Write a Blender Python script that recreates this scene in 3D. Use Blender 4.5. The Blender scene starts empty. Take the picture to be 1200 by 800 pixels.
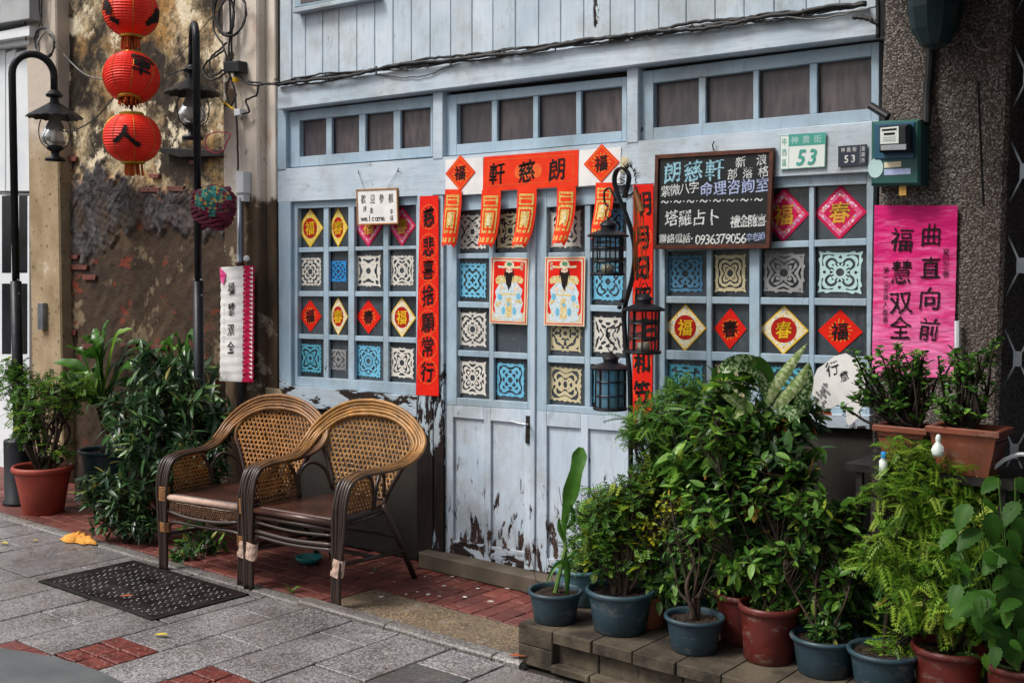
import bpy, math, random
import numpy as np
from math import sin, cos, pi, radians
from mathutils import Vector, Matrix
random.seed(7); np.random.seed(7)
S = bpy.context.scene
COL = S.collection
# ------------------------------------------------------------------ camera
FPX, YAW, PITCH, ROLL = 1315.97, 0.677584, 0.0611577, -0.00826263
CAM = np.array([0., -4.8, 1.72])
def _M():
    c, s = math.cos, math.sin
    F = np.array([-s(YAW)*c(PITCH), c(YAW)*c(PITCH), -s(PITCH)]); Rt = np.array([c(YAW), s(YAW), 0]); D = np.cross(F, Rt)
    return np.array([c(ROLL)*Rt+s(ROLL)*D, -s(ROLL)*Rt+c(ROLL)*D, F])
MC = _M()
def ray(u, v): return MC.T @ np.array([(u-600)/FPX, (v-400)/FPX, 1])
def F(u, v, Y=0.):                      # point of the photograph on the upright plane y = Y
    r = ray(u, v); return CAM + r*((Y-CAM[1])/r[1])
def G(u, v, Z=0.):                      # point of the photograph on the level plane z = Z
    r = ray(u, v); return CAM + r*((Z-CAM[2])/r[2])
def AD(u, v, d): return CAM + ray(u, v)*d
def depth(p): return float(MC[2] @ (np.array(p)-CAM))
cd = bpy.data.cameras.new('camera'); co = bpy.data.objects.new('camera', cd); COL.objects.link(co)
cd.sensor_width = 36; cd.lens = FPX/1200*36; cd.clip_end = 500; cd.clip_start = .05
R3 = Matrix(((MC[0][0], -MC[1][0], -MC[2][0]), (MC[0][1], -MC[1][1], -MC[2][1]), (MC[0][2], -MC[1][2], -MC[2][2])))
co.matrix_world = Matrix.Translation(Vector(CAM)) @ R3.to_4x4()
S.camera = co
# ------------------------------------------------------------------ light
SUN_DIR = Vector((-.42, -.62, 1.0)).normalized()          # towards the sun
wd = bpy.data.worlds.new('World'); S.world = wd; wd.use_nodes = True
nt = wd.node_tree; bg = nt.nodes['Background']; sk = nt.nodes.new('ShaderNodeTexSky'); sk.sky_type = 'NISHITA'; sk.sun_disc = False
sk.sun_elevation = math.asin(SUN_DIR.z); sk.sun_rotation = math.atan2(SUN_DIR.x, SUN_DIR.y)
sk.air_density = 1.0; sk.dust_density = 6.0; sk.ozone_density = 1.0
hs = nt.nodes.new('ShaderNodeHueSaturation'); hs.inputs['Saturation'].default_value = .45
nt.links.new(sk.outputs[0], hs.inputs['Color']); nt.links.new(hs.outputs[0], bg.inputs['Color'])
bg.inputs['Strength'].default_value = .14
sl = bpy.data.lights.new('sun', 'SUN'); so = bpy.data.objects.new('sun', sl); COL.objects.link(so)
sl.energy = 2.3; sl.angle = radians(14); sl.color = (1, .96, .9)
so.rotation_euler = SUN_DIR.to_track_quat('Z', 'Y').to_euler()
S.view_settings.view_transform = 'Standard'; S.view_settings.look = 'None'; S.view_settings.exposure = 0.1; S.view_settings.gamma = 1
S.cycles.max_bounces = 6; S.cycles.use_denoising = True; S.cycles.transparent_max_bounces = 8

# ------------------------------------------------------------------ scene graph helpers
def lin(c):
    if isinstance(c, str):
        c = [int(c[i:i+2], 16)/255 for i in (0, 2, 4)]
        c = [x/12.92 if x <= .04045 else ((x+.055)/1.055)**2.4 for x in c]
    return (c[0], c[1], c[2], 1)
WL = {}
def wloc(o):
    return WL.get(o.name, np.zeros(3)) if o else np.zeros(3)
def thing(name, label, cat, loc=(0, 0, 0), group=None):
    o = bpy.data.objects.new(name, None); COL.objects.link(o); o.location = [float(x) for x in loc]; o.empty_display_size = .1
    WL[o.name] = np.array(loc, float)
    return tag(o, label, cat, group)
def tag(o, label=None, cat=None, group=None, kind=None):
    if label: o['label'] = label
    if cat: o['category'] = cat
    if group: o['group'] = group
    if kind: o['kind'] = kind
    return o
class MB:
    def __init__(s): s.v = []; s.f = []; s.n = 0
    def add(s, vs, fs):
        s.v += [tuple(map(float, p)) for p in vs]; s.f += [tuple(i+s.n for i in f) for f in fs]; s.n += len(vs); return s
    def box(s, a, b):
        (x0, y0, z0), (x1, y1, z1) = a, b
        return s.add([(x0, y0, z0), (x1, y0, z0), (x1, y1, z0), (x0, y1, z0), (x0, y0, z1), (x1, y0, z1), (x1, y1, z1), (x0, y1, z1)],
                     [(0, 3, 2, 1), (4, 5, 6, 7), (0, 1, 5, 4), (1, 2, 6, 5), (2, 3, 7, 6), (3, 0, 4, 7)])
    def prism(s, P, d, ch=0.):                     # polygon P (3-D, front side) pushed back by vector d; ch = chamfer
        P = [np.array(p, float) for p in P]; d = np.array(d, float); n = len(P)
        if ch > 0:
            c = sum(P)/n; L = np.linalg.norm(d)
            Q = []
            for i in range(n):
                a = P[i-1]-P[i]; b = P[(i+1) % n]-P[i]; a /= np.linalg.norm(a)+1e-9; b /= np.linalg.norm(b)+1e-9
                Q.append(P[i]+(a+b)*ch)
            s.add(Q+[p+d/L*ch for p in P]+[p+d for p in P],
                  [tuple(range(n))]+[(i, i+n, (i+1) % n+n, (i+1) % n) for i in range(n)]+[(i+n, i+2*n, (i+1) % n+2*n, (i+1) % n+n) for i in range(n)]+[tuple(range(3*n-1, 2*n-1, -1))])
        else:
            s.add(P+[p+d for p in P], [tuple(range(n))]+[(i, i+n, (i+1) % n+n, (i+1) % n) for i in range(n)]+[tuple(range(2*n-1, n-1, -1))])
        return s
    def pq(s, px, Yf, Yb, ch=.002):                # pixel polygon on plane y=Yf pushed back to Yb
        return s.prism([F(u, v, Yf) for u, v in px], (0, Yb-Yf, 0), ch)
    def tube(s, pts, r, n=6, cap=True):
        P = [np.array(p, float) for p in pts]; m = len(P)
        rr = [r]*m if not hasattr(r, '__len__') else list(r)
        vs = []; fs = []
        T = [P[min(i+1, m-1)]-P[max(i-1, 0)] for i in range(m)]
        T = [t/(np.linalg.norm(t)+1e-12) for t in T]
        a = np.array([0, 0, 1.]) if abs(T[0][2]) < .9 else np.array([1., 0, 0])
        N = np.cross(T[0], a); N /= np.linalg.norm(N)
        for i in range(m):
            N = N-T[i]*(N@T[i]); N /= np.linalg.norm(N)+1e-12; B = np.cross(T[i], N)
            for k in range(n):
                an = 2*pi*k/n; vs.append(P[i]+rr[i]*(cos(an)*N+sin(an)*B))
        for i in range(m-1):
            for k in range(n):
                k2 = (k+1) % n; fs.append((i*n+k, i*n+k2, (i+1)*n+k2, (i+1)*n+k))
        if cap: fs.append(tuple(range(n-1, -1, -1))); fs.append(tuple((m-1)*n+k for k in range(n)))
        return s.add(vs, fs)
    def lathe(s, c, prof, n=24, rip=None, closed=False):   # prof [(r,z)]
        vs = []; fs = []; m = len(prof)
        for r, z in prof:
            for k in range(n):
                a = 2*pi*k/n; q = r*(1+(rip(k, n) if rip else 0)); vs.append((c[0]+q*cos(a), c[1]+q*sin(a), c[2]+z))
        for i in range(m-1):
            for k in range(n):
                k2 = (k+1) % n; fs.append((i*n+k, i*n+k2, (i+1)*n+k2, (i+1)*n+k))
        if closed: fs.append(tuple(range(n-1, -1, -1))); fs.append(tuple((m-1)*n+k for k in range(n)))
        return s.add(vs, fs)
    def build(s, name, mat, parent=None, origin=None, smooth=False):
        for c in s.__dict__.pop('chars', []): o = c.build('character', mat, parent, origin)
        if not s.v: return o
        me = bpy.data.meshes.new(name)
        o0 = wloc(parent) if parent is not None else (np.array(origin, float) if origin is not None else np.zeros(3))
        me.from_pydata([(p[0]-o0[0], p[1]-o0[1], p[2]-o0[2]) for p in s.v], [], s.f)
        if mat: me.materials.append(mat)
        if smooth: me.polygons.foreach_set('use_smooth', [True]*len(me.polygons))
        o = bpy.data.objects.new(name, me); COL.objects.link(o)
        if parent is not None: o.parent = parent; WL[o.name] = o0
        else: o.location = o0; WL[o.name] = o0
        return o
def smooth_path(P, k=6):
    P = [np.array(p, float) for p in P]; Q = [2*P[0]-P[1]]+P+[2*P[-1]-P[-2]]; out = []
    for i in range(1, len(Q)-2):
        a, b, c, d = Q[i-1:i+3]
        for j in range(k):
            t = j/k; out.append(.5*((2*b)+(-a+c)*t+(2*a-5*b+4*c-d)*t*t+(-a+3*b-3*c+d)*t**3))
    out.append(P[-1]); return out
def lerp(a, b, t): return a+(b-a)*t
def unit(v): v = np.array(v, float); return v/(np.linalg.norm(v)+1e-9)

# ------------------------------------------------------------------ materials
MAT = {}
class NB:
    def __init__(s, name):
        s.m = bpy.data.materials.new(name); s.m.use_nodes = True; s.t = s.m.node_tree; s.p = s.t.nodes['Principled BSDF']; s.out = s.t.nodes['Material Output']
        s.pos = s.t.nodes.new('ShaderNodeNewGeometry').outputs['Position']; MAT[name] = s.m
    def n(s, t, **kw):
        x = s.t.nodes.new('ShaderNode'+t)
        for k, v in kw.items(): setattr(x, k, v)
        return x
    def l(s, a, b): s.t.links.new(a, b)
    def vec(s, sc=(1, 1, 1), src=None, off=(0, 0, 0)):
        m = s.n('Mapping'); s.l(src or s.pos, m.inputs[0]); m.inputs['Scale'].default_value = sc; m.inputs['Location'].default_value = off; return m.outputs[0]
    def noise(s, scale, detail=4, sc=(1, 1, 1), rough=.55, off=(0, 0, 0), dist=0.):
        x = s.n('TexNoise'); x.inputs['Scale'].default_value = scale; x.inputs['Detail'].default_value = detail; x.inputs['Roughness'].default_value = rough; x.inputs['Distortion'].default_value = dist
        s.l(s.vec(sc, off=off), x.inputs['Vector']); return x.outputs['Fac']
    def vor(s, scale, sc=(1, 1, 1), out='Distance', feat='F1'):
        x = s.n('TexVoronoi'); x.feature = feat; x.inputs['Scale'].default_value = scale; s.l(s.vec(sc), x.inputs['Vector']); return x.outputs[out]
    def ramp(s, fac, stops, interp='LINEAR'):
        r = s.n('ValToRGB'); e = r.color_ramp.elements; r.color_ramp.interpolation = interp
        while len(e) > 1: e.remove(e[-1])
        e[0].position = stops[0][0]; e[0].color = lin(stops[0][1])
        for p, c in stops[1:]: q = e.new(p); q.color = lin(c)
        s.l(fac, r.inputs[0]); return r.outputs[0]
    def mr(s, fac, a, b, c=0., d=1.):
        r = s.n('MapRange'); s.l(fac, r.inputs[0]); r.inputs[1].default_value = a; r.inputs[2].default_value = b; r.inputs[3].default_value = c; r.inputs[4].default_value = d; return r.outputs[0]
    def mix(s, fac, a, b, mode='MIX'):
        r = s.n('Mix'); r.data_type = 'RGBA'; r.blend_type = mode
        if isinstance(fac, (int, float)): r.inputs[0].default_value = fac
        else: s.l(fac, r.inputs[0])
        for i, c in ((6, a), (7, b)):
            if isinstance(c, (tuple, list, str)): r.inputs[i].default_value = lin(c)
            else: s.l(c, r.inputs[i])
        return r.outputs[2]
    def math(s, op, a, b=0., clamp=False):
        r = s.n('Math'); r.operation = op; r.use_clamp = clamp
        for i, c in ((0, a), (1, b)):
            if isinstance(c, (int, float)): r.inputs[i].default_value = c
            else: s.l(c, r.inputs[i])
        return r.outputs[0]
    def z(s):
        x = s.n('SeparateXYZ'); s.l(s.pos, x.inputs[0]); return x.outputs[2]
    def x(s):
        x = s.n('SeparateXYZ'); s.l(s.pos, x.inputs[0]); return x.outputs[0]
    def col(s, c):
        if isinstance(c, (tuple, list, str)): s.p.inputs['Base Color'].default_value = lin(c)
        else: s.l(c, s.p.inputs['Base Color'])
        return s
    def set(s, rough=.6, spec=.4, metal=0.):
        if isinstance(rough, (int, float)): s.p.inputs['Roughness'].default_value = rough
        else: s.l(rough, s.p.inputs['Roughness'])
        s.p.inputs['Specular IOR Level'].default_value = spec; s.p.inputs['Metallic'].default_value = metal; return s
    def bump(s, h, strength=.3, dist=.01):
        b = s.n('Bump'); b.inputs['Strength'].default_value = strength; b.inputs['Distance'].default_value = dist; s.l(h, b.inputs['Height']); s.l(b.outputs[0], s.p.inputs['Normal']); return s
def pm(name, c1, c2=None, scale=8., sc=(1, 1, 1), rough=.6, spec=.4, metal=0., bump=.2, bs=None, bd=.004, lo=.35, hi=.65, island=0.):
    b = NB(name); c2 = c2 or c1
    c = b.mix(b.mr(b.noise(scale, 5, sc), lo, hi), c1, c2)
    if island:
        g = b.n('NewGeometry'); h = b.n('ObjectInfo')
        c = b.mix(island, c, b.ramp(h.outputs['Random'], [(0, (.25, .25, .25)), (1, (1, 1, 1))]), 'MULTIPLY')
    b.col(c).set(rough, spec, metal)
    if bump: b.bump(b.noise(bs or scale*6, 4, sc), bump, bd)
    return b.m
def paint(name, c1, c2, axis='z', zlo=None, zhi=None, tlo=.42, base_wear=.70, under=('2a1a16', '150d0b'), weave=(9, 9, 3.2), dirt='8a8578'):
    b = NB(name); gs = (5, 5, .55) if axis == 'z' else (.55, 5, 5)
    c = b.mix(b.mr(b.noise(3, 5), .35, .65), c1, c2); c = b.mix(b.mr(b.n('ObjectInfo').outputs['Random'], 0, 1, 0, .26), c, '8897a4')
    g = b.noise(9, 7, gs, .7)
    c = b.mix(b.mr(g, .5, .72, 0, .32), c, '7d8894')
    c = b.mix(b.mr(b.noise(2.2, 6, (1, 1, 1), .7, (4, 2, 1)), .50, .70, 0, .5), c, dirt); c = b.mix(b.mr(b.noise(11, 6, (1, 1, .4) if axis == 'z' else (.4, 1, 1), .75, (8, 2, 1)), .58, .70, 0, .45), c, '6a6458')
    thr = b.mr(b.z(), zlo, zhi, tlo, base_wear) if zlo is not None else b.mr(b.z(), 0, 1, base_wear, base_wear)
    nz = b.noise(1.0, 7, weave, .62, dist=.3)
    mask = b.mr(b.math('SUBTRACT', nz, thr), 0, .012)
    u = b.mix(b.mr(b.noise(14, 5, gs), .4, .6), under[0], under[1])
    c = b.mix(mask, c, u)
    b.col(c).set(b.mr(mask, 0, 1, .48, .85), .35)
    b.bump(b.math('SUBTRACT', b.math('MULTIPLY', g, .5), b.math('MULTIPLY', b.mr(b.math('SUBTRACT', nz, thr), -.03, .012), .7)), .8, .005)
    return b.m
PB1, PB2 = 'b6c6d2', '9cb2c2'
paint('paint_board', 'c9d5df', 'b0c0cd', 'z', base_wear=.69)
paint('paint_beam', 'c6d2dd', 'adbecc', 'x', base_wear=.70)
paint('paint_frame', 'aabfce', '93acbe', 'z', base_wear=.69, dirt='6f6c62')
paint('paint_sill', 'bccad6', 'a5b4c2', 'x', .75, 1.1, .50, .56, weave=(5, 5, 12))
paint('paint_post', PB1, PB2, 'z', .50, 1.15, .36, .66, under=('231512', '0e0908'))
paint('paint_door', 'c9d5e2', 'b1c1d1', 'z', .12, .80, .52, .70, under=('47332e', '1e1310'), weave=(22, 22, 7))
paint('paint_rail', 'c3ccda', 'adbccd', 'x', .1, .3, .46, .56, under=('33201b', '140c0a'), weave=(7, 7, 14))
def glassm(name, c1, c2, rough=.18, spec=.5, sc=(1, 1, 1)):
    b = NB(name); n = b.noise(5, 5, sc, .65); c = b.mix(b.mr(n, .35, .7), c1, c2); c = b.mix(b.mr(b.n('ObjectInfo').outputs['Random'], 0, 1, 0, .45), c, '59636b'); c = b.mix(b.mr(b.noise(20, 6, (1, 1, .3), .7), .55, .7, 0, .4), c, '6e7173'); b.col(c); b.set(b.mr(b.noise(12, 3), .3, .7, rough*.6, rough*1.8), spec); b.bump(b.noise(7, 2), .08, .003); return b.m
glassm('pane_glass', '1a1e23', '3f474e', .16, .6)
b = NB('transom_glass'); zz = b.noise(26, 5, (1, 1, .22), .6); c = b.mix(b.mr(zz, .4, .62), '473f42', '665b5c'); c = b.mix(b.mr(b.noise(2.2, 3), .4, .62, 0, .75), c, '34343e'); c = b.mix(b.mr(b.n('ObjectInfo').outputs['Random'], 0, 1, 0, .5), c, '2e2a2c'); b.col(c).set(.42, .5).bump(zz, .25, .004)
# street
def granite(name, base, dark, light, rough=.62):
    b = NB(name); oi = b.n('ObjectInfo').outputs['Random']
    c = b.mix(b.mr(b.noise(2.3, 4), .35, .65), base, dark)
    v = b.n('TexVoronoi'); v.inputs['Scale'].default_value = 125; b.l(b.pos, v.inputs['Vector'])
    sp = b.n('SeparateColor'); b.l(v.outputs['Color'], sp.inputs[0])
    c = b.mix(b.mr(sp.outputs[0], .60, .68, 0, .65), c, '3c3837'); c = b.mix(b.mr(sp.outputs[1], .70, .78, 0, .6), c, light)
    c = b.mix(b.mr(b.noise(1.7, 6, rough=.7, off=(3, 1, 0)), .5, .68, 0, .6), c, '6a5e4e')
    c = b.mix(b.mr(b.noise(5, 6, rough=.75, off=(1, 7, 0)), .56, .66, 0, .55), c, '2f2c2a')
    c = b.mix(b.mr(oi, 0, 1, 0, .65), c, '56504f'); c = b.mix(b.mr(b.noise(7, 7, rough=.75, off=(4, 4, 9)), .55, .70, 0, .5), c, 'a39c96'); c = b.mix(b.mr(b.noise(.9, 5, rough=.6, off=(5, 3, 1)), .45, .65, 0, .4), c, '45403d')
    b.col(c).set(b.mr(b.noise(3, 4, off=(9, 9, 0)), .35, .65, rough-.22, rough+.15), .45).bump(b.math('ADD', v.outputs['Distance'], b.noise(40, 4)), .35, .003); return b.m
granite('granite', '908d8f', '6a686b', 'bebbbc', .40)
granite('granite_kerb', '84827f', '686562', 'b5b2ae', .5)
granite('granite_dark', '4d4e51', '434447', '66676a', .45)
granite('aggregate', '75634c', '564835', 'a58e6e', .65)
pm('asphalt_patch', '5f6264', '4f5254', 4, rough=.55, bump=.5, bs=160, bd=.002)
pm('mortar_bed', '3a342e', '2a2521', 9, rough=.95)
b = NB('red_brick'); oi = b.n('ObjectInfo').outputs['Random']
c = b.mix(b.mr(b.noise(6, 5), .35, .65), '5f2e28', '7a4036'); c = b.mix(b.mr(oi, 0, 1, 0, .7), c, '452320'); c = b.mix(b.mr(b.noise(22, 5, rough=.7), .55, .7, 0, .5), c, '8f7d70'); b.col(c).set(.6, .4).bump(b.noise(60, 4), .5, .004)
b = NB('red_sett'); oi = b.n('ObjectInfo').outputs['Random']
c = b.mix(b.mr(b.noise(16, 5), .4, .6), '541f1b', '7a3a31'); c = b.mix(b.mr(b.noise(60, 4, off=(2, 2, 2)), .58, .66, 0, .7), c, 'a88a80'); c = b.mix(b.mr(oi, 0, 1, 0, .5), c, '5b2924'); b.col(c).set(.45, .5).bump(b.noise(50, 5), .6, .006)
b = NB('tread_plate'); v = b.n('TexVoronoi'); v.inputs['Scale'].default_value = 30; b.l(b.vec((1, 1, 1)), v.inputs['Vector'])
b.col(b.mix(b.mr(b.noise(5, 5), .4, .65), '1f1718', '2c2423')).set(b.mr(b.noise(9, 4), .35, .65, .3, .65), .5, .4).bump(b.noise(60, 3), .2, .002)
pm('tread_stud', '2c2a2c', '77777c', 14, rough=.35, metal=.8, bump=.1)
pm('concrete_block', '665b4b', '2e2720', 7, rough=.9, bump=.8, bs=60, bd=.006, island=.45)
pm('step_stone', '5d5347', '453d34', 6, rough=.85, bump=.5, bs=70)
# walls
b = NB('old_plaster')
z = b.z(); n1 = b.noise(1.3, 8, rough=.68, off=(2, 0, 5)); n2 = b.noise(3.2, 8, rough=.72); n3 = b.noise(9, 6, rough=.7, off=(3, 3, 3))
up = b.mix(b.mr(n3, .3, .7), 'a58f6c', 'cdbd9c')
up = b.mix(b.mr(b.noise(2.1, 6, rough=.65, off=(7, 1, 2)), .47, .60), up, 'a07a48')
up = b.mix(b.mr(n1, .45, .54), up, '332c26'); up = b.mix(b.mr(b.noise(26, 5, rough=.7), .50, .60, 0, .65), up, '4a4032')
up = b.mix(b.mr(b.noise(1.9, 7, rough=.7, off=(11, 4, 9)), .56, .60), up, 'd9ccb0')
low = b.mix(b.mr(n2, .35, .65), '4c3c2f', '332a23'); low = b.mix(b.mr(b.noise(1.6, 6, (1, 1, .5)), .5, .65, 0, .6), low, '66523f'); low = b.mix(b.mr(b.noise(7, 8, (1, 1, 1.6), .75, (1, 5, 2)), .52, .62, 0, .7), low, '2a231d'); low = b.mix(b.mr(b.noise(2.6, 7, rough=.7, off=(9, 2, 2)), .57, .61, 0, .8), low, '80705a'); low = b.mix(b.mr(b.noise(3.1, 7, (1, 1, 1.5), .7, (2, 8, 1)), .60, .63), low, '74382a')
m = b.mr(b.math('ADD', z, b.math('MULTIPLY', b.math('SUBTRACT', n1, .5), 1.1)), 2.18, 2.24)
c = b.mix(m, low, up)
edge = b.math('MULTIPLY', b.mr(b.math('ADD', z, b.math('MULTIPLY', b.math('SUBTRACT', n1, .5), 1.1)), 2.02, 2.18), b.mr(b.math('ADD', z, b.math('MULTIPLY', b.math('SUBTRACT', n1, .5), 1.1)), 2.32, 2.22))
c = b.mix(b.math('MULTIPLY', edge, b.mr(b.noise(2.4, 6, rough=.7, off=(0, 9, 3)), .42, .56)), c, '9c4a28')
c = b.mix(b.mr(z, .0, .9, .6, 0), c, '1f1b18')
am = b.n('Attribute'); am.attribute_name = 'mort'; mg = b.mix(b.mr(b.noise(9, 7, rough=.75, dist=.8), .40, .62), '242122', '5b5759'); mg = b.mix(b.mr(b.noise(3, 6, off=(6, 6, 6)), .48, .60, 0, .8), mg, '4a3d33')
c = b.mix(am.outputs['Fac'], c, mg)
b.col(c).set(.9, .2).bump(b.math('ADD', b.math('MULTIPLY', m, .8), b.math('ADD', n2, b.math('MULTIPLY', n3, .5))), .9, .03)
b = NB('mortar_patch'); b.col(b.mix(b.mr(b.noise(7, 7, rough=.75, dist=.6), .38, .62), '2c2828', '5f5a5c')).set(.85, .25).bump(b.noise(16, 8, (1, 1, 2), .75, dist=1.2), 1., .04)
b = NB('column_plaster'); z = b.z(); n1 = b.noise(2.0, 8, rough=.7, off=(1, 2, 3)); n3 = b.noise(12, 6, rough=.7)
up = b.mix(b.mr(b.noise(5, 6, (1, 1, .35)), .35, .65), 'c9bdae', 'ddd6cc'); up = b.mix(b.mr(n1, .58, .62), up, '5b4b3c'); up = b.mix(b.mr(n3, .62, .68, 0, .8), up, '4c4139')
up = b.mix(b.mr(b.noise(3.5, 5, (1.5, 1.5, .5), off=(4, 4, 4)), .58, .66, 0, .6), up, 'b08f7c')
low = b.mix(b.mr(b.noise(2.2, 7, (1, 1, .5), .7), .35, .6), '6c5a47', '3c322a'); low = b.mix(b.mr(b.noise(4, 6, rough=.7, off=(8, 0, 0)), .60, .64), low, 'a0937d')
m = b.mr(b.math('ADD', z, b.math('MULTIPLY', b.math('SUBTRACT', n1, .5), .5)), 2.17, 2.21)
b.col(b.mix(m, low, up)).set(.88, .2).bump(b.math('ADD', b.math('MULTIPLY', n1, .7), b.math('MULTIPLY', n3, .4)), .7, .015)
b = NB('pillar_tan'); n1 = b.noise(3, 8, rough=.7); c = b.mix(b.mr(b.noise(4, 5), .35, .65), '8d7a5e', 'a8957a'); c = b.mix(b.mr(n1, .58, .66, 0, .8), c, 'cfc4b2'); c = b.mix(b.mr(b.noise(24, 5, rough=.7), .60, .66), c, '453a2e'); c = b.mix(b.mr(b.z(), 2.6, 3.0, 0, .75), c, 'c9beb4'); b.col(c).set(.9, .2).bump(n1, .6, .02)
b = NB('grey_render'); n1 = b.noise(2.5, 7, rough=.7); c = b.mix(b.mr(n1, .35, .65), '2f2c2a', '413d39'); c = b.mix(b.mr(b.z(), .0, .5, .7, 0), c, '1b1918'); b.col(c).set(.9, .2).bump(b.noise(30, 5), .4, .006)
b = NB('pebble_dash'); v = b.n('TexVoronoi'); v.inputs['Scale'].default_value = 120; b.l(b.pos, v.inputs['Vector']); sp = b.n('SeparateColor'); b.l(v.outputs['Color'], sp.inputs[0])
c = b.ramp(sp.outputs[0], [(0, '4c4542'), (.35, '6d6662'), (.7, '8b847f'), (1, 'aaa39e')]); c = b.mix(b.mr(v.outputs['Distance'], .3, .7, 0, .85), c, '382e28'); c = b.mix(b.mr(b.noise(1.5, 5), .45, .65, 0, .45), c, '4e3b30'); c = b.mix(b.mr(b.noise(3.2, 5, off=(5, 5, 5)), .62, .7, 0, .6), c, '33251f')
b.col(c).set(.8, .3).bump(b.mr(v.outputs['Distance'], 0, .8, 1, 0), .8, .005)
pm('white_paint', 'dfe3e6', 'cdd3d8', 3, rough=.5, bump=.1)
pm('dark_glass', '20242a', '0e1114', 3, rough=.15, bump=0)
pm('blackmetal', '1b1c20', '26272c', 12, rough=.42, metal=.5, bump=.25, bs=40)
pm('iron', '2b2826', '191718', 20, rough=.6, metal=.4, bump=.4, bs=80)
pm('galvanised', '8f979f', '737b83', 10, rough=.4, metal=.7, bump=.1)
pm('cable_black', '1c1c1e', '2a2a2c', 10, rough=.6, bump=0)
pm('cable_grey', '7d7a76', '5f5c58', 10, rough=.6, bump=0)
pm('brass', 'b58a2c', '8c6a22', 12, rough=.35, metal=.6, bump=.1)
# paper
def paper(name, c1, c2=None, rough=.75, spec=.2, sc=14, cr=.15):
    b = NB(name); b.col(b.mix(b.mr(b.noise(sc, 4), .35, .65), c1, c2 or c1)).set(rough, spec).bump(b.noise(18, 3), cr, .006); return b.m
paper('paper_red', 'e0200c', 'd2180a', cr=.3); paper('paper_orange_red', 'e83a14', 'd92e10', cr=.3); paper('paper_white', 'e6e4e2', 'd8d6d6'); paper('paper_cream', 'd9cfb4', 'c9bd9e')
paper('paper_black', '191313', '241a18'); paper('paper_gold', 'd8a42a', 'b98a22', .5, .5); paper('paper_darkred', '8e1018', '741016'); paper('paper_magenta', 'c81a4e', 'b01246'); paper('paper_yellow', 'e0b820', 'cfa018')
paper('cut_white', 'd4d0c8', 'c0bcb4', sc=5); paper('cut_cream', 'cabf9c', 'b8ad8c', sc=5); paper('cut_grey', '8f8f90', '7c7c80', sc=5); paper('cut_mint', 'b9d6d6', 'a6c6c8', sc=5); paper('cut_blue', '2f86c8', '2678b8', sc=5); paper('cut_teal', '5fb0c4', '4f9db4', sc=5); paper('cut_lightblue', '74bbd8', '64a9ca', sc=5); paper('cut_dullblue', '4f7f9e', '436f8c', sc=5)
def floral(name, base, cols, scale=90):
    b = NB(name); v = b.n('TexVoronoi'); v.inputs['Scale'].default_value = scale; b.l(b.pos, v.inputs['Vector']); sp = b.n('SeparateColor'); b.l(v.outputs['Color'], sp.inputs[0])
    r = b.ramp(sp.outputs[0], [(i/len(cols), c) for i, c in enumerate(cols)], 'CONSTANT'); b.col(b.mix(b.mr(v.outputs['Distance'], .35, .5), r, base)).set(.6, .3); return b.m
floral('floral_gold', 'd9bf4c', ['e8d14a', 'f0ead0', '9fb4c4', 'e8b820', 'cfc6a4', 'c9a030'])
floral('floral_pale', 'd9cfb0', ['e3d9c2', 'd9b040', '9db2bf', 'e6dfcf', 'c08a3c', 'd9c04a', 'b9c4c4'])
floral('floral_pink', 'd85a86', ['dfa6c0', '9aa7cc', 'e6d6dc', 'cf2e62', 'c9a86a'], 80)
floral('gold_print', 'c9a64e', ['d9bd6a', 'cf5a22', 'b9a04e', 'e2cf8e', 'c23a1a', 'cdb264'], 120)
floral('robe_print', 'c3d3dc', ['b7cfdf', 'e0dfd2', '9cc0d4', 'd9c88a', 'dbe3e6', 'c5b26a', 'bcd3da'], 75)
floral('robe_gold', 'd3bf86', ['dccb95', 'c2a25a', 'd8ded0', 'b99f5a'], 80)
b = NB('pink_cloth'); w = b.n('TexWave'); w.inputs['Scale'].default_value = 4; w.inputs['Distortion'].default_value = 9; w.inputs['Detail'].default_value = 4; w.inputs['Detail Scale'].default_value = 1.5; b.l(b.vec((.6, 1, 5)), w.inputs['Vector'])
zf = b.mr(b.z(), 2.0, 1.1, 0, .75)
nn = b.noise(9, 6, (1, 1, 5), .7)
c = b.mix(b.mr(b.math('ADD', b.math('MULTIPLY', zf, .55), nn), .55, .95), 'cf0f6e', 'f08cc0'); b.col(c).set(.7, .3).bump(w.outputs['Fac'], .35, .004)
b = NB('blackboard'); b.col(b.mix(b.mr(b.noise(4, 5), .4, .7), '0e1012', '1b1e22')).set(.45, .4)
pm('wood_brown', '5a2e1e', '3e1f15', 20, (1, 1, 1), rough=.4, bump=.2)
pm('wood_light', 'b07f45', '94673a', 20, rough=.5, bump=.2)
pm('chalk_white', 'dcdedc', 'c2c6c6', 60, rough=.9, bump=0, lo=.3, hi=.6); pm('chalk_blue', '9cc4d2', '7fb0c4', 60, rough=.9, bump=0)
pm('chalk_lilac', 'b4bede', '9aa8d0', 60, rough=.9, bump=0)
pm('teal_enamel', '4fa79b', '439688', 4, rough=.3, bump=0); pm('white_enamel', 'dfe6e2', 'd3dcd8', 4, rough=.3, bump=0); pm('navy_enamel', '2b3542', '232c38', 4, rough=.4, bump=0)
pm('meter_green', '1f4f4c', '2a5f5a', 5, rough=.45, bump=.15, bs=30); pm('meter_blue', '1f4a66', '275672', 5, rough=.4, bump=0)
pm('silver', 'b9bcc0', '989ca2', 9, rough=.3, metal=.6, bump=0)
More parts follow.
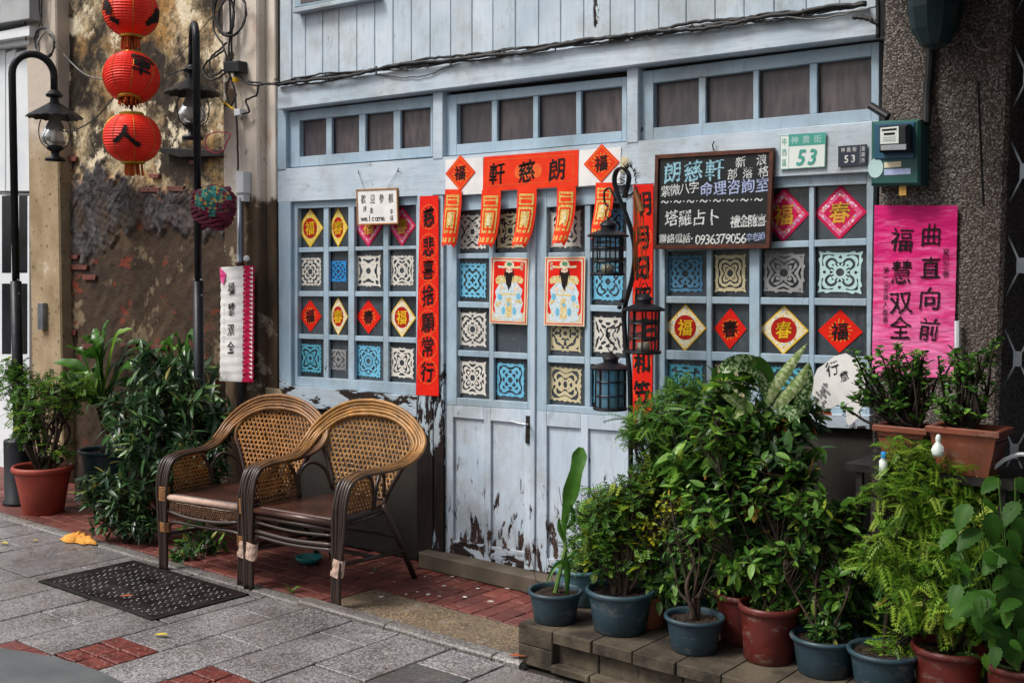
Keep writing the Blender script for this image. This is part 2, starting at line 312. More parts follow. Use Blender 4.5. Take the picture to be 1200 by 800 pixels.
# lantern fabric
b = NB('lantern_red'); b.col(b.mix(b.mr(b.noise(6, 3), .4, .6), 'f02c12', 'd81e0c')).set(.5, .3); b.p.inputs['Subsurface Weight'].default_value = 0
pm('tassel', 'c05a14', 'a8440e', 60, (1, 1, .1), rough=.7, bump=.3)
# rattan
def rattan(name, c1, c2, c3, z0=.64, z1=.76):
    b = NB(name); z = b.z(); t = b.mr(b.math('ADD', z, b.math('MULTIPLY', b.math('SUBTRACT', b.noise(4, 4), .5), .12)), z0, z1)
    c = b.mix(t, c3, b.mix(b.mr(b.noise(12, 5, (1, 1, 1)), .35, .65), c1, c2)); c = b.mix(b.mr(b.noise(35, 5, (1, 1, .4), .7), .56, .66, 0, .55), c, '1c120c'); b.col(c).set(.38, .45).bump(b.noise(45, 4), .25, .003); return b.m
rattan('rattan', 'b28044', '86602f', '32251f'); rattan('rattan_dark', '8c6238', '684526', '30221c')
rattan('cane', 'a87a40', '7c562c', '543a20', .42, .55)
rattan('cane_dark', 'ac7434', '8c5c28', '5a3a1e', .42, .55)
pm('seat_leather', '4a2d23', '2c1a15', 5, rough=.32, spec=.5, bump=.15, bs=60); pm('binding', '8a5a2a', '6e4420', 30, rough=.6, bump=.4); pm('cloth_pad', 'c2a797', 'a98d7e', 12, rough=.85, bump=.4, bs=40); pm('old_wood', '7a5844', '5f4233', 14, rough=.7)
# pots, soil
pm('pot_blue', '2b424c', '223843', 5, rough=.42, spec=.45, bump=.12, bs=30); pm('pot_teal', '5a808a', '4c727c', 5, rough=.45, bump=.1); pm('pot_red', '7c2c20', '64241a', 5, rough=.55, bump=.12, bs=30); pm('pot_terracotta', '9c5238', '7c3f2b', 5, rough=.7, bump=.2, bs=30); pm('pot_green', '1f3c40', '182f34', 5, rough=.45, bump=.1); pm('pot_black', '1e2024', '17181b', 5, rough=.5, bump=.1)
for nm_, ca, cb in (('pot_blue', '2b424c', '1f343e'), ('pot_teal', '5a808a', '4a7079'), ('pot_red', '64201a', '481611'), ('pot_terracotta', '86462f', '643826')):
    b = NB(nm_+'_worn'); c = b.mix(b.mr(b.noise(5, 6, rough=.7), .35, .65), ca, cb); c = b.mix(b.mr(b.noise(12, 7, (1, 1, 2), .75, (3, 1, 2)), .55, .68, 0, .5), c, '827b70'); c = b.mix(b.mr(b.math('ADD', b.z(), b.math('MULTIPLY', b.noise(14, 5), .12)), .20, .30, .65, 0), c, '2a231c'); c = b.mix(b.mr(b.noise(45, 5, rough=.7, off=(1, 1, 7)), .60, .66, 0, .6), c, '1d1814')
    b.col(c).set(b.mr(b.noise(9, 5), .35, .65, .3, .7), .45).bump(b.noise(40, 4), .15, .003); MAT[nm_] = b.m
pm('pot_orange', '9a4030', '7e3225', 6, rough=.55, bump=.15, bs=30)
pm('soil', '2e1f16', '1b120d', 30, rough=.95, bump=.8, bs=60, bd=.01)
pm('bark', '44352a', '271d16', 30, rough=.9, bump=.5); pm('stem_green', '5b7a34', '46622a', 20, rough=.6, bump=.1); pm('twig_dark', '2c2219', '1d1712', 30, rough=.9, bump=.3)
def leafm(name, stops, rough=.38, trans=.25, speck=None):
    b = NB(name); a = b.n('Attribute'); a.attribute_name = 'rnd'
    c = b.ramp(a.outputs['Fac'], stops); c = b.mix(b.mr(b.noise(30, 3), .35, .65, 0, .25), c, '0f1a0a')
    if speck: c = b.mix(b.mr(b.noise(70, 3, rough=.6), .50, .54, 0, speck[1]), c, speck[0])
    b.col(c).set(rough, .5)
    tr = b.n('BsdfTranslucent'); b.l(c, tr.inputs[0]); mx = b.n('MixShader'); mx.inputs[0].default_value = trans; b.l(b.p.outputs[0], mx.inputs[1]); b.l(tr.outputs[0], mx.inputs[2]); b.l(mx.outputs[0], b.out.inputs['Surface']); return b.m
leafm('leaf_dark', [(0, '203a1c'), (.4, '315428'), (.75, '4a7632'), (.96, '76a044'), (.985, 'a8a040'), (1, '9a6a34')], .36, .3)
leafm('leaf_glossy', [(0, '1c3020'), (.5, '2f4e30'), (.85, '4d7442'), (.97, '7c9a54'), (1, '8a7a3c')], .3, .22)
leafm('leaf_mid', [(0, '31521e'), (.5, '4e7e2a'), (.9, '7caa3c'), (1, 'b4be40')], .42, .35)
leafm('leaf_bright', [(0, '3f6a1c'), (.4, '6c9c2c'), (.8, 'a0c444'), (1, 'c8d65c')], .45, .4)
leafm('leaf_fern', [(0, '3a6426'), (.5, '568a32'), (1, '8cb84a')], .45, .3)
leafm('leaf_yellow', [(0, '6f9a2a'), (.5, 'b0b830'), (1, 'dcc830')], .4, .35)
leafm('leaf_strap', [(0, '35601f'), (.6, '4d8028'), (1, '83b03c')], .3, .3)
leafm('leaf_jade', [(0, '2c5024'), (.5, '47782c'), (1, '7fae48')], .3, .2)
leafm('leaf_lobe', [(0, '2c521a'), (.6, '447424'), (1, '6c9c34')], .5, .35); MAT['leaf_lobe'].node_tree.nodes['Principled BSDF'].inputs['Specular IOR Level'].default_value = .25
leafm('leaf_orange', [(0, '8e3a1c'), (1, 'b85a2c')], .6, .2)
leafm('leaf_dieff', [(0, '2a5224'), (1, '3d6a2c')], .35, .3, ('b9cf9a', .85))
leafm('leaf_dieff_light', [(0, '7ea052'), (1, '9ab868')], .35, .3, ('dfe6b8', .8))
leafm('leaf_fallen', [(0, 'c8b428'), (1, 'd8c040')], .6, .2)
def M(n): return MAT[n]

# ------------------------------------------------------------------ lettering
_gc = {}
TS = bpy.data.scenes.new('glyphs')
def glyph(ch, off=0.):
    k = (ch, off)
    if k in _gc: return _gc[k]
    cu = bpy.data.curves.new('t', 'FONT'); cu.body = ch; cu.size = 1; cu.resolution_u = 2; cu.offset = off
    ob = bpy.data.objects.new('t', cu); TS.collection.objects.link(ob); TS.view_layers[0].update(); dg = TS.view_layers[0].depsgraph
    me = ob.evaluated_get(dg).to_mesh()
    vs = np.array([v.co[:2] for v in me.vertices]) if len(me.vertices) else np.zeros((0, 2)); fs = [tuple(p.vertices) for p in me.polygons]
    import bmesh
    bm = bmesh.new(); bm.from_mesh(me)
    for _ in range(3):
        ed = [e for e in bm.edges if e.calc_length() > .075]
        if not ed: break
        bmesh.ops.subdivide_edges(bm, edges=ed, cuts=1)
    bm.verts.index_update(); vs = np.array([v.co[:2] for v in bm.verts]) if len(bm.verts) else vs; fs = [tuple(v.index for v in f.verts) for f in bm.faces]; bm.free()
    ob.evaluated_get(dg).to_mesh_clear(); bpy.data.objects.remove(ob); bpy.data.curves.remove(cu)
    if len(vs):
        if ord(ch) > 0x2000: c = np.array([.5, .38]) if vs[:, 0].max() > .5 else vs.mean(0)
        else: c = np.array([(vs[:, 0].min()+vs[:, 0].max())/2, .36])
        vs = vs-c
    _gc[k] = (vs, fs); return _gc[k]
class Panel:
    """a flat sheet in the place: four corners TL TR BR BL (3-D) and its outward normal"""
    def __init__(s, C):
        s.C = [np.array(c, float) for c in C]; e = s.C[1]-s.C[0]; f = s.C[0]-s.C[3]; s.w = (np.linalg.norm(e)+np.linalg.norm(s.C[2]-s.C[3]))/2; s.h = (np.linalg.norm(f)+np.linalg.norm(s.C[1]-s.C[2]))/2
        n = np.cross(f, e); n /= np.linalg.norm(n); s.n = n if n[1] < 0 or abs(n[1]) < .05 else -n
    def P(s, u, v, o=0.):
        a = s.C[0]*(1-u)*(1-v)+s.C[1]*u*(1-v)+s.C[2]*u*v+s.C[3]*(1-u)*v; return a+s.n*o
    def poly(s, mb, pts, o=.001):
        P = [s.P(u, v, o) for u, v in pts]; mb.add(P, [tuple(range(len(P)))])
    def ell(s, mb, u, v, ru, rv, o=.001, n=20, a0=0, a1=2*pi):
        s.poly(mb, [(u+ru*cos(a0+(a1-a0)*i/n), v+rv*sin(a0+(a1-a0)*i/n)) for i in range(n)], o)
    def line(s, mb, pts, w, o=.001):
        for (a, b) in zip(pts[:-1], pts[1:]):
            d = np.array([(b[0]-a[0])*s.w, (b[1]-a[1])*s.h]); L = np.linalg.norm(d)+1e-9; q = np.array([-d[1], d[0]])/L*w/2; q = (q[0]/s.w, q[1]/s.h)
            s.poly(mb, [(a[0]+q[0], a[1]+q[1]), (b[0]+q[0], b[1]+q[1]), (b[0]-q[0], b[1]-q[1]), (a[0]-q[0], a[1]-q[1])], o)
    def text(s, mb, ch, u, v, size, o=.0015, off=0., sx=1., skew=0., rot=0., brush=0.):
        """one character centred at (u,v); size = height as a fraction of the panel height"""
        vs, fs = glyph(ch, 0.)
        if not len(vs): return
        mb0 = mb
        if size*s.h > .040: mb = MB(); mb0.__dict__.setdefault('chars', []).append(mb)
        H = size*s.h; q = vs.copy(); q[:, 0] *= sx; q[:, 0] += skew*q[:, 1]
        if brush:
            ph = (ord(ch) % 17)
            X_, Y_ = q[:, 0].copy(), q[:, 1].copy(); q = q+brush*np.stack([.9*np.sin(Y_*7+ph)+1.*np.sin(Y_*38+X_*21+ph)+.7*np.sin(X_*55+ph), .9*np.sin(X_*6+ph*2)+1.*np.sin(X_*34+Y_*27+ph)+.7*np.sin(Y_*61)], 1); q[:, 1] += .10*X_*abs(brush)/.012*(1 if ph % 3 else .4)
        cr, sr = cos(rot), sin(rot); q = q@np.array([[cr, sr], [-sr, cr]])
        k = off*.9
        for n_, (dx, dy) in enumerate(((0, 0),) if k < .003 else ((0, 0), (k, k*.3), (-k, -k*.3), (k*.3, -k), (-k*.3, k))):
            mb.add([s.P(u+(a+dx)*H/s.w, v-(b+dy)*H/s.h, o+.00012*n_) for a, b in q], fs)
    def sheet(s, mb, th=.002, ch=0.): mb.prism([s.P(0, 0), s.P(1, 0), s.P(1, 1), s.P(0, 1)], -s.n*th, ch)
def PX(px, Y): return Panel([F(u, v, Y) for u, v in px])

# ================================================================== STREET
gm = MB(); gm.box((-60, -60, -.5), (60, 60, -.022)); tag(gm.build('ground', M('mortar_bed')), kind='structure')
def slab(mb, x0, x1, y0, y1, z, h=.04, g=.0055, t=.0025):
    j = lambda: random.uniform(-t, t)
    P = [(x0+g, y0+g, z+j()), (x1-g, y0+g, z+j()), (x1-g, y1-g, z+j()), (x0+g, y1-g, z+j())]
    mb.prism(P, (0, 0, -h), .003); return mb
pav = MB(); pav.box((-14, -5.2, -.021), (4, -1.03, -.0195)); pav = tag(pav.build('pavement', M('mortar_bed')), kind='structure')
def piece(name, x0, x1, y0, y1, mat, parent, z=0., **k): return slab(MB(), x0, x1, y0, y1, z, **k).build(name, M(mat), parent)
KY = -1.03
CUTS = {0: [-1.9, -2.5], 1: [-1.27], 2: [-1.575, -2.2], 3: [-1.26, -1.87, -2.2], 4: [-1.59, -2.25], 5: [-1.275, -1.91, -2.235], 6: [-1.65, -2.245, -2.56], 7: [-1.65, -1.95], 8: [-1.68, -2.3], 9: [-1.36, -1.68, -2.3], 10: [-1.67, -2.1]}
REDS = {(3, 2), (5, 2), (6, 2)}
cc = (-4.3, -3.85, 1.62)
for i in range(-8, 22):
    x1 = -2.725-.325*i; x0 = x1-.325
    if i in CUTS: ys = [KY]+CUTS[i]+[-2.9, -3.5]
    else:
        ys = [KY]; y = KY
        while y > -3.4: y -= random.choice((.32, .62, .64, .9)); ys.append(y)
    for k in range(len(ys)-1):
        ya, yb = ys[k+1], ys[k]
        if k == 0 and i in (6, 7, 8) : ya = -1.10 if i != 6 else -1.14; 
        if i in (6, 7, 8) and k == 0: 
            piece('paving_slab', x0, x1, -1.09, KY, 'granite', pav)
            if i == 6: piece('paving_slab', -4.768, x1, -1.645, -1.095, 'granite', pav)
            continue
        if (i, k) in REDS:
            for a in range(2):
                for c_ in range(3):
                    piece('sett', lerp(x0, x1, a/2), lerp(x0, x1, (a+1)/2), lerp(ya, yb, c_/3), lerp(ya, yb, (c_+1)/3), 'red_sett', pav, z=.001, t=.003, g=.006)
            continue
        if i == 1 and k == 1: piece('paving_slab', x0, x1, ya, yb, 'granite_dark', pav, t=.001); continue
        piece('paving_slab', x0, x1, ya, yb, 'granite', pav)
mb = MB(); n = 60; P = [(cc[0]+cc[2]*cos(2*pi*k/n), cc[1]+cc[2]*sin(2*pi*k/n), .0065) for k in range(n)]; mb.prism(P, (0, 0, -.02), .002); mb.build('asphalt_patch', M('asphalt_patch'), pav)
# tread plate
t = thing('drain_cover', 'dark steel checker plate drain cover set in the paving before the armchairs', 'drain cover', (-5.3, -1.37, 0))
mb = MB(); x0, x1, y0, y1 = -5.83, -4.79, -1.66, -1.10; mb.prism([(x0, y0, .0045), (x1, y0, .0045), (x1, y1, .0045), (x0, y1, .0045)], (0, 0, -.03), .003); mb.build('plate', M('tread_plate'), t)
mb = MB(); k = 0
yy = y0+.03
while yy < y1-.02:
    xx = x0+.03+(.0175 if k % 2 else 0)
    while xx < x1-.02:
        a = radians(35 if (int((xx-x0)/.035)+k) % 2 else -55); d = np.array([cos(a), sin(a)]); p = np.array([-d[1], d[0]])
        c = np.array([xx, yy]); L, w = .0082, .0024
        if random.random() < .80:
            vs = [(*(c-d*L), .0046), (*(c-p*w), .0046), (*(c+d*L), .0046), (*(c+p*w), .0046), (*c, .0066)]
            mb.add(vs, [(0, 1, 4), (1, 2, 4), (2, 3, 4), (3, 0, 4)])
        xx += .035
    yy += .019; k += 1
tag(mb.build('tread_pattern', M('tread_stud'), t), kind='stuff')
mb = MB()
for a, b_ in (((x0-.02, y0-.02), (x1+.02, y0-.001)), ((x0-.02, y1+.001), (x1+.02, y1+.012)), ((x0-.02, y0-.001), (x0-.001, y1+.001)), ((x1+.001, y0-.001), (x1+.02, y1+.001))): mb.box((a[0], a[1], -.02), (b_[0], b_[1], .0052))
mb.build('rim', M('iron'), t)
# kerb
kb = MB(); kb.box((-14, KY, -.021), (4, -.93, -.018)); kb = tag(kb.build('kerb', M('mortar_bed')), kind='structure')
x = -13.
while x < -2.99:
    L = random.uniform(.55, .95)
    x2 = min(x+L, -2.98)
    h = .022 if x > -4.85 else .004
    mb = MB(); prof = [(KY+.003, -.015), (KY+.003, h-.012), (KY+.012, h-.003), (KY+.03, h), (-.96, h), (-.945, h-.004), (-.935, h-.014), (-.934, -.015)]
    n = len(prof); vs = []; q = [x+.003, x+.008, (x+x2)/2, x2-.008, x2-.003]
    for j, xx in enumerate(q):
        for (y, zz) in prof: vs.append((xx, y+random.uniform(-.002, .002), zz-(.004 if j in (0, 4) else 0)+random.uniform(-.0015, .0015)))
    fs = [(j*n+i, j*n+i+1, (j+1)*n+i+1, (j+1)*n+i) for j in range(4) for i in range(n-1)]+[tuple(range(n)), tuple(range(5*n-1, 4*n-1, -1))]
    if x < -4.9 or x > -5.4: mb.add(vs, fs); mb.build('kerb_stone', M('granite_kerb'), kb)
    x = x2
# aggregate strip and brick apron
ap = MB(); ap.box((-14, -.93, -.021), (4, .35, -.017)); ap = tag(ap.build('brick_apron', M('mortar_bed')), kind='structure')
piece('aggregate_strip', -4.35, -3.0, -.925, -.575, 'aggregate', ap, t=.001)
r = 0; x = -4.95
while x < -2.95:                                   # before the door: bricks laid end-on
    y = -.57+(.09 if r % 2 else 0)-.2 if False else -.572
    first = True
    while y < -.02:
        L = .1 if (first and r % 2) else .2
        y2 = min(y+L, .0); piece('brick', x, x+.1, y, y2, 'red_brick', ap, t=.003, g=.0035); y = y2; first = False
    x += .1; r += 1
r = 0; y = -.928
while y < -.03:
    x = -9.6+(.1 if r % 2 else 0)
    XE = -4.355 if y < -.58 else -4.955
    while x < XE-.005:
        x2 = min(x+.2, XE)
        if not (x2-x < .03): piece('brick', x, x2, y, min(y+.1, -.0), 'red_brick', ap, t=.003, g=.0035)
        x = x2
    y += .1; r += 1
# door step
t = thing('door_step', 'low worn stone step below the double door', 'step', (-3.9, -.05, 0))
mb = MB(); mb.prism([(-4.46, -.115, 0), (-2.98, -.115, 0), (-2.98, -.115, .095), (-4.46, -.115, .095)], (0, .16, 0), .008); mb.build('step_block', M('step_stone'), t)

# ================================================================== SHOPFRONT
sf = thing('wooden_shopfront', 'pale blue timber shopfront with many small panes and peeling paint', 'building', (-3.9, 0, 0))
def pbox(name, px, Yf, Yb, mat, parent=sf, ch=.003): return MB().pq(px, Yf, Yb, ch).build(name, M(mat), parent)
LY = -.03          # lintel / post face
BY = -.075         # main beam face
FY = -.005         # sash face
def ly(x, a, b):    # y on the line a-b at x
    return a[1]+(b[1]-a[1])*(x-a[0])/(b[0]-a[0])
BT = ((325, 102), (1030, 7)); BB = ((325, 128.7), (1030, 41.2))
# siding boards
mid = [342, 358, 378, 397, 418, 439, 460.5, 482, 504, 528, 553, 577.5, 604, 631, 657, 684, 715, 744, 772, 804, 838, 872, 907, 945, 984, 1032]
for a, b_ in zip(mid[:-1], mid[1:]):
    yt = -60
    pbox('siding_board', [(a+.35, yt), (b_-.35, yt), (b_-.35, ly(b_, *BT)+3), (a+.35, ly(a, *BT)+3)], -.045-random.uniform(0, .006), .0, 'paint_board', ch=.003)
pbox('corner_post', [(328, -60), (341.3, -60), (341.3, 104), (328, 104)], -.058, 0, 'paint_board')
pbox('upper_wall', [(325, -60), (1031, -60), (1031, 20), (325, 108)], -.012, .05, 'grey_render', ch=0)
# upper window sill (bottom edge of a window above)
pbox('upper_sill', [(343, 10), (440, -8), (440, -3), (343, 15.5)], -.11, -.05, 'paint_beam')
w = pbox('upper_window', [(345, -55), (436, -60), (436, -7), (345, 9)], -.07, -.052, 'paint_frame'); pbox('pane', [(352, -50), (430, -55), (430, -9), (352, 5)], -.073, -.071, 'transom_glass', w)
# beams
pbox('main_beam', [BT[0], BT[1], BB[1], BB[0]], BY, .05, 'paint_beam', ch=.005)
LT = [(325, 198.5), (520, 184), (750, 165), (1029.5, 141)]; LB = [(1029.5, 201.3), (750, 215.6), (515, 228), (325, 237.5)]
pbox('lintel', LT+LB, LY, .05, 'paint_beam', ch=.004)
# posts of the transom band
pbox('post', [(325, 127), (335, 126), (335, 200), (325, 201)], LY, .04, 'paint_frame')
pbox('post', [(507, 104), (518.5, 103), (518.5, 186), (507, 187)], LY-.004, .04, 'paint_beam')
pbox('post', [(734.5, 76), (747.5, 75), (747.5, 167), (734.5, 168)], LY-.004, .04, 'paint_beam')
def win(name, outer, cols, rows, xl, xr, mframe, mpane, Yf=FY, parent=sf, mid_mullion=None, frame_px=None):
    """outer: TL TR BR BL pixels. cols [(x0,x1)], rows [((yl,yr),(yl,yr))] pane edges measured at xl and xr"""
    yy = lambda e, x: e[0]+(e[1]-e[0])*(x-xl)/(xr-xl)
    L, Rr = cols[0][0], cols[-1][1]; TL, TR, BR, BL = outer
    top, bot = rows[0][0], rows[-1][1]
    wf = MB(); iL, iR = L, Rr
    wf.pq([TL, (iL, ly(iL, TL, TR)), (iL, ly(iL, BL, BR)), BL], Yf, Yf+.045)
    wf.pq([(iR, ly(iR, TL, TR)), TR, BR, (iR, ly(iR, BL, BR))], Yf, Yf+.045)
    wf.pq([(iL, ly(iL, TL, TR)), (iR, ly(iR, TL, TR)), (iR, yy(top, iR)), (iL, yy(top, iL))], Yf+.0015, Yf+.045)
    wf.pq([(iL, yy(bot, iL)), (iR, yy(bot, iR)), (iR, ly(iR, BL, BR)), (iL, ly(iL, BL, BR))], Yf+.0015, Yf+.045)
    w = wf.build(name, M(mframe), parent)
    for k in range(len(cols)-1):
        a, b_ = cols[k][1], cols[k+1][0]; pr = .0 if mid_mullion == k else .006
        MB().pq([(a, yy(top, a)), (b_, yy(top, b_)), (b_, yy(bot, b_)), (a, yy(bot, a))], Yf+pr+.002, Yf+.026, .0025).build('mullion' if mid_mullion == k else 'muntin', M(mframe), w)
    for c0, c1 in cols:
        for k in range(len(rows)-1):
            e0, e1 = rows[k][1], rows[k+1][0]
            MB().pq([(c0, yy(e0, c0)), (c1, yy(e0, c1)), (c1, yy(e1, c1)), (c0, yy(e1, c0))], Yf+.009, Yf+.026, .0025).build('muntin', M(mframe), w)
    cells = []
    for r_, (e0, e1) in enumerate(rows):
        row = []
        for c0, c1 in cols:
            MB().prism([F(u, v, Yf+.034) for u, v in ((c0-2, yy(e0, c0)-2), (c1+2, yy(e0, c1)-2), (c1+2, yy(e1, c1)+2), (c0-2, yy(e1, c0)+2))], (0, .004, 0)).build('pane', M(mpane), w)
            row.append(((c0+c1)/2, (yy(e0, (c0+c1)/2)+yy(e1, (c0+c1)/2))/2, c1-c0, yy(e1, (c0+c1)/2)-yy(e0, (c0+c1)/2)))
        cells.append(row)
    return w, cells
win('transom_window', [(339, 131.5), (507, 112), (507, 183.5), (339, 196.5)], [(351, 382), (388.7, 420.5), (428, 461), (469, 504.3)], [((141.3, 125.5), (183.9, 171.7))], 351, 504.3, 'paint_frame', 'transom_glass', Yf=.0)
win('transom_window', [(522, 112), (734.5, 90), (734.5, 165.5), (522, 183)], [(535, 576), (582.5, 624.5), (630.5, 675), (681, 728.7)], [((122.2, 101), (169.5, 153.7))], 535, 728.7, 'paint_frame', 'transom_glass', Yf=.0)
win('transom_window', [(751, 84), (1030, 49), (1030, 141), (751, 165)], [(765.5, 818.7), (826.7, 882.5), (889, 948.7), (957.5, 1021)], [((97.5, 65.5), (150, 127.5))], 765.5, 1021, 'paint_frame', 'transom_glass', Yf=.0)
# back filler so nothing is open behind the joinery
pbox('back_boarding', [(325, 90), (1032, 5), (1032, 500), (760, 500), (760, 820), (325, 640)], .046, .10, 'grey_render', ch=0)
# window band
pbox('post', [(326, 237), (340.5, 236.5), (341, 452), (327, 444)], LY, .04, 'paint_frame')
wl, cl = win('window', [(341, 236), (494, 228), (488, 463.5), (341, 451)], [(348.6, 379), (385, 408), (415, 449), (455, 487.5)],
    [((244.4, 240), (290, 288)), ((296, 291.8), (341, 341.6)), ((347.4, 347.5), (391, 395.6)), ((396.6, 402), (441, 449.5))], 348.6, 487.5, 'paint_frame', 'pane_glass', mid_mullion=1)
wr, cr_ = win('window', [(768, 214.8), (1024, 201.5), (1019, 486), (768, 479)], [(779, 827.8), (833.7, 878), (890, 948), (954, 1015.5)],
    [((226, 215.5), (288, 279)), ((294.5, 287.5), (347, 350)), ((355, 358.5), (410, 418)), ((421, 427), (470, 478))], 779, 1015.5, 'paint_frame', 'pane_glass', mid_mullion=1)
pbox('sill_board', [(327, 444), (341, 452), (488, 464.5), (488, 488.5), (327, 475)], LY-.006, .04, 'paint_sill')
pbox('sill_board', [(768, 479.5), (1019, 486.5), (1019, 503), (768, 494)], LY-.006, .04, 'paint_sill')
pbox('post', [(488.5, 229.3), (507, 228.3), (507, 655), (488.5, 651)], LY-.002, .04, 'paint_post')
pbox('door_jamb', [(507.6, 228.3), (519.5, 227.6), (519.5, 659), (507.6, 656)], LY+.006, .04, 'paint_post')
pbox('door_jamb', [(741, 216), (767.5, 214.8), (767.5, 730), (741, 722)], LY+.002, .04, 'paint_post')
pbox('plinth_wall', [(326, 474), (489, 487), (489, 656), (326, 622)], .0, .05, 'grey_render', ch=.002)
pbox('plinth_wall', [(766, 492), (1024, 502), (1024, 790), (766, 725)], .0, .05, 'grey_render', ch=.002)
# doors
def door(xs, pc, ytop, top_m, bot, bl, hinge):
    pass
d1, c1 = win('door', [(520, 228), (624, 222), (624, 480), (519.6, 474)], [(535, 573), (578.5, 618)], [((247, 243.5), (297, 296)), ((303, 303), (353, 356)), ((360, 362.5), (410, 414)), ((417, 421), (466, 471.5))], 535, 618, 'paint_frame', 'pane_glass')
d2, c2 = win('door', [(625, 222), (741, 216), (741, 489), (625, 480.5)], [(640.5, 685), (691.5, 734)], [((243, 237), (296, 294.5)), ((302.5, 302), (356, 358.5)), ((363, 366), (416.5, 420)), ((424.5, 428.5), (474, 479.5))], 640.5, 734, 'paint_frame', 'pane_glass')
def lower(d, xl, xr, yl, yr, bl, br, panels, pt, pb_, rail):
    Y = FY+.001
    y_t = lambda x: yl+(yr-yl)*(x-xl)/(xr-xl); y_b = lambda x: bl+(br-bl)*(x-xl)/(xr-xl)
    xs = [xl]+[v for p in panels for v in p]+[xr]
    for k in range(0, len(xs), 2):
        a, b_ = xs[k], xs[k+1]; MB().pq([(a, y_t(a)), (b_, y_t(b_)), (b_, y_b(b_)), (a, y_b(a))], Y-.001 if k in (0, 4) else Y+.001, Y+.044).build('stile', M('paint_door'), d)
    for a, b_ in panels:
        p0 = lambda x: pt[0]+(pt[1]-pt[0])*(x-xl)/(xr-xl); p1 = lambda x: pb_[0]+(pb_[1]-pb_[0])*(x-xl)/(xr-xl)
        MB().pq([(a, y_t(a)), (b_, y_t(b_)), (b_, p0(b_)), (a, p0(a))], Y+.0005, Y+.044).build('rail', M('paint_door'), d)
        MB().pq([(a-1, p0(a)-1), (b_+1, p0(b_)-1), (b_+1, p1(b_)+1), (a-1, p1(a)+1)], Y+.016, Y+.03, 0).build('door_panel', M('paint_door'), d)
        MB().pq([(a, p1(a)), (b_, p1(b_)), (b_, y_b(b_)), (a, y_b(a))], Y+.0005, Y+.044).build('rail', M('paint_rail'), d)
lower(d1, 520, 624, 474.3, 480.3, 651, 668, [(531, 567), (575, 614)], (487.5, 497), (631, 648), 0)
lower(d2, 625, 741, 480.8, 489.3, 668, 690, [(640.5, 680.5), (689, 730)], (498, 506), (652, 668), 0)
pbox('astragal', [(622, 238), (627.5, 238), (626, 668), (620, 667)], FY-.012, FY-.0005, 'paint_door', d1)
h = MB().pq([(616, 487), (621.5, 487.5), (621, 520), (615.5, 519)], FY-.010, FY-.001, .001).build('handle', M('iron'), d1)
MB().tube(smooth_path([F(618.5, 497, FY-.008), F(617, 497, FY-.05), F(608, 496, FY-.055), F(599, 493.5, FY-.05)], 4), .006, 8).build('lever', M('silver'), h)

# ================================================================== NEIGHBOUR WALLS
def relief(name, x0, x1, z0, z1, Y, mat, parent, nx, nz, amp, seed=0, sc=3., yback=.2, mask=None):
    rs = np.random.RandomState(seed); K = [(rs.uniform(.5, 9)*sc, rs.uniform(.5, 9)*sc, rs.uniform(0, 6.28), rs.uniform(0, 1)) for _ in range(26)]
    vs = []; fs = []
    for j in range(nz+1):
        for i in range(nx+1):
            x = lerp(x0, x1, i/nx); z = lerp(z0, z1, j/nz); h = sum(sin(a*x*.7+c+sin(b_*z*.6))*cos(b_*z*.7+c*2)/(1+.25*(a+b_)/2) for a, b_, c, _ in K)
            m = mask(x, z) if mask else 1.
            vs.append((x, Y-max(-.02, amp*h*.35)*1. - (0 if not mask else m), z))
    for j in range(nz):
        for i in range(nx):
            a = j*(nx+1)+i; fs.append((a, a+1, a+nx+2, a+nx+1))
    mb = MB(); mb.add(vs, fs); return mb
ow = thing('old_wall', 'mould stained plaster wall with fallen render left of the shopfront', 'wall', (-7.5, 0, 0))
MP = np.array([(72, 240), (80, 218), (92, 208), (96, 194), (108, 198), (112, 188), (122, 196), (128, 208), (146, 206), (154, 216), (170, 219), (182, 226), (200, 221), (218, 226), (234, 222), (262, 232), (262, 276), (250, 270), (240, 280), (226, 268), (212, 276), (196, 262), (180, 272), (160, 262), (148, 270), (134, 266), (130, 284), (118, 292), (108, 306), (94, 300), (84, 310), (76, 290), (72, 262)], float)
def sdist(U, V, P):
    """signed distance (positive inside) of many points to a polygon"""
    ins = np.zeros(U.shape, bool); D = np.full(U.shape, 1e9)
    for i in range(len(P)):
        a, b_ = P[i-1], P[i]; c = ((a[1] > V) != (b_[1] > V)) & (U < (b_[0]-a[0])*(V-a[1])/(b_[1]-a[1]+1e-9)+a[0]); ins ^= c
        ab = b_-a; t_ = np.clip(((U-a[0])*ab[0]+(V-a[1])*ab[1])/(ab@ab+1e-9), 0, 1); D = np.minimum(D, np.hypot(U-a[0]-t_*ab[0], V-a[1]-t_*ab[1]))
    return np.where(ins, D, -D)
nx, nz = 170, 300
gx_, gz_ = np.meshgrid(np.linspace(-8.66, -6.40, nx+1), np.linspace(0, 4.6, nz+1)); q = np.stack([gx_-CAM[0], np.full_like(gx_, -CAM[1]), gz_-CAM[2]], -1)@MC.T
U_, V_ = 600+FPX*q[..., 0]/q[..., 2], 400+FPX*q[..., 1]/q[..., 2]
rs = np.random.RandomState(8); fld = lambda n, lo, hi: sum(np.sin(gx_*rs.uniform(lo, hi)*rs.choice([-1, 1])+gz_*rs.uniform(lo, hi)+rs.uniform(0, 6.3))/n**.5 for _ in range(n))
big, fine, vf = fld(8, 2, 9), fld(16, 12, 55), fld(20, 50, 130); gx_ = gx_*.45; gz_ = gz_*1.5; fine2 = fld(18, 10, 60); gx_ = gx_/.45; gz_ = gz_/1.5
sd = sdist(U_, V_, MP)+fine*5.5+vf*2.5; mort = np.clip(.5+sd/6., 0, 1)
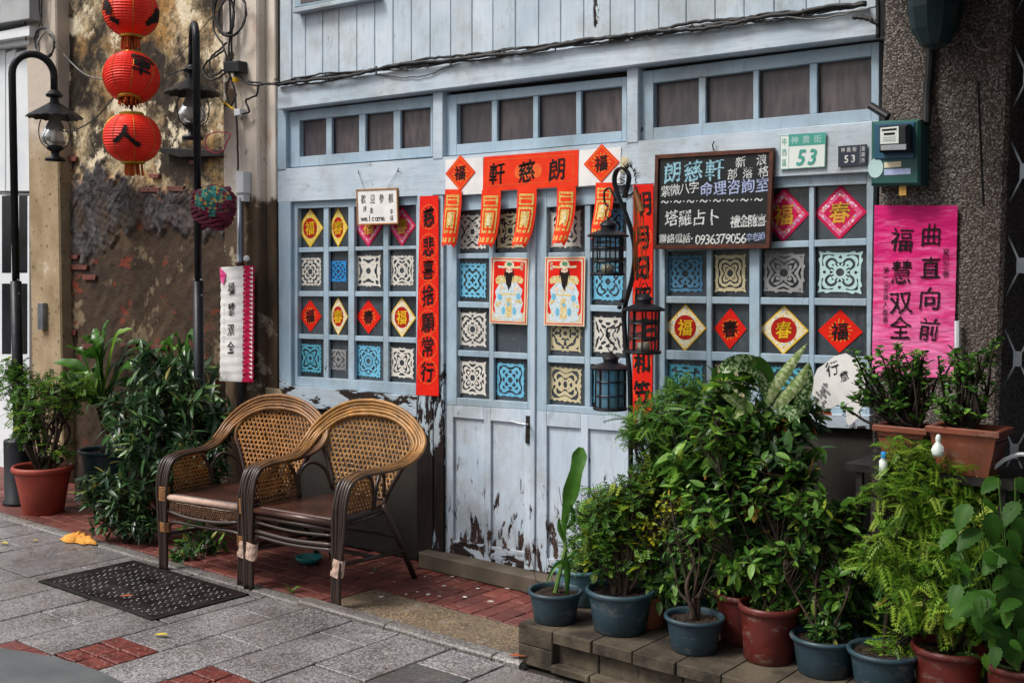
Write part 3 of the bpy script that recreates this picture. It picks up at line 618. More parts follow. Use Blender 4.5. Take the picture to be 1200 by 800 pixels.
Yw = .02-.006*big-.003*fine-mort*(.016+.007*np.abs(fine2)+.003*vf)
low_ = np.clip((V_-(285+8*fine))/10, 0, 1); Yw -= .012*low_*(1-mort)
mb = MB(); mb.add(np.stack([gx_, Yw, gz_], -1).reshape(-1, 3), [(j*(nx+1)+i, j*(nx+1)+i+1, (j+1)*(nx+1)+i+1, (j+1)*(nx+1)+i) for j in range(nz) for i in range(nx)]); o = mb.build('wall', M('old_plaster'), ow, smooth=True)
at_ = o.data.attributes.new('mort', 'FLOAT', 'POINT'); at_.data.foreach_set('value', mort.reshape(-1).astype(np.float32))
mb = MB(); mb.box((-8.66, .06, 0), (-6.40, .3, 4.6)); mb.build('wall_core', M('grey_render'), ow)
# grey mortar smear: a closed lump standing proud of the wall
def lump(px_poly, Y, amp, mat, name, parent, seed, step=3.0):
    from mathutils.geometry import tessellate_polygon
    us = [p[0] for p in px_poly]; vs_ = [p[1] for p in px_poly]; n = len(px_poly)
    def inside(u, v):
        c = False; j = n-1
        for i in range(n):
            a, b_ = px_poly[i], px_poly[j]
            if (a[1] > v) != (b_[1] > v) and u < (b_[0]-a[0])*(v-a[1])/(b_[1]-a[1])+a[0]: c = not c
            j = i
        return c
    def dist(u, v):
        d = 1e9
        for i in range(n):
            a = np.array(px_poly[i-1]); b_ = np.array(px_poly[i]); ab = b_-a; t_ = max(0, min(1, ((u-a[0])*ab[0]+(v-a[1])*ab[1])/(ab@ab+1e-9))); d = min(d, math.hypot(u-a[0]-t_*ab[0], v-a[1]-t_*ab[1]))
        return d
    idx = {}; V = []; Fc = []; rs = np.random.RandomState(seed); K = [(rs.uniform(.05, .5), rs.uniform(.05, .6), rs.uniform(0, 6.28)) for _ in range(22)]
    nu = int((max(us)-min(us))/step)+2; nv = int((max(vs_)-min(vs_))/step)+2
    def vert(i, j):
        if (i, j) in idx: return idx[(i, j)]
        u = min(us)+i*step+rs.uniform(-.4, .4)*step; v = min(vs_)+j*step+rs.uniform(-.4, .4)*step; h = sum(sin(a*u+b_*v+c) for a, b_, c in K)/5
        d = dist(u, v) if inside(u, v) else 0
        p = F(u, v, Y); p[1] = Y-(amp*(.5+.5*h) + amp*.8)*min(1, d/7.)+.02*(d == 0)
        idx[(i, j)] = len(V); V.append(p); return idx[(i, j)]
    for i in range(nu):
        for j in range(nv):
            u = min(us)+(i+.5)*step; v = min(vs_)+(j+.5)*step
            if inside(u, v): Fc.append((vert(i, j), vert(i, j+1), vert(i+1, j+1), vert(i+1, j)))
    mb = MB(); mb.add(V, Fc); return mb.build(name, M(mat), parent, smooth=True)
for (u, v, w_, h_) in ((91, 313, 22, 6), (104, 325, 16, 6), (86, 301, 10, 5), (175, 222, 24, 6), (205, 221, 20, 6), (150, 404, 20, 5), (185, 407, 24, 5), (104, 406, 18, 5), (226, 190, 10, 5), (84, 186, 10, 6), (180, 206, 12, 5), (85, 390, 8, 6)):
    MB().pq([(u-w_/2, v-h_/2), (u+w_/2, v-h_/2+random.uniform(-1, 1)), (u+w_/2-1, v+h_/2), (u-w_/2+1, v+h_/2)], -.006, .05, .002).build('brick', M('red_brick'), ow)
MB().pq([(186, 173), (262, 176), (262, 183), (210, 184), (186, 178)], -.055, .03, .004).build('ledge', M('iron'), ow)
# painted column between wall and shopfront
pc = thing('plaster_column', 'flaking cream plaster column between the old wall and the blue shopfront', 'column', (-6.1, 0, 0))
mb = MB(); xa, xb, xc = F(262, 300, -.10)[0], F(303, 300, -.10)[0], F(326, 300, -.02)[0]-.004
mb.prism([(xa, -.10, 0), (xb, -.10, 0), (xb, -.10, 4.6), (xa, -.10, 4.6)], (0, .3, 0), .012); mb.build('shaft', M('column_plaster'), pc)
mb = MB(); mb.prism([(xb+.001, -.035, 0), (xc, -.035, 0), (xc, -.035, 4.6), (xb+.001, -.035, 4.6)], (0, .2, 0), .006); mb.build('side_pier', M('column_plaster'), pc)
mb = MB(); mb.pq([(301, 452), (327, 456), (334, 470), (326, 482), (300, 476)], -.05, 0, .006); mb.build('plinth_stone', M('pillar_tan'), pc)
# left pillar and white house
lp = thing('plaster_pillar', 'tan plaster pillar beside the white door frame at far left', 'pillar', (-8.8, 0, 0))
xa, xb = F(35, 300, -.09)[0], F(70, 300, -.09)[0]
mb = MB(); mb.prism([(xa, -.09, 0), (xb, -.09, 0), (xb, -.09, 4.8), (xa, -.09, 4.8)], (0, .4, 0), .012); mb.build('shaft', M('pillar_tan'), lp)
mb = MB(); mb.pq([(44, 355), (50, 355), (50, 386), (44, 386)], -.13, -.09, .003); mb.build('letter_tray', M('galvanised'), lp)
pm('eave_grey', 'a8abad', '8f9294', 3, rough=.6)
wh = thing('white_house', 'white panelled house front cut off at the left edge', 'building', (-9.8, 0, 0))
pbox('wall', [(-80, 225), (34.3, 230), (34.3, 590), (-80, 575)], -.02, .3, 'white_paint', wh)
for a, b_ in ((-30, -14), (-12, 6), (7, 18), (18.5, 34.3)):
    pbox('wall_panel', [(a, 62), (b_, 57), (b_, 224), (a, 224)], -.03-.003*(a > 5), .3, 'white_paint', wh)
pbox('cornice', [(-80, 54), (34.3, 30), (34.3, 42), (-80, 60)], -.16, .3, 'white_paint', wh); pbox('cornice', [(-80, 60.5), (34.3, 42.5), (34.3, 52), (-80, 64)], -.10, .3, 'white_paint', wh)
pbox('eave', [(-80, -30), (34.3, -60), (34.3, 22), (-80, 40)], -.20, .3, 'eave_grey', wh)
w = pbox('window', [(2, 229), (13, 229), (13, 320), (2, 320)], -.022, -.015, 'dark_glass', wh)
w = pbox('window', [(2, 332), (13, 332), (13, 415), (2, 415)], -.022, -.015, 'dark_glass', wh)
w = pbox('window', [(22, 229), (32, 229), (32, 320), (22, 320)], -.022, -.015, 'dark_glass', wh)
w = pbox('window', [(22, 332), (32, 332), (32, 415), (22, 415)], -.022, -.015, 'dark_glass', wh)
# pebble-dashed pillar on the right and the neighbour beyond
pp = thing('pebbledash_pillar', 'brown pebble dashed pillar at the right end of the shopfront', 'pillar', (-1.6, 0, 0))
xa, xb = F(1027, 300, -.12)[0], F(1176, 300, -.12)[0]
mb = MB(); mb.prism([(xa, -.12, 0), (xb, -.12, 0), (xb, -.12, 4.2), (xa, -.12, 4.2)], (0, .6, 0), .015); mb.build('shaft', M('pebble_dash'), pp)

# ================================================================== PAPER ON THE PANES
ORD = ['top', 'second', 'third', 'bottom']; ORC = ['first', 'second', 'third', 'fourth']
def papercut(seed, N=60):
    """symmetric cut-paper field -> polygons in [0,1]^2 (marching squares)"""
    r = np.random.RandomState(seed); g = np.linspace(-1, 1, N+1); X, Y = np.meshgrid(g, g, indexing='ij'); ax, ay = np.abs(X), np.abs(Y)
    if r.rand() < .75: a, b_ = np.maximum(ax, ay), np.minimum(ax, ay)
    else: a, b_ = ax, ay
    rad = np.hypot(X, Y); th = np.arctan2(b_, a+1e-9)
    f = np.zeros_like(X)
    for _ in range(4):
        f += r.uniform(.5, 1)*np.cos(r.uniform(7, 19)*a+r.uniform(0, 6))*np.cos(r.uniform(6, 19)*b_+r.uniform(-.6, .6))
    f += r.uniform(1., 1.6)*np.cos(r.uniform(17, 25)*rad+r.uniform(2., 5.)*np.cos(4*th)+r.uniform(0, 6))
    k_ = r.choice([2, 4, 6, 8]); f += r.uniform(.3, 1.2)*np.cos(k_*2*th+r.choice([0, pi]))*np.sin(rad*r.uniform(3, 9)+r.uniform(0, 3))
    if r.rand() < .5: f = f+.6*np.cos(r.uniform(10, 16)*(ax+ay)+r.uniform(0, 6))
    f = f/1.15+.28
    f = np.where(rad < r.uniform(.10, .20), -1.+0*f, np.where(rad < .30, np.maximum(f, .6-np.abs(rad-.23)*14), f))
    m = np.maximum(ax, ay); f = np.maximum(f, .8-np.abs(m-.87)*17)
    sc_ = .955+.04*np.cos((ax-ay)*r.choice([16, 20, 24])); f = np.minimum(f, (sc_-m)*14)
    return g, f
def cut_geo(pan, g, f, mb, o):
    N = len(g)-1
    for i in range(N):
        for j in range(N):
            v = (f[i, j], f[i+1, j], f[i+1, j+1], f[i, j+1])
            if max(v) <= 0: continue
            c = ((g[i], g[j]), (g[i+1], g[j]), (g[i+1], g[j+1]), (g[i], g[j+1])); P = []
            if min(v) > 0: P = list(c)
            else:
                for k in range(4):
                    a, b_ = v[k], v[(k+1) % 4]; p, q = c[k], c[(k+1) % 4]
                    if a > 0: P.append(p)
                    if (a > 0) != (b_ > 0): t = a/(a-b_); P.append((p[0]+(q[0]-p[0])*t, p[1]+(q[1]-p[1])*t))
            if len(P) >= 3: pan.poly(mb, [((x+1)/2, (y+1)/2) for x, y in P], o)
PY = FY+.031
def square_panel(cx, cy, hw, hh, Y, rot=0.):
    q = F(cx, cy, Y); a = F(cx-hw, cy, Y)[0]; b_ = F(cx+hw, cy, Y)[0]; zt = F(cx, cy-hh, Y)[2]; zb = F(cx, cy+hh, Y)[2]
    wx = (b_-a)/2; wz = (zt-zb)/2; x0 = (a+b_)/2; z0 = (zt+zb)/2; c, s = cos(rot), sin(rot)
    return Panel([np.array([x0+c*dx*wx-s*dz*wz, Y, z0+s*dx*wx+c*dz*wz]) for dx, dz in ((-1, 1), (1, 1), (1, -1), (-1, -1))])
def add_cut(cell, seed, mat, where, colname, group, dy=0):
    cx, cy, w, h = cell
    hh = min(h, w/.74*1.0)*.41; p = square_panel(cx, cy+dy, w*.425, hh, PY, random.uniform(-.02, .02))
    g, f = papercut(seed); mb = MB(); cut_geo(p, g, f, mb, .0005)
    o = mb.build('paper_cut', M(mat), origin=p.P(.5, .5)); tag(o, f'{colname} lace-like square paper cut on {where}', 'paper cut', group)
def add_diamond(cx, cy, hw, hh, kind, ch, label, Y=PY, group='spring festival diamonds on the windows', rot=0., cat='paper diamond'):
    xa = F(cx-hw, cy, Y); xb = F(cx+hw, cy, Y); zt = F(cx, cy-hh, Y); zb = F(cx, cy+hh, Y); c = np.array([(xa[0]+xb[0])/2, Y, (zt[2]+zb[2])/2]); dx = (xb[0]-xa[0])/2; dz = (zt[2]-zb[2])/2
    t = thing('paper_diamond', label, cat, c, group)
    C0 = [np.array([c[0]+sx*dx, Y, c[2]+sz*dz]) for sx, sz in ((-1, 1), (1, 1), (1, -1), (-1, -1))]; p = Panel(C0)
    D = lambda k: [(.5, .5-.5*k), (.5+.5*k, .5), (.5, .5+.5*k), (.5-.5*k, .5)]
    A = dict(yellow=('paper_yellow', 'floral_gold', 'paper_darkred', 'paper_yellow'), pale=('paper_yellow', 'floral_pale', 'paper_red', 'paper_yellow'), red=('paper_red', None, None, 'paper_black'), pink=('paper_magenta', 'floral_pink', None, 'paper_gold'), door=('paper_orange_red', None, None, 'paper_black'))[kind]
    mb = MB(); P = [p.P(u, v, .0005) for u, v in D(1)]; mb.prism(P, (0, .0012, 0)); mb.build('sheet', M(A[0]), t)
    if kind in ('yellow', 'pale'):
        mb = MB(); p.poly(mb, D(.93), .001); mb.build('border', M(A[1]), t)
        mb = MB(); p.ell(mb, .5, .5, .262, .262, .0015, 28); mb.build('roundel', MAT.setdefault('roundel_red', paper('roundel_red', 'b01a12', '96120e')), t)
        s = .36
    elif kind == 'pink':
        mb = MB(); p.poly(mb, D(.86), .001); mb.build('border', M(A[1]), t); mb = MB(); p.poly(mb, D(.62), .0015); mb.build('field', M('paper_magenta' if ch == '春' else 'paper_darkred' if random.random() < .2 else 'paper_magenta'), t); s = .40
    else:
        mb = MB()
        for k in range(16):
            a = 2*pi*k/16+.2; r1, r2 = .19, random.uniform(.23, .30); p.line(mb, [(.5+r1*cos(a), .5+r1*sin(a)), (.5+r2*cos(a+.12), .5+r2*sin(a+.12))], .004, .001)
        if kind == 'door':
            for k in (.86,):
                d = D(k); p.line(mb, d+[d[0]], .002, .001)
        mb.build('gold_print', M('paper_gold'), t); s = .42
    mb = MB(); p.text(mb, ch, .5, .5, s, .0025, .022, brush=.012, rot=random.uniform(-.05, .05), skew=.06); mb.build('lettering', M(A[3]), t)
    return t
def cell_diamond(cell, kind, ch, label, k=None):
    cx, cy, w, h = cell; k = k or {'yellow': 1.0, 'pale': 1.0, 'red': .86, 'pink': 1.}[kind]
    add_diamond(cx, cy+.5, w*.5*k, h*.5*k, kind, ch, label)
FU, CH = '福', '春'
Lw = 'left window'; 
cell_diamond(cl[0][0], 'yellow', FU, 'gold bordered diamond with yellow fu character on dark red, top left pane of left window')
cell_diamond(cl[0][1], 'yellow', CH, 'gold bordered diamond with yellow spring character, beside the top left pane of left window')
cell_diamond(cl[0][2], 'pink', FU, 'pink bordered diamond half hidden by the small white welcome board')
cell_diamond(cl[0][3], 'pink', CH, 'magenta diamond between the welcome board and the left red couplet')
cell_diamond(cl[2][0], 'red', FU, 'plain red diamond with black fu character in first pane of left window third row')
cell_diamond(cl[2][1], 'pale', CH, 'pale bordered diamond with yellow spring character in third row of left window')
cell_diamond(cl[2][2], 'red', CH, 'plain red diamond with black spring character in third row of left window')
cell_diamond(cl[2][3], 'pale', FU, 'pale bordered diamond with yellow fu character beside the left red couplet')
def at(lbl, r, c): return f'{ORD[r]} row, {ORC[c]} pane of the {lbl}'
G1 = 'paper cuts on the window panes'
for (r, c, m, cn, sd) in ((1, 0, 'cut_white', 'off-white', 3), (1, 1, 'cut_blue', 'bright blue', 14), (1, 2, 'cut_white', 'white', 5), (1, 3, 'cut_white', 'white', 16), (3, 0, 'cut_teal', 'teal', 7), (3, 1, 'cut_grey', 'grey', 28), (3, 2, 'cut_lightblue', 'light blue', 9), (3, 3, 'cut_white', 'white', 10)):
    add_cut(cl[r][c], sd, m, at('left window', r, c), cn, G1)
for (r, c, m, cn, sd) in ((0, 0, 'cut_white', 'off-white', 21), (0, 1, 'cut_cream', 'cream', 22), (1, 0, 'cut_lightblue', 'sky blue', 23), (2, 0, 'cut_white', 'white', 24), (3, 0, 'cut_white', 'white', 25), (3, 1, 'cut_lightblue', 'sky blue', 36)):
    add_cut(c1[r][c], sd, m, at('left door leaf', r, c), cn, G1)
for (r, c, m, cn, sd) in ((0, 0, 'cut_white', 'white', 41), (0, 1, 'cut_dullblue', 'dull blue', 52), (1, 1, 'cut_lightblue', 'pale blue', 43), (2, 0, 'cut_cream', 'cream', 54), (2, 1, 'cut_white', 'white', 45), (3, 0, 'cut_cream', 'cream', 46), (3, 1, 'cut_lightblue', 'blue', 57)):
    add_cut(c2[r][c], sd, m, at('right door leaf', r, c), cn, G1)
for (r, c, m, cn, sd) in ((1, 0, 'cut_dullblue', 'dull blue', 61), (1, 1, 'cut_cream', 'cream', 72), (1, 2, 'cut_grey', 'grey-beige', 63), (1, 3, 'cut_mint', 'pale mint', 74), (3, 0, 'cut_teal', 'teal', 65), (3, 1, 'cut_cream', 'cream', 66), (3, 2, 'cut_teal', 'teal', 77), (3, 3, 'cut_teal', 'teal', 68)):
    add_cut(cr_[r][c], sd, m, at('right window', r, c), cn, G1)
cell_diamond(cr_[0][2], 'pink', FU, 'magenta diamond with gold fu character just right of the blackboard', 1.02)
cell_diamond(cr_[0][3], 'pink', CH, 'magenta diamond with gold spring character below the house number plates', 1.02)
cell_diamond(cr_[2][0], 'pale', FU, 'gold bordered diamond with yellow fu character beside the middle black lantern')
cell_diamond(cr_[2][1], 'red', CH, 'plain red diamond with black spring character below the blackboard')
cell_diamond(cr_[2][2], 'pale', CH, 'gold bordered diamond with yellow spring character above the speckled leaves')
cell_diamond(cr_[2][3], 'red', FU, 'plain red diamond with black fu character beside the pink banner')

# banner over the door
t = thing('door_banner', 'red paper banner with three black characters over the double door', 'banner', F(620, 200, LY-.006))
Y = LY-.004
MB().pq([(522, 187.5), (566, 184.5), (566, 227), (522, 229.5)], Y, Y+.0015, 0).build('backing_sheet', M('paper_white'), t)
MB().pq([(678, 176.5), (727.5, 172), (727, 214.5), (678, 218.5)], Y, Y+.0015, 0).build('backing_sheet', M('paper_white'), t)
px = [(567, 184), (678, 175.5), (677, 218), (565.5, 224.5)]; MB().pq(px, Y-.003, Y-.001, 0).build('sheet', M('paper_orange_red'), t)
p = PX(px, Y-.003); mb = MB(); q = [(.055, .12), (.95, .12), (.95, .84), (.055, .84), (.055, .12)]; p.line(mb, q, .003, .0008); 
p.ell(mb, .40, .5, .055, .20, .0006); p.ell(mb, .49, .48, .05, .24, .0007); p.ell(mb, .58, .5, .055, .20, .0006); mb.build('gold_print', M('binding') if False else MAT.setdefault('print_orange', pm('print_orange', 'e8661e', 'dc5216', 30, rough=.5, bump=0)), t)
mb = MB()
for ch, u in (('軒', .155), ('慈', .475), ('朗', .79)): p.text(mb, ch, u, .5, .66, .002, .012, sx=.95, brush=.013)
mb.build('lettering', M('paper_black'), t)
add_diamond(539.5, 202.5, 17.5, 21, 'door', FU, 'orange-red diamond with black fu character left of the door banner', Y=Y-.003, group='diamonds beside the door banner')
add_diamond(705, 191.2, 21, 22.5, 'door', FU, 'orange-red diamond with black fu character right of the door banner', Y=Y-.003, group='diamonds beside the door banner')
# hanging gold strips
def curl_strip(px, label, k):
    (x0, x1, yt), (b0, b1, yb) = px; Y0 = LY-.012; n = 14
    t = thing('hanging_strip', label, 'paper strip', F(x0, yt, Y0), 'gold printed strips hanging under the banner')
    vs = []; rows = []
    for i in range(n+1):
        s = i/n; y = lerp(yt, yb, s); dy = -.03*s*s*(1+.4*sin(5*s+k)); a = lerp(x0, b0, s); b_ = lerp(x1, b1, s*s)
        r = [F(lerp(a, b_, c/4), y, Y0) for c in range(5)]
        for c, q in enumerate(r): q[1] += dy-.012*sin(c/4*pi*.9)*(.3+s)+.022*s*(c/4)**2
        rows.append(r); vs += r
    fs = [(i*5+c, i*5+c+1, (i+1)*5+c+1, (i+1)*5+c) for i in range(n) for c in range(4)]
    mb = MB(); mb.add(vs, fs); mb.add([rows[n][0]], []); mb.build('sheet', M('paper_orange_red'), t, smooth=True)
    def P(u, v, o):
        i = min(n-1, int(v*n)); f = v*n-i; c = min(3, int(u*4)); g = u*4-c
        q = (rows[i][c]*(1-g)+rows[i][c+1]*g)*(1-f)+(rows[i+1][c]*(1-g)+rows[i+1][c+1]*g)*f; return q+np.array([0, -o, 0])
    def quad(mb, u0, v0, u1, v1, o, nn=5):
        for i in range(nn):
            a, b_ = lerp(v0, v1, i/nn), lerp(v0, v1, (i+1)/nn)
            for c in range(3): ua, ub = lerp(u0, u1, c/3), lerp(u0, u1, (c+1)/3); mb.add([P(ua, a, o), P(ub, a, o), P(ub, b_, o), P(ua, b_, o)], [(0, 1, 2, 3)])
    mb = MB(); quad(mb, .12, .10, .88, .80, .0012, 8); mb.build('gold_panel', M('gold_print'), t); mb = MB(); quad(mb, .1, .88, .9, .97, .0012, 2); mb.build('gold_band', M('gold_print'), t)
    mb = MB()
    for (u0, v0, u1, v1) in ((.12, .30, .88, .33), (.22, .14, .78, .17), (.22, .2, .78, .27), (.2, .38, .26, .74), (.74, .38, .8, .74), (.26, .38, .74, .41), (.26, .71, .74, .74)): quad(mb, u0, v0, u1, v1, .002, 3)
    mb.build('red_print', M('paper_orange_red'), t)
    mb = MB(); quad(mb, .38, .46, .62, .66, .0022, 4); quad(mb, .43, .42, .57, .47, .0022, 2); mb.build('figure_print', M('robe_gold'), t)
    mb = MB()                                   # pointed swallow tail
    for c in range(4):
        a, b_ = rows[n][c], rows[n][c+1]; m_ = (a+b_)/2+np.array([0, 0, -.022 if c in (0, 3) else -.008]); mb.add([a, b_, m_], [(0, 1, 2)])
    mb.build('tail', M('paper_orange_red'), t)
for i, (q, l) in enumerate((( ((521.6, 541, 222), (520, 534.5, 286)), 'gold printed red strip hanging below the left fu diamond'), (((564.5, 587, 223), (563.6, 580, 286)), 'gold printed red strip hanging at the left end of the banner'),
        (((606.5, 629, 220.5), (605, 620.5, 286)), 'gold printed red strip hanging under the middle of the banner'), (((653, 675, 218), (652.5, 667, 284)), 'gold printed red strip hanging under the right end of the banner'), (((698, 719, 214), (697, 712, 276)), 'gold printed red strip hanging behind the upper black lantern'))): curl_strip(q, l, i)
# couplets
def couplet(px, chars, label, Y, us, off=.02):
    t = thing('couplet', label, 'couplet', F(*px[0], Y), 'red couplets flanking the door')
    MB().pq(px, Y, Y+.0015, 0).build('sheet', M('paper_red'), t); p = PX(px, Y)
    mb = MB()
    for v in us:
        for k in range(18):
            a0, a1 = 2*pi*k/18, 2*pi*(k+.8)/18; r = .43; p.line(mb, [(.5+r*cos(a0), v+r*sin(a0)*p.w/p.h), (.5+r*cos(a1), v+r*sin(a1)*p.w/p.h)], .007, .0008)
    tag(mb.build('ring_print', MAT['print_orange'], t), kind='stuff')
    mb = MB()
    for ch, v in zip(chars, us): p.text(mb, ch, .5, v, .105*(.234*4.4/p.h if False else 1),   .002, off, sx=.82, brush=.015, rot=random.uniform(-.06, .06))
    mb.build('lettering', M('paper_black'), t)
couplet([(492, 230), (513.7, 229), (514, 464), (487.5, 462.5)], '慈悲喜捨願常行', 'long red paper couplet hanging left of the double door', LY-.006, [.105, .25, .365, .495, .63, .755, .88])
couplet([(742, 216.5), (765.5, 215.5), (764, 500), (741, 497)], '明月日照花和笠', 'long red paper couplet right of the door behind the black lanterns', LY-.004, [.08, .215, .34, .47, .60, .73, .86])
# door deities (generic folk print)
def deity(px, flip, label):
    Y = FY-.004; t = thing('door_poster', label, 'poster', F(*px[0], Y), 'printed deity posters on the doors')
    MB().pq(px, Y, Y+.0015, 0).build('sheet', M('paper_cream'), t); p = PX(px, Y)
    fx = (lambda u: 1-u) if flip else (lambda u: u)
    def pl(name, mat, polys, o):
        mb = MB()
        for q in polys: p.poly(mb, [(fx(u), v) for u, v in q], o)
        mb.build(name, M(mat) if mat in MAT else mat, t)
    def el(u, v, ru, rv, n=18): return [(u+ru*cos(2*pi*i/n), v+rv*sin(2*pi*i/n)) for i in range(n)]
    pl('red_border', 'paper_red', [[(.03, .02), (.97, .02), (.97, .98), (.03, .98)]], .0005)
    pl('cream_band', 'paper_cream', [[(.055, .035), (.945, .035), (.945, .965), (.055, .965)]], .0008)
    pl('field', 'paper_red', [[(.13, .06), (.87, .06), (.91, .085), (.91, .80), (.80, .90), (.70, .945), (.3, .945), (.2, .90), (.09, .80), (.09, .085)]], .0011)
    pl('robe', 'robe_print', [[(.30, .36), (.22, .42), (.14, .52), (.17, .60), (.12, .72), (.16, .84), (.12, .88), (.2, .93), (.4, .95), (.62, .95), (.86, .92), (.88, .86), (.82, .80), (.88, .68), (.82, .58), (.86, .48), (.74, .40), (.66, .34)]], .0014)
    pl('shoulders', 'robe_gold', [[(.34, .27), (.2, .28), (.14, .34), (.17, .40), (.3, .40), (.34, .36)], [(.66, .27), (.8, .28), (.88, .33), (.84, .39), (.70, .38), (.66, .34)], [(.34, .27), (.66, .27), (.66, .38), (.34, .38)]], .0017)
    pl('belt', 'robe_gold', [[(.3, .54), (.72, .53), (.72, .56), (.3, .575)], [(.45, .60), (.58, .60), (.6, .90), (.43, .90)], [(.15, .70), (.28, .66), (.3, .70), (.17, .75)], [(.86, .64), (.74, .62), (.72, .66), (.84, .70)]], .0018)
    pl('sleeve_print', 'cut_lightblue', [el(.27, .60, .06, .05), el(.76, .58, .06, .05), el(.37, .80, .05, .06), el(.66, .80, .05, .06), el(.5, .70, .04, .03)], .0019)
    pl('hat', 'floral_pale', [[(.37, .16), (.38, .09), (.45, .055), (.55, .055), (.62, .09), (.63, .16)], [(.20, .125), (.37, .135), (.37, .165), (.21, .16)], [(.80, .125), (.63, .135), (.63, .165), (.79, .16)]], .0021)
    pl('hat_band', MAT.setdefault('print_green', pm('print_green', '4f8f6a', '3f7a58', 30, bump=0)), [el(.5, .10, .07, .03)], .0023)
    pl('face', MAT.setdefault('print_skin', pm('print_skin', 'e8cdb8', 'dcbba2', 30, bump=0)), [el(.5, .20, .085, .055), el(.31, .45, .05, .03), el(.69, .47, .05, .03)], .0022)
    pl('beard', 'paper_black', [[(.42, .215), (.47, .225), (.5, .235), (.53, .225), (.58, .215), (.60, .27), (.57, .36), (.56, .42), (.52, .46), (.50, .50), (.47, .44), (.43, .40), (.41, .32), (.40, .26)], [(.43, .175), (.48, .18), (.48, .19), (.43, .187)], [(.52, .18), (.57, .175), (.57, .187), (.52, .19)], [(.39, .17), (.41, .2), (.40, .26), (.37, .33), (.38, .2)], [(.61, .17), (.59, .2), (.60, .26), (.63, .33), (.62, .2)]], .0025)
    mb = MB()
    for ch, v in zip('招財' if not flip else '進寶', (.10, .165)): p.text(mb, ch, fx(.83), v, .06, .002, .01)
    mb.build('lettering', M('paper_cream'), t)
deity([(575.4, 301), (620, 302.2), (617.6, 380.5), (573.5, 378.5)], False, 'red deity poster of a black bearded official on the left door leaf')
deity([(638.8, 301.2), (686, 300.6), (684.8, 382.5), (637.3, 381)], True, 'red deity poster of a black bearded official on the right door leaf')

# welcome board
t = thing('welcome_board', 'small white handwritten welcome board in light wood frame on left window', 'sign', F(441, 242, LY-.03)); Y = LY-.012
px = [(417, 222), (465.3, 220), (466.5, 262.5), (418.3, 264)]
def frame(px, Y, w, d, mat, t, back):
    P = [F(u, v, Y) for u, v in px]; c = sum(P)/4; Q = []
    for i in range(4):
        a = P[i-1]-P[i]; b_ = P[(i+1) % 4]-P[i]; Q.append(P[i]+(a/np.linalg.norm(a)+b_/np.linalg.norm(b_))*w)
    for i in range(4):
        j = (i+1) % 4; MB().prism([P[i], P[j], Q[j], Q[i]], (0, d, 0), .0015).build('frame', M(mat), t)
    B = [q+np.array([0, d*.45, 0]) for q in Q]; MB().prism(B, (0, d*.4, 0)).build('board', M(back), t); return Panel(B)
p = frame(px, Y, .009, .010, 'wood_light', t, 'paper_white')
mb = MB()
for i, ch in enumerate('歡迎參觀'): p.text(mb, ch, .15+.235*i, .26, .30, .001, .0, sx=.75, brush=.012)
for i, ch in enumerate('請進'): p.text(mb, ch, .18+.17*i, .55+.06*i, .2, .001, 0, sx=.8, brush=.01)
for i, ch in enumerate('welcome'): p.text(mb, ch, .12+.088*i, .84, .26, .001, .01, sx=1.05)
for i, ch in enumerate('幸福'): p.text(mb, ch, .86, .66+.2*i, .18, .001, 0, sx=.8)
mb.build('lettering', M('paper_black'), t)
mb = MB(); mb.tube([F(427, 222, Y+.003), F(420, 202, LY-.004)], .0012, 5); mb.tube([F(454, 220.5, Y+.003), F(466, 200, LY-.004)], .0012, 5); mb.build('hanging_string', M('cable_grey'), t)
mb = MB(); mb.tube([F(466, 201, LY), F(467, 197, LY-.02)], .003, 6); mb.tube([F(420, 203, LY), F(420, 200, LY-.015)], .002, 6); mb.build('nail', M('iron'), t)
# blackboard
t = thing('blackboard', 'framed blackboard with chalked fortune telling notice and phone number', 'blackboard', F(835, 235, LY-.03)); Y = LY-.03
p = frame([(767.5, 181.5), (906.5, 173.2), (901.5, 291), (764.8, 292)], Y, .020, .024, 'wood_brown', t, 'blackboard')
def row(mat, chars, u0, u1, v, size, v1=None, off=.006, sx=1., brush=.016):
    mb = MB(); n = len(chars)
    for i, ch in enumerate(chars): f = i/(n-1) if n > 1 else 0; p.text(mb, ch, lerp(u0, u1, f), lerp(v, v1 if v1 is not None else v, f), size, .001, off, sx, brush=brush, rot=random.uniform(-.05, .05))
    mb.build('chalk_lettering', M(mat), t)
row('chalk_blue', '朗慈軒', .13, .52, .165, .25, .155, .012); row('chalk_white', '新浪', .75, .93, .085, .13, .07, .012); row('chalk_white', '部落格', .68, .95, .215, .13, .20, .004)
row('chalk_white', '紫微八字', .07, .335, .375, .14, .345); row('chalk_lilac', '命理咨詢室', .45, .945, .37, .17, .345, .010); 
mb = MB()
for k in range(8):
    u = .06+k*.122; v = .50+.001*k; p.line(mb, [(u-.03, v+.012), (u-.02, v-.008), (u-.005, v-.008), (u+.01, v+.012), (u+.025, v+.012), (u+.035, v-.008)], .006, .001)
    if k < 7: p.ell(mb, u+.062, v, .006, .008, .001, 8)
mb.build('chalk_lettering', M('chalk_white'), t)
row('chalk_white', '塔羅占卜', .13, .52, .69, .19, .69, .008); row('chalk_white', '禮金隨喜', .72, .95, .745, .145, .735, .012, .85)
row('chalk_white', '聯絡電話', .055, .28, .925, .115, .925, .008, .95); row('chalk_white', '・', .33, .33, .93, .1)
row('chalk_white', '0936379056', .385, .80, .94, .155, .93, .006, 1.); row('chalk_lilac', '辛老師', .85, .955, .925, .10, .915, .002, .85)
mb = MB(); mb.tube([F(836, 176, LY-.002), F(835, 170, LY-.02), F(837, 166, LY-.012)], .003, 6); mb.build('hook', M('iron'), t)
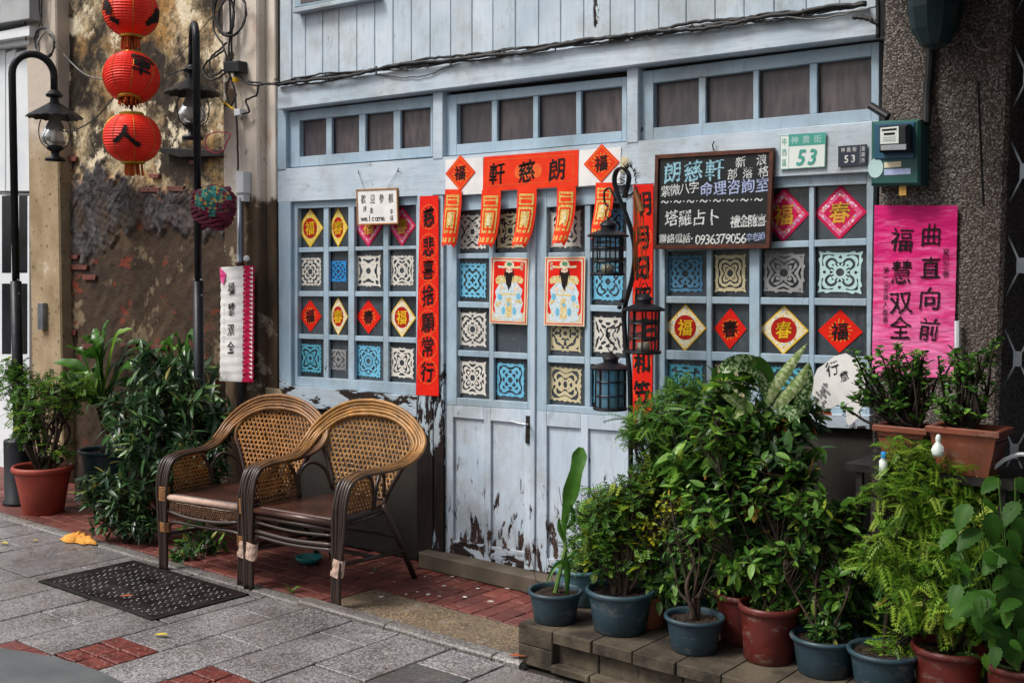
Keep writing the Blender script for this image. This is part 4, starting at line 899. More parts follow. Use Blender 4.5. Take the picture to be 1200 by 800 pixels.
# house number plates
Y = LY-.012
t = thing('number_plate', 'teal and white enamel house number plate reading 53', 'number plate', F(940, 178, Y)); px = [(914, 158.5), (967.8, 155.2), (966.8, 196), (914, 199.2)]
p = PX(px, Y); mb = MB(); p.sheet(mb, .005, .001); mb.build('plate', M('white_enamel'), t)
mb = MB(); p.poly(mb, [(.2, .0), (1, .0), (1, .34), (.2, .34)], .0006); mb.build('band', M('teal_enamel'), t)
mb = MB(); [p.text(mb, ch, .33+.25*i, .17, .24, .0012, .0) for i, ch in enumerate('神農街')]; mb.build('lettering', M('cut_mint'), t)
mb = MB(); [p.text(mb, ch, .1, .2+.3*i, .22, .0012, .0, .7) for i, ch in enumerate('中西區')]; [p.text(mb, ch, .48+.25*i, .67, .62, .0012, .03, .9, skew=.2) for i, ch in enumerate('53')]
p.line(mb, [(.2, 0), (.2, 1)], .0015, .0008); p.line(mb, [(.01, .02), (.99, .02), (.99, .98), (.01, .98), (.01, .02)], .002, .0008); mb.build('lettering', M('teal_enamel'), t)
t = thing('number_plate', 'small dark blue number plate reading 53 beside the meter', 'number plate', F(999, 183, Y)); px = [(982, 171.5), (1016, 169), (1015.3, 193.5), (982, 195.7)]
p = PX(px, Y); mb = MB(); p.sheet(mb, .004, .001); mb.build('plate', M('navy_enamel'), t)
mb = MB(); [p.text(mb, ch, .3+.24*i, .64, .5, .0012, .02, .95) for i, ch in enumerate('53')]; [p.text(mb, ch, .18+.2*i, .2, .24, .0012, .0, .9) for i, ch in enumerate('神農街')]; [p.text(mb, ch, .88, .2+.28*i, .24, .0012, .0, .8) for i, ch in enumerate('臺南市')]; p.line(mb, [(.78, .06), (.78, .94)], .001, .0008); mb.build('lettering', M('chalk_white'), t)
# small paper notice stains on the lintel
tag(MB().pq([(723, 184), (736, 184), (736, 201), (723, 202)], LY-.002, LY-.0008, 0).build('paper_scrap', M('cut_cream'), origin=F(730, 192, LY)), 'faded blank paper scrap pasted on the lintel beside the door banner', 'paper scrap')

# electricity meter
Yp = -.12
t = thing('electric_meter', 'green metal electricity meter box on the pebbledash pillar above pink banner', 'electric meter', F(1055, 180, Yp)); Y = Yp-.11
mb = MB(); mb.pq([(1020.5, 142), (1078, 139.5), (1078, 217), (1020, 217.5)], Y, Yp-.001, .01); mb.build('box', M('meter_green'), t)
mb = MB(); mb.pq([(1024.5, 145.5), (1072, 143), (1072, 186), (1024.5, 187)], Y-.006, Y-.0005, .004); mb.build('door', M('meter_blue'), t)
mb = MB(); mb.pq([(1029, 147.5), (1064, 145), (1065, 177), (1029.5, 178.5)], Y-.055, Y-.006, .012); mb.build('glass_cover', M('dark_glass'), t)
Q = [(1031.5, 150), (1053, 148), (1053, 168), (1031.5, 169)]; p = PX(Q, Y-.0565); mb = MB(); p.sheet(mb, .001); mb.build('dial', M('white_enamel'), t)
mb = MB()
for v in (.1,): p.poly(mb, [(.1, v), (.9, v), (.9, v+.12), (.1, v+.12)], .0006)
p.poly(mb, [(.2, .34), (.8, .34), (.8, .48), (.2, .48)], .0006)
for v in (.62, .74, .84): p.line(mb, [(.15, v), (.85, v)], .0015, .0006)
mb.build('dial_print', M('paper_black'), t)
MB().pq([(1032, 170.5), (1062, 169), (1062, 175.5), (1032, 176.5)], Y-.058, Y-.0555, .001).build('name_strip', M('silver'), t)
MB().pq([(1036, 190.5), (1056, 189), (1056, 195.5), (1036, 197)], Y-.002, Y-.0004, 0).build('sticker', M('paper_cream'), t); MB().pq([(1036, 198.5), (1067, 197), (1067, 204), (1036, 205.5)], Y-.002, Y-.0004, 0).build('sticker', M('chalk_lilac'), t)
c_ = F(1026, 197, Y-.002); mb = MB(); mb.add([c_]+[c_+np.array([.032*cos(a), 0, .040*sin(a)]) for a in np.linspace(0, 2*pi, 25)[:-1]], [(0, 1+i, 1+(i+1) % 24) for i in range(24)]); mb.build('sticker', M('cut_mint'), t)
MB().pq([(1053.5, 217.5), (1062, 217), (1062, 229), (1053.5, 229.5)], Y+.02, Y+.024, .0005).build('seal_tag', MAT.setdefault('tag_tan', pm('tag_tan', 'c79a4e', 'b08440', 30, bump=0)), t)
mb = MB(); mb.tube(smooth_path([F(1086, 145, Yp-.05), F(1087, 110, Yp-.02), F(1090, 75, Yp-.02), F(1091, 20, Yp-.02), F(1091, -40, Yp-.02)]), .018, 10); mb.build('conduit', M('pot_black'), t)
mb = MB(); mb.tube([F(1020, 124, Yp-.03), F(1041, 137, Yp-.05)], .016, 10); mb.build('conduit', M('pot_black'), t)

# pink banner
t = thing('pink_banner', 'tall pink cloth banner with black calligraphy on the pebbledash pillar', 'banner', F(1070, 340, Yp-.01)); Y = Yp-.012
px = [(1025, 240.5), (1122.5, 241), (1117.5, 443), (1022, 439)]; p = PX(px, Y); n, m_ = 12, 30; vs = []
for j in range(m_+1):
    for i in range(n+1): vs.append(p.P(i/n, j/m_, .002+.0016*sin(j*1.1+i*.5)*(.4+j/m_)+.001*sin(j*2.3-i)))
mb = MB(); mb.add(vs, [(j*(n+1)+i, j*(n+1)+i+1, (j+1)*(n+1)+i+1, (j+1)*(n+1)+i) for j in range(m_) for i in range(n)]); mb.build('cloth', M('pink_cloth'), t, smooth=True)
mb = MB()
for ch, v in zip('曲直向前', (.17, .36, .54, .72)): p.text(mb, ch, .70, v, .140, .0058, .005, random.uniform(.85, 1.0), brush=.012, rot=random.uniform(-.12, .06))
for ch, v in zip('福慧双全', (.20, .39, .565, .715)): p.text(mb, ch, .35, v, .146, .0058, .006, random.uniform(.85, 1.0), brush=.013, rot=random.uniform(-.12, .06))
for ch, v in zip('癸巳之春', (.27, .31, .35, .395)): p.text(mb, ch, .88, v, .045, .0058, .0, .9, brush=.01)
for ch, v in zip('願一切吉祥人敬書', (.38, .42, .46, .50, .54, .58, .63, .67)): p.text(mb, ch, .16, v, .042, .0058, .0, .8, brush=.02)
mb.build('lettering', M('paper_black'), t)

# cables along the beam
t = thing('cable_bundle', 'bundle of black cables running along the top of the blue beam', 'cables', F(600, 60, BY))
def cable(px, Y, r, mat, parent, name='cable', jit=1.2, n=6):
    P = smooth_path([F(u, v, Y) for u, v in px], n); P = [q+np.array([0, random.uniform(-1, 1)*.002*jit, random.uniform(-1, 1)*.003*jit]) for q in P]; return MB().tube(P, r, 6).build(name, M(mat), parent, smooth=True)
for k in range(5):
    o = (k-2)*1.5; pts = []
    for u in range(325, 1031, 30): v = ly(u, *BT)-4+o*.8+2.2*sin(u*.021*(1+.15*k)+k*2)+1.2*sin(u*.06+k); pts.append((u, v))
    cable(pts, BY-.015-.008*(k % 3), (.008, .006, .010, .005, .006)[k], 'cable_black' if k != 3 else 'cable_grey', t)
cable([(440, 87), (470, 91), (500, 88), (530, 77)], BY-.01, .003, 'cable_black', t)
cable([(1028, -30), (1029, 10), (1029, 45)], Yp-.01, .010, 'cable_black', t); cable([(1000, 20), (1015, 22), (1025, 26), (1030, 28)], Yp-.02, .010, 'cable_black', t)
cable([(1028, 8), (1000, 14), (960, 22), (900, 20), (860, 30), (800, 37)], BY-.03, .004, 'cable_grey', t)
for u in (345, 380, 440, 500, 527, 590, 650, 757, 810, 870, 940):
    MB().pq([(u, ly(u, *BT)-9), (u+1.6, ly(u, *BT)-9), (u+1.6, ly(u, *BT)+2), (u, ly(u, *BT)+2)], BY-.034, BY-.031, 0).build('clip', M('cable_black'), t)
# cables and boxes on the column
t = thing('column_cables', 'tangle of black cables and coils fixed to the cream column', 'cables', F(280, 70, -.2)); Yc = -.125
def coil(u, v, ru, rv, Y, turns, r, mat, parent, tilt=0):
    P = []
    for k in range(turns*20+1):
        a = 2*pi*k/20; P.append(F(u+(ru+random.uniform(-1, 1)*1.2)*cos(a)+tilt*sin(a), v+(rv+1.5*sin(k*.07))*sin(a), Y-.004*(k/20)))
    return MB().tube(P, r, 5).build('coil', M(mat), parent, smooth=True)
coil(262, 15, 12, 26, Yc-.03, 4, .006, 'cable_black', t, 3); coil(272, 18, 16, 24, Yc-.05, 3, .006, 'cable_black', t, -3)
for px in ([(268, -20), (270, 30), (268, 60), (270, 78)], [(277, -20), (272, 30), (271, 80)], [(258, -20), (250, 30), (262, 55), (268, 80)], [(262, 82), (250, 88), (246, 70), (258, 58), (266, 50)], [(275, 84), (290, 95), (305, 97), (325, 99)], [(275, 86), (292, 99), (310, 99), (328, 97)], [(268, 86), (272, 95), (276, 115), (278, 160), (279, 200)],
           [(303, 98), (300, 112), (288, 118), (292, 130), (284, 134)], [(270, 90), (265, 105), (270, 125), (277, 110)], [(268, 82), (255, 92), (243, 92), (238, 80), (246, 70), (262, 60)]):
    cable(px, Yc-.015, .007, 'cable_black', t)
MB().pq([(261, 73), (279, 71), (280, 84), (262, 85)], Yc-.05, Yc+.02, .004).build('junction_box', M('pot_black'), t)
MB().pq([(272, 91), (276, 91), (276, 96), (272, 96)], Yc-.04, Yc-.015, .002).build('yellow_connector', M('paper_yellow'), t)
MB().pq([(274, 128), (281, 127), (281, 135), (274, 136)], Yc-.03, Yc+.02, .003).build('white_connector', M('white_paint'), t)
cable([(260, 119), (268, 124), (276, 130)], Yc-.02, .006, 'paper_yellow', t)
t = thing('conduit_pipe', 'galvanised pipe with white junction box running down the column', 'pipe', F(281, 300, Yc))
mb = MB(); mb.tube([F(281.5, 232, Yc-.02), F(281.5, 480, Yc-.02)], .022, 12); mb.build('pipe', M('galvanised'), t, smooth=True)
MB().pq([(276, 202), (285, 201), (285, 226), (276, 227)], Yc-.04, Yc+.02, .004).build('junction_box', M('white_paint'), t); MB().pq([(277.5, 226.5), (285.5, 226.5), (285.5, 236), (277.5, 236)], Yc-.03, Yc+.02, .004).build('pipe_collar', M('white_paint'), t)
# cables at the left pillar
t = thing('cable_coil', 'black cable coil hanging on the far left pillar', 'cables', F(52, 45, -.15))
coil(52, 50, 11, 17, -.16, 5, .006, 'cable_black', t, 2); coil(54, 52, 9, 15, -.2, 3, .006, 'cable_grey', t, -2)
for px in ([(47, -20), (46, 10), (50, 32)], [(50, -20), (48, 20), (44, 45)], [(28, -20), (30, 40), (31, 48)]): cable(px, -.14, .006, 'cable_black', t)
tag(cable([(58, 40), (70, 58), (90, 80), (105, 90), (124, 93)], -.12, .006, 'cable_grey', None, 'wire'), 'grey wire sagging from the cable coil to the red lanterns', 'wire')

# hanging scroll on the pipe
t = thing('hanging_scroll', 'narrow white and magenta cloth scroll tied to the galvanised pipe', 'scroll', F(278, 380, Yc-.06)); Y = Yc-.05
px = [(259, 313), (298, 311), (297, 448), (257.5, 446)]; p = PX(px, Y)
def cloth(p, u0, u1, mat, name, amp, fr, n=5, m_=40):
    vs = [p.P(lerp(u0, u1, i/n), j/m_, amp*sin(j*fr+i*.3)+.006*sin(pi*i/n)) for j in range(m_+1) for i in range(n+1)]; mb = MB(); mb.add(vs, [(j*(n+1)+i, j*(n+1)+i+1, (j+1)*(n+1)+i+1, (j+1)*(n+1)+i) for j in range(m_) for i in range(n)]); return mb.build(name, M(mat), t, smooth=True)
cloth(p, 0, .68, 'paper_white', 'cloth', .003, 2.1); cloth(p, .68, 1, 'paper_magenta', 'lining', .006, 2.1)
mb = MB()
for j in range(26):
    v = .03+j*.037; p.poly(mb, [(.90, v-.010), (1.0, v-.016), (1.0, v+.012)], .012); p.poly(mb, [(.70, v-.004), (.80, v), (.70, v+.006)], .012)
mb.build('white_fringe', M('paper_white'), t)
mb = MB(); p.poly(mb, [(0, .0), (.2, .06), (.12, .16), (.03, .12)], .012); mb.build('folded_corner', M('pink_cloth'), t)
mb = MB()
for ch, v in zip('福慧双全', (.19, .37, .545, .70)): p.text(mb, ch, .36, v, .115, .011, .01, .85, brush=.02)
for k in range(9): p.text(mb, '人', .15, .33+.04*k, .026, .011, 0)
mb.build('lettering', M('paper_black'), t)
mb = MB(); P = [F(281+4*cos(a), 309+2*sin(a), Yc-.02) for a in (0, 1, 2)]; mb.lathe(F(281.5, 312, Yc-.02), [(.024, 0), (.028, .01), (.027, .025), (.023, .03)], 12); mb.build('tie', M('wood_brown'), t)
mb = MB(); mb.lathe(F(289, 305, Yc-.07), [(.0, -.01), (.018, 0), (.022, .015), (.012, .03), (0, .034)], 10); mb.build('knot', M('paper_white'), t)

# ================================================================== LAMP POSTS
def lamp_post(base, off, top_z, label, shade_r=.19, pr=.028, blackbase=False):
    t = thing('street_lamp', label, 'street lamp', base, 'old fashioned black lamp posts')
    b0 = np.array(base, float); o = np.array([off[0], off[1], 0.]); R = np.linalg.norm(o)/2; zt = top_z-R
    MB().tube([b0, b0+[0, 0, top_z*.50]], pr*1.45, 14).build('lower_post', M('blackmetal'), t, smooth=True)
    P = [b0+[0, 0, top_z*.49], b0+[0, 0, zt]]+[b0+o/2-o/2*cos(a)+np.array([0, 0, zt+R*1.05*sin(a)]) for a in np.linspace(0, pi, 14)[1:]]+[b0+o+[0, 0, zt-.12]]
    MB().tube(P, pr, 12).build('arched_post', M('blackmetal'), t, smooth=True)
    c = b0+o+np.array([0, 0, zt-.12]); s = shade_r/.19
    mb = MB(); mb.lathe(c, [(.028*s, .02), (.06*s, -.015*s), (.055*s, -.03*s), (.03*s, -.035*s), (.032*s, -.075*s)], 20, closed=False); mb.build('cap', M('blackmetal'), t)
    mb = MB(); rip = lambda k, n: .0; prof = [(.035*s, -.07*s), (.19*s, -.165*s), (.192*s, -.172*s), (.03*s, -.08*s)]
    n = 32; vs = []; fs = []
    for r, z in prof:
        for k in range(n): a = 2*pi*k/n; q = r*(1+(.035 if k % 2 else -.02)*(r > .1*s)); vs.append((c[0]+q*cos(a), c[1]+q*sin(a), c[2]+z-(.008*s if (k % 2 and r > .1*s) else 0)))
    for i in range(3):
        for k in range(n): k2 = (k+1) % n; fs.append((i*n+k, i*n+k2, (i+1)*n+k2, (i+1)*n+k))
    mb.add(vs, fs); mb.build('shade', M('blackmetal'), t)
    mb = MB(); mb.lathe(c, [(.038*s, -.10*s), (.042*s, -.2*s), (.07*s, -.25*s), (.098*s, -.31*s), (.085*s, -.36*s), (.045*s, -.385*s)], 20); mb.build('glass_chimney', M('lamp_glass'), t, smooth=True)
    mb = MB(); mb.lathe(c, [(.0, -.36*s), (.055*s, -.375*s), (.06*s, -.40*s), (.03*s, -.42*s), (.03*s, -.45*s), (.07*s, -.465*s), (.072*s, -.485*s), (0, -.49*s)], 20); mb.build('burner', M('blackmetal'), t, smooth=True)
    mb = MB()
    for a in (.5, 2.6, 4.7): d = np.array([cos(a), sin(a), 0]); mb.tube(smooth_path([c+d*.07*s+[0, 0, -.12*s], c+d*.12*s+[0, 0, -.25*s], c+d*.11*s+[0, 0, -.35*s], c+d*.06*s+[0, 0, -.40*s]], 4), .004, 5)
    mb.build('wire_guard', M('blackmetal'), t)
    if blackbase: mb = MB(); mb.lathe(b0, [(.12, 0), (.12, .02), (.105, .03), (.105, .46), (.10, .475), (.05, .48), (.045, .52)], 24, closed=True); mb.build('base', M('blackmetal'), t, smooth=True)
    mb = MB()
    for z in (.97, 1.03): q = b0+np.array([0, 0, top_z*.5*z-.04]); rr = ray(*[0, 0]); mb.tube([q+[-pr*1.75, 0, 0], q+[pr*1.75, 0, 0]], .006, 6)
    mb.build('bolt', M('silver'), t); return t
b = NB('lamp_glass'); b.col('b9bab8').set(.12, .6); b.p.inputs['Transmission Weight'].default_value = .65; b.p.inputs['Alpha'].default_value = 1
bL = G(16, 592); dirL = np.array([ray(40, 300)[1], -ray(40, 300)[0]]); dirL /= np.linalg.norm(dirL); dL = depth(bL)
R1 = 45/FPX*dL
def post_height(base, v, u): 
    r = ray(u, v); d = depth(base); return (CAM+r*d)[2]
bL = np.array([*AD(20, 400, dL)[:2], 0])
lamp_post(bL, dirL*R1, post_height(bL, 69, 25), 'black lamp post at the far left edge before the white house', shade_r=.5*62/FPX*dL, pr=4.2/FPX*dL, blackbase=True)
bR = F(233, 400, -.42); bR[2] = 0; dR = depth(bR)
rr = ray(232, 300); rd = np.array([rr[0], rr[1]])/np.hypot(rr[0], rr[1]); pp_ = np.array([rd[1], -rd[0]])
lamp_post(bR, rd*.26-pp_*.028, post_height(bR, 37, 233)+.02, 'black lamp post standing among the plants behind the left armchair', shade_r=.5*63/FPX*(dR+.25), pr=4.2/FPX*dR)

# ================================================================== RED LANTERNS
LQ = [(153.5, 14, 31.5, 29, '大'), (154, 91, 32, 28.5, '軍'), (155, 162, 32.5, 28.5, '人')]
DL = 7.0
for i, (u, v, ru, rv, ch) in enumerate(LQ):
    c = AD(u, v, DL); s = DL/FPX; R, H = ru*s, rv*s
    t = thing('red_lantern', ('pleated red paper lantern, topmost of the hanging string', 'middle red paper lantern of the string, lifted to show its tassel', 'lowest red paper lantern with a bold black character for person')[i], 'lantern', c, 'red lanterns hanging in a string')
    tilt = (.0, -.22, .04)[i]
    prof = []; n = 44; a0 = radians(20)
    for k in range(n+1): a = -pi/2+a0+(pi-2*a0)*k/n; prof.append((R*cos(a)**.82*(1+.012*(1 if k % 2 else -1)), H*sin(a)))
    mb = MB(); mb.lathe((0, 0, 0), prof, 40)
    rot = Matrix.Rotation(tilt, 3, 'Y') @ Matrix.Rotation(tilt*1.2, 3, 'X')
    def RT(m_): m_.v = [tuple(c+np.array(rot @ Vector(q))) for q in m_.v]; return m_
    RT(mb).build('shade', M('lantern_red'), t, smooth=False)
    for sg, nm in ((1, 'top_cap'), (-1, 'bottom_cap')):
        mb = MB(); z0 = H*sin(pi/2-a0); rc = prof[0][0]; mb.lathe((0, 0, 0), [(rc*1.04, sg*(z0-.012)), (rc*1.04, sg*(z0+.012)), (rc*.86, sg*(z0+.018)), (rc*.86, sg*(z0-.01))], 24); RT(mb).build(nm, M('brass'), t)
    mb = MB()
    for k in range(8):
        a = 2*pi*k/8+.3; mb.tube([(1.012*R*cos(b_)**.82*cos(a), 1.012*R*cos(b_)**.82*sin(a), 1.01*H*sin(b_)) for b_ in np.linspace(-pi/2+a0, pi/2-a0, 14)], .0018, 4)
    RT(mb).build('thread', M('brass'), t)
    mb = MB(); z0 = -H*sin(pi/2-a0)
    for k in range(46):
        a = random.uniform(0, 6.28); q = random.uniform(.2, 1)*R*.33; mb.tube([(q*cos(a), q*sin(a), z0+.01), (q*1.15*cos(a)+random.uniform(-.004, .004), q*1.15*sin(a), z0-(.085 if i != 1 else .045)*random.uniform(.9, 1.1))], .0045, 4)
    RT(mb).build('tassel', M('tassel'), t)
    view = -ray(u, v); view /= np.linalg.norm(view); az0 = math.atan2(view[1], view[0]); mb = MB()
    STK = {0: [[(-.95, .25), (-.8, .1), (-.86, -.05)], [(-.95, 0), (-.75, -.05), (-.8, -.3)], [(-.78, -.42), (-.68, -.5), (-.5, -.62)], [(.95, .1), (.85, -.2), (.7, -.45)], [(.95, -.1), (.9, -.35), (.6, -.58)]],
           1: [[(.0, .50), (.05, .3)], [(.0, .46), (.35, .47), (.72, .40), (.7, .28)], [(.12, .30), (.62, .26)], [(.12, .30), (.16, .02)], [(.60, .28), (.58, .0)], [(.14, .16), (.6, .13)], [(.16, .02), (.6, .0)], [(.05, -.14), (.68, -.16)], [(.36, .40), (.37, -.34)]],
           2: [[(-.22, .46), (-.27, .22), (-.40, -.02), (-.60, -.22)], [(-.27, .18), (-.12, -.02), (.08, -.22), (.26, -.34)]]}[i]
    for st_ in STK:
        P = smooth_path([(x, y, 0) for x, y in st_], 6) if len(st_) > 2 else [lerp(np.array([*st_[0], 0.]), np.array([*st_[1], 0.]), k/8) for k in range(9)]; vs = []; n_ = len(P)
        for k, q in enumerate(P):
            T_ = unit(P[min(k+1, n_-1)]-P[max(k-1, 0)]); w_ = (.075 if i == 2 else .05 if i == 1 else .085)*(1+.35*sin(k*1.3+i)*.4)*(1.15 if i == 2 and k > n_*.6 else 1)
            for sg in (-1, 1):
                x, y = q[0]-T_[1]*w_*sg, q[1]+T_[0]*w_*sg; el = math.asin(max(-.9, min(.9, y)))*1.0; az = az0+math.asin(max(-.97, min(.97, x)))
                vs.append((1.035*R*max(cos(el), .2)**.82*cos(az), 1.035*R*max(cos(el), .2)**.82*sin(az), 1.035*H*sin(el)))
        mb.add(vs, [(2*k, 2*k+1, 2*k+3, 2*k+2) for k in range(n_-1)])
    RT(mb).build('lettering', M('paper_black'), t)
    MB().tube([AD(u, v-rv, DL), AD(u-.5, v-rv-(50 if i == 0 else 22), DL)], .006, 6).build('cord', M('cable_black'), t)
tag(cable([(196, 88), (215, 82), (233, 74)], -.42, .004, 'cable_black', None, 'wire'), 'thin black wire between the red lanterns and right lamp post', 'wire')
tag(MB().tube(smooth_path([AD(133, 115, 7.4), AD(110, 140, 7.6), AD(84, 154, 8.), AD(66, 152, dL)], 5), .005, 5).build('wire', M('cable_black')), 'black wire from the lowest red lantern to the left lamp', 'wire')
tag(MB().tube(smooth_path([F(196, 80, -.4), F(215, 60, -.25), F(240, 30, -.15), F(262, 5, -.15)], 5), .003, 5).build('wire', M('cable_black')), 'thin dark wire rising from the lanterns to the column cables', 'wire')
tag(MB().tube(smooth_path([F(242, 176, -.3), F(241, 165, -.3), F(246, 157, -.3), F(258, 155, -.3), F(270, 157, -.3), F(266, 166, -.3), F(262, 176, -.3), F(252, 179, -.3), F(243, 175, -.3)], 5), .004, 5).build('wire_loop', MAT.setdefault('pink_wire', pm('pink_wire', 'c03a5a', 'b02c4c', 20, bump=0))), 'loose loop of pink wire behind the right lamp post', 'wire')
# woven hat
c = F(250, 241, -.36); s = depth(c)/FPX
t = thing('woven_bag', 'round woven magenta and teal bag hanging behind the right lamp post', 'bag', c)
b = NB('woven_mix'); v = b.n('TexVoronoi'); v.inputs['Scale'].default_value = 55; b.l(b.pos, v.inputs['Vector']); sp = b.n('SeparateColor'); b.l(v.outputs['Color'], sp.inputs[0]); b.col(b.ramp(sp.outputs[0], [(0, '2c6a66'), (.25, '3c8a84'), (.42, 'a8924a'), (.55, '56958c'), (.68, '7c2440'), (.9, 'b8a468')], 'CONSTANT')).set(.8, .2).bump(v.outputs['Distance'], .6, .006)
pm('straw_magenta', '7c1c3e', '4a1226', 40, (1, 1, 3), rough=.7, bump=.5)
mb = MB(); n = 18
R, H = 32*s, 29*s
for k in range(14):
    zc = -H*.85+k*H*1.5/13; r = R*math.sqrt(max(.05, 1-(zc/H)**2)); P = [c+np.array([r*cos(a)*(1+.02*sin(5*a+k)), r*.6*sin(a), zc+.012*sin(3*a+k*1.3)]) for a in np.linspace(0, 2*pi, 29)]; mb.tube(P, R*.075, 6)
mb.build('woven_body', M('straw_magenta'), t, smooth=True)
mb = MB(); vs = []; vd = -ray(250, 241); vd /= np.linalg.norm(vd); right = np.cross(vd, [0, 0, 1]); right /= np.linalg.norm(right); up_ = np.cross(right, vd)
for k in range(9):
    r = k/8
    for j in range(24): a = 2*pi*j/24; vs.append(c-right*(-.0)+vd*(R*.86*math.sqrt(1-(.6*r)**2)+.02)+right*(r*R*.66*cos(a))+up_*(H*.18+r*H*.62*sin(a)))
mb.add(vs, [(k*24+j, k*24+(j+1) % 24, (k+1)*24+(j+1) % 24, (k+1)*24+j) for k in range(8) for j in range(24)]); mb.build('patterned_face', M('woven_mix'), t, smooth=True)

# ================================================================== RATTAN ARMCHAIRS
def weave(inside, m3, bbox, sp, w, mb, alt=.0022, step=.016):
    """three-way cane lattice: strips over the 2-D region `inside`, mapped to space by m3(a,b,offset)"""
    (a0, b0), (a1, b1) = bbox; c = ((a0+a1)/2, (b0+b1)/2); R = math.hypot(a1-a0, b1-b0)/2
    for di, th in enumerate((0, pi/3, -pi/3)):
        d = (cos(th), sin(th)); n = (-d[1], d[0]); K = int(R/sp)+1
        for k in range(-K, K+1):
            o = (k+.5*(di == 0))*sp; run = []; s = -R
            def flush(run):
                if len(run) < 2: return
                vs = []; 
                for j, (a, b_) in enumerate(run):
                    z = alt*(di-1)+.0008*sin(j*1.9+di*2); vs += [m3(a-n[0]*w/2, b_-n[1]*w/2, z-.001), m3(a, b_, z+.0015), m3(a+n[0]*w/2, b_+n[1]*w/2, z-.001)]
                fs = []
                for j in range(len(run)-1): fs += [(3*j, 3*j+1, 3*j+4, 3*j+3), (3*j+1, 3*j+2, 3*j+5, 3*j+4)]
                mb.add(vs, fs)
            wob = random.uniform(-.0016, .0016); gap = random.uniform(-R, R) if random.random() < .16 else 9
            while s <= R:
                q = (c[0]+d[0]*s+n[0]*(o+wob*sin(s*40+k)), c[1]+d[1]*s+n[1]*(o+wob*sin(s*40+k)))
                if inside(*q) and not gap < s < gap+.035: run.append(q)
                else: flush(run); run = []
                s += step
            flush(run)
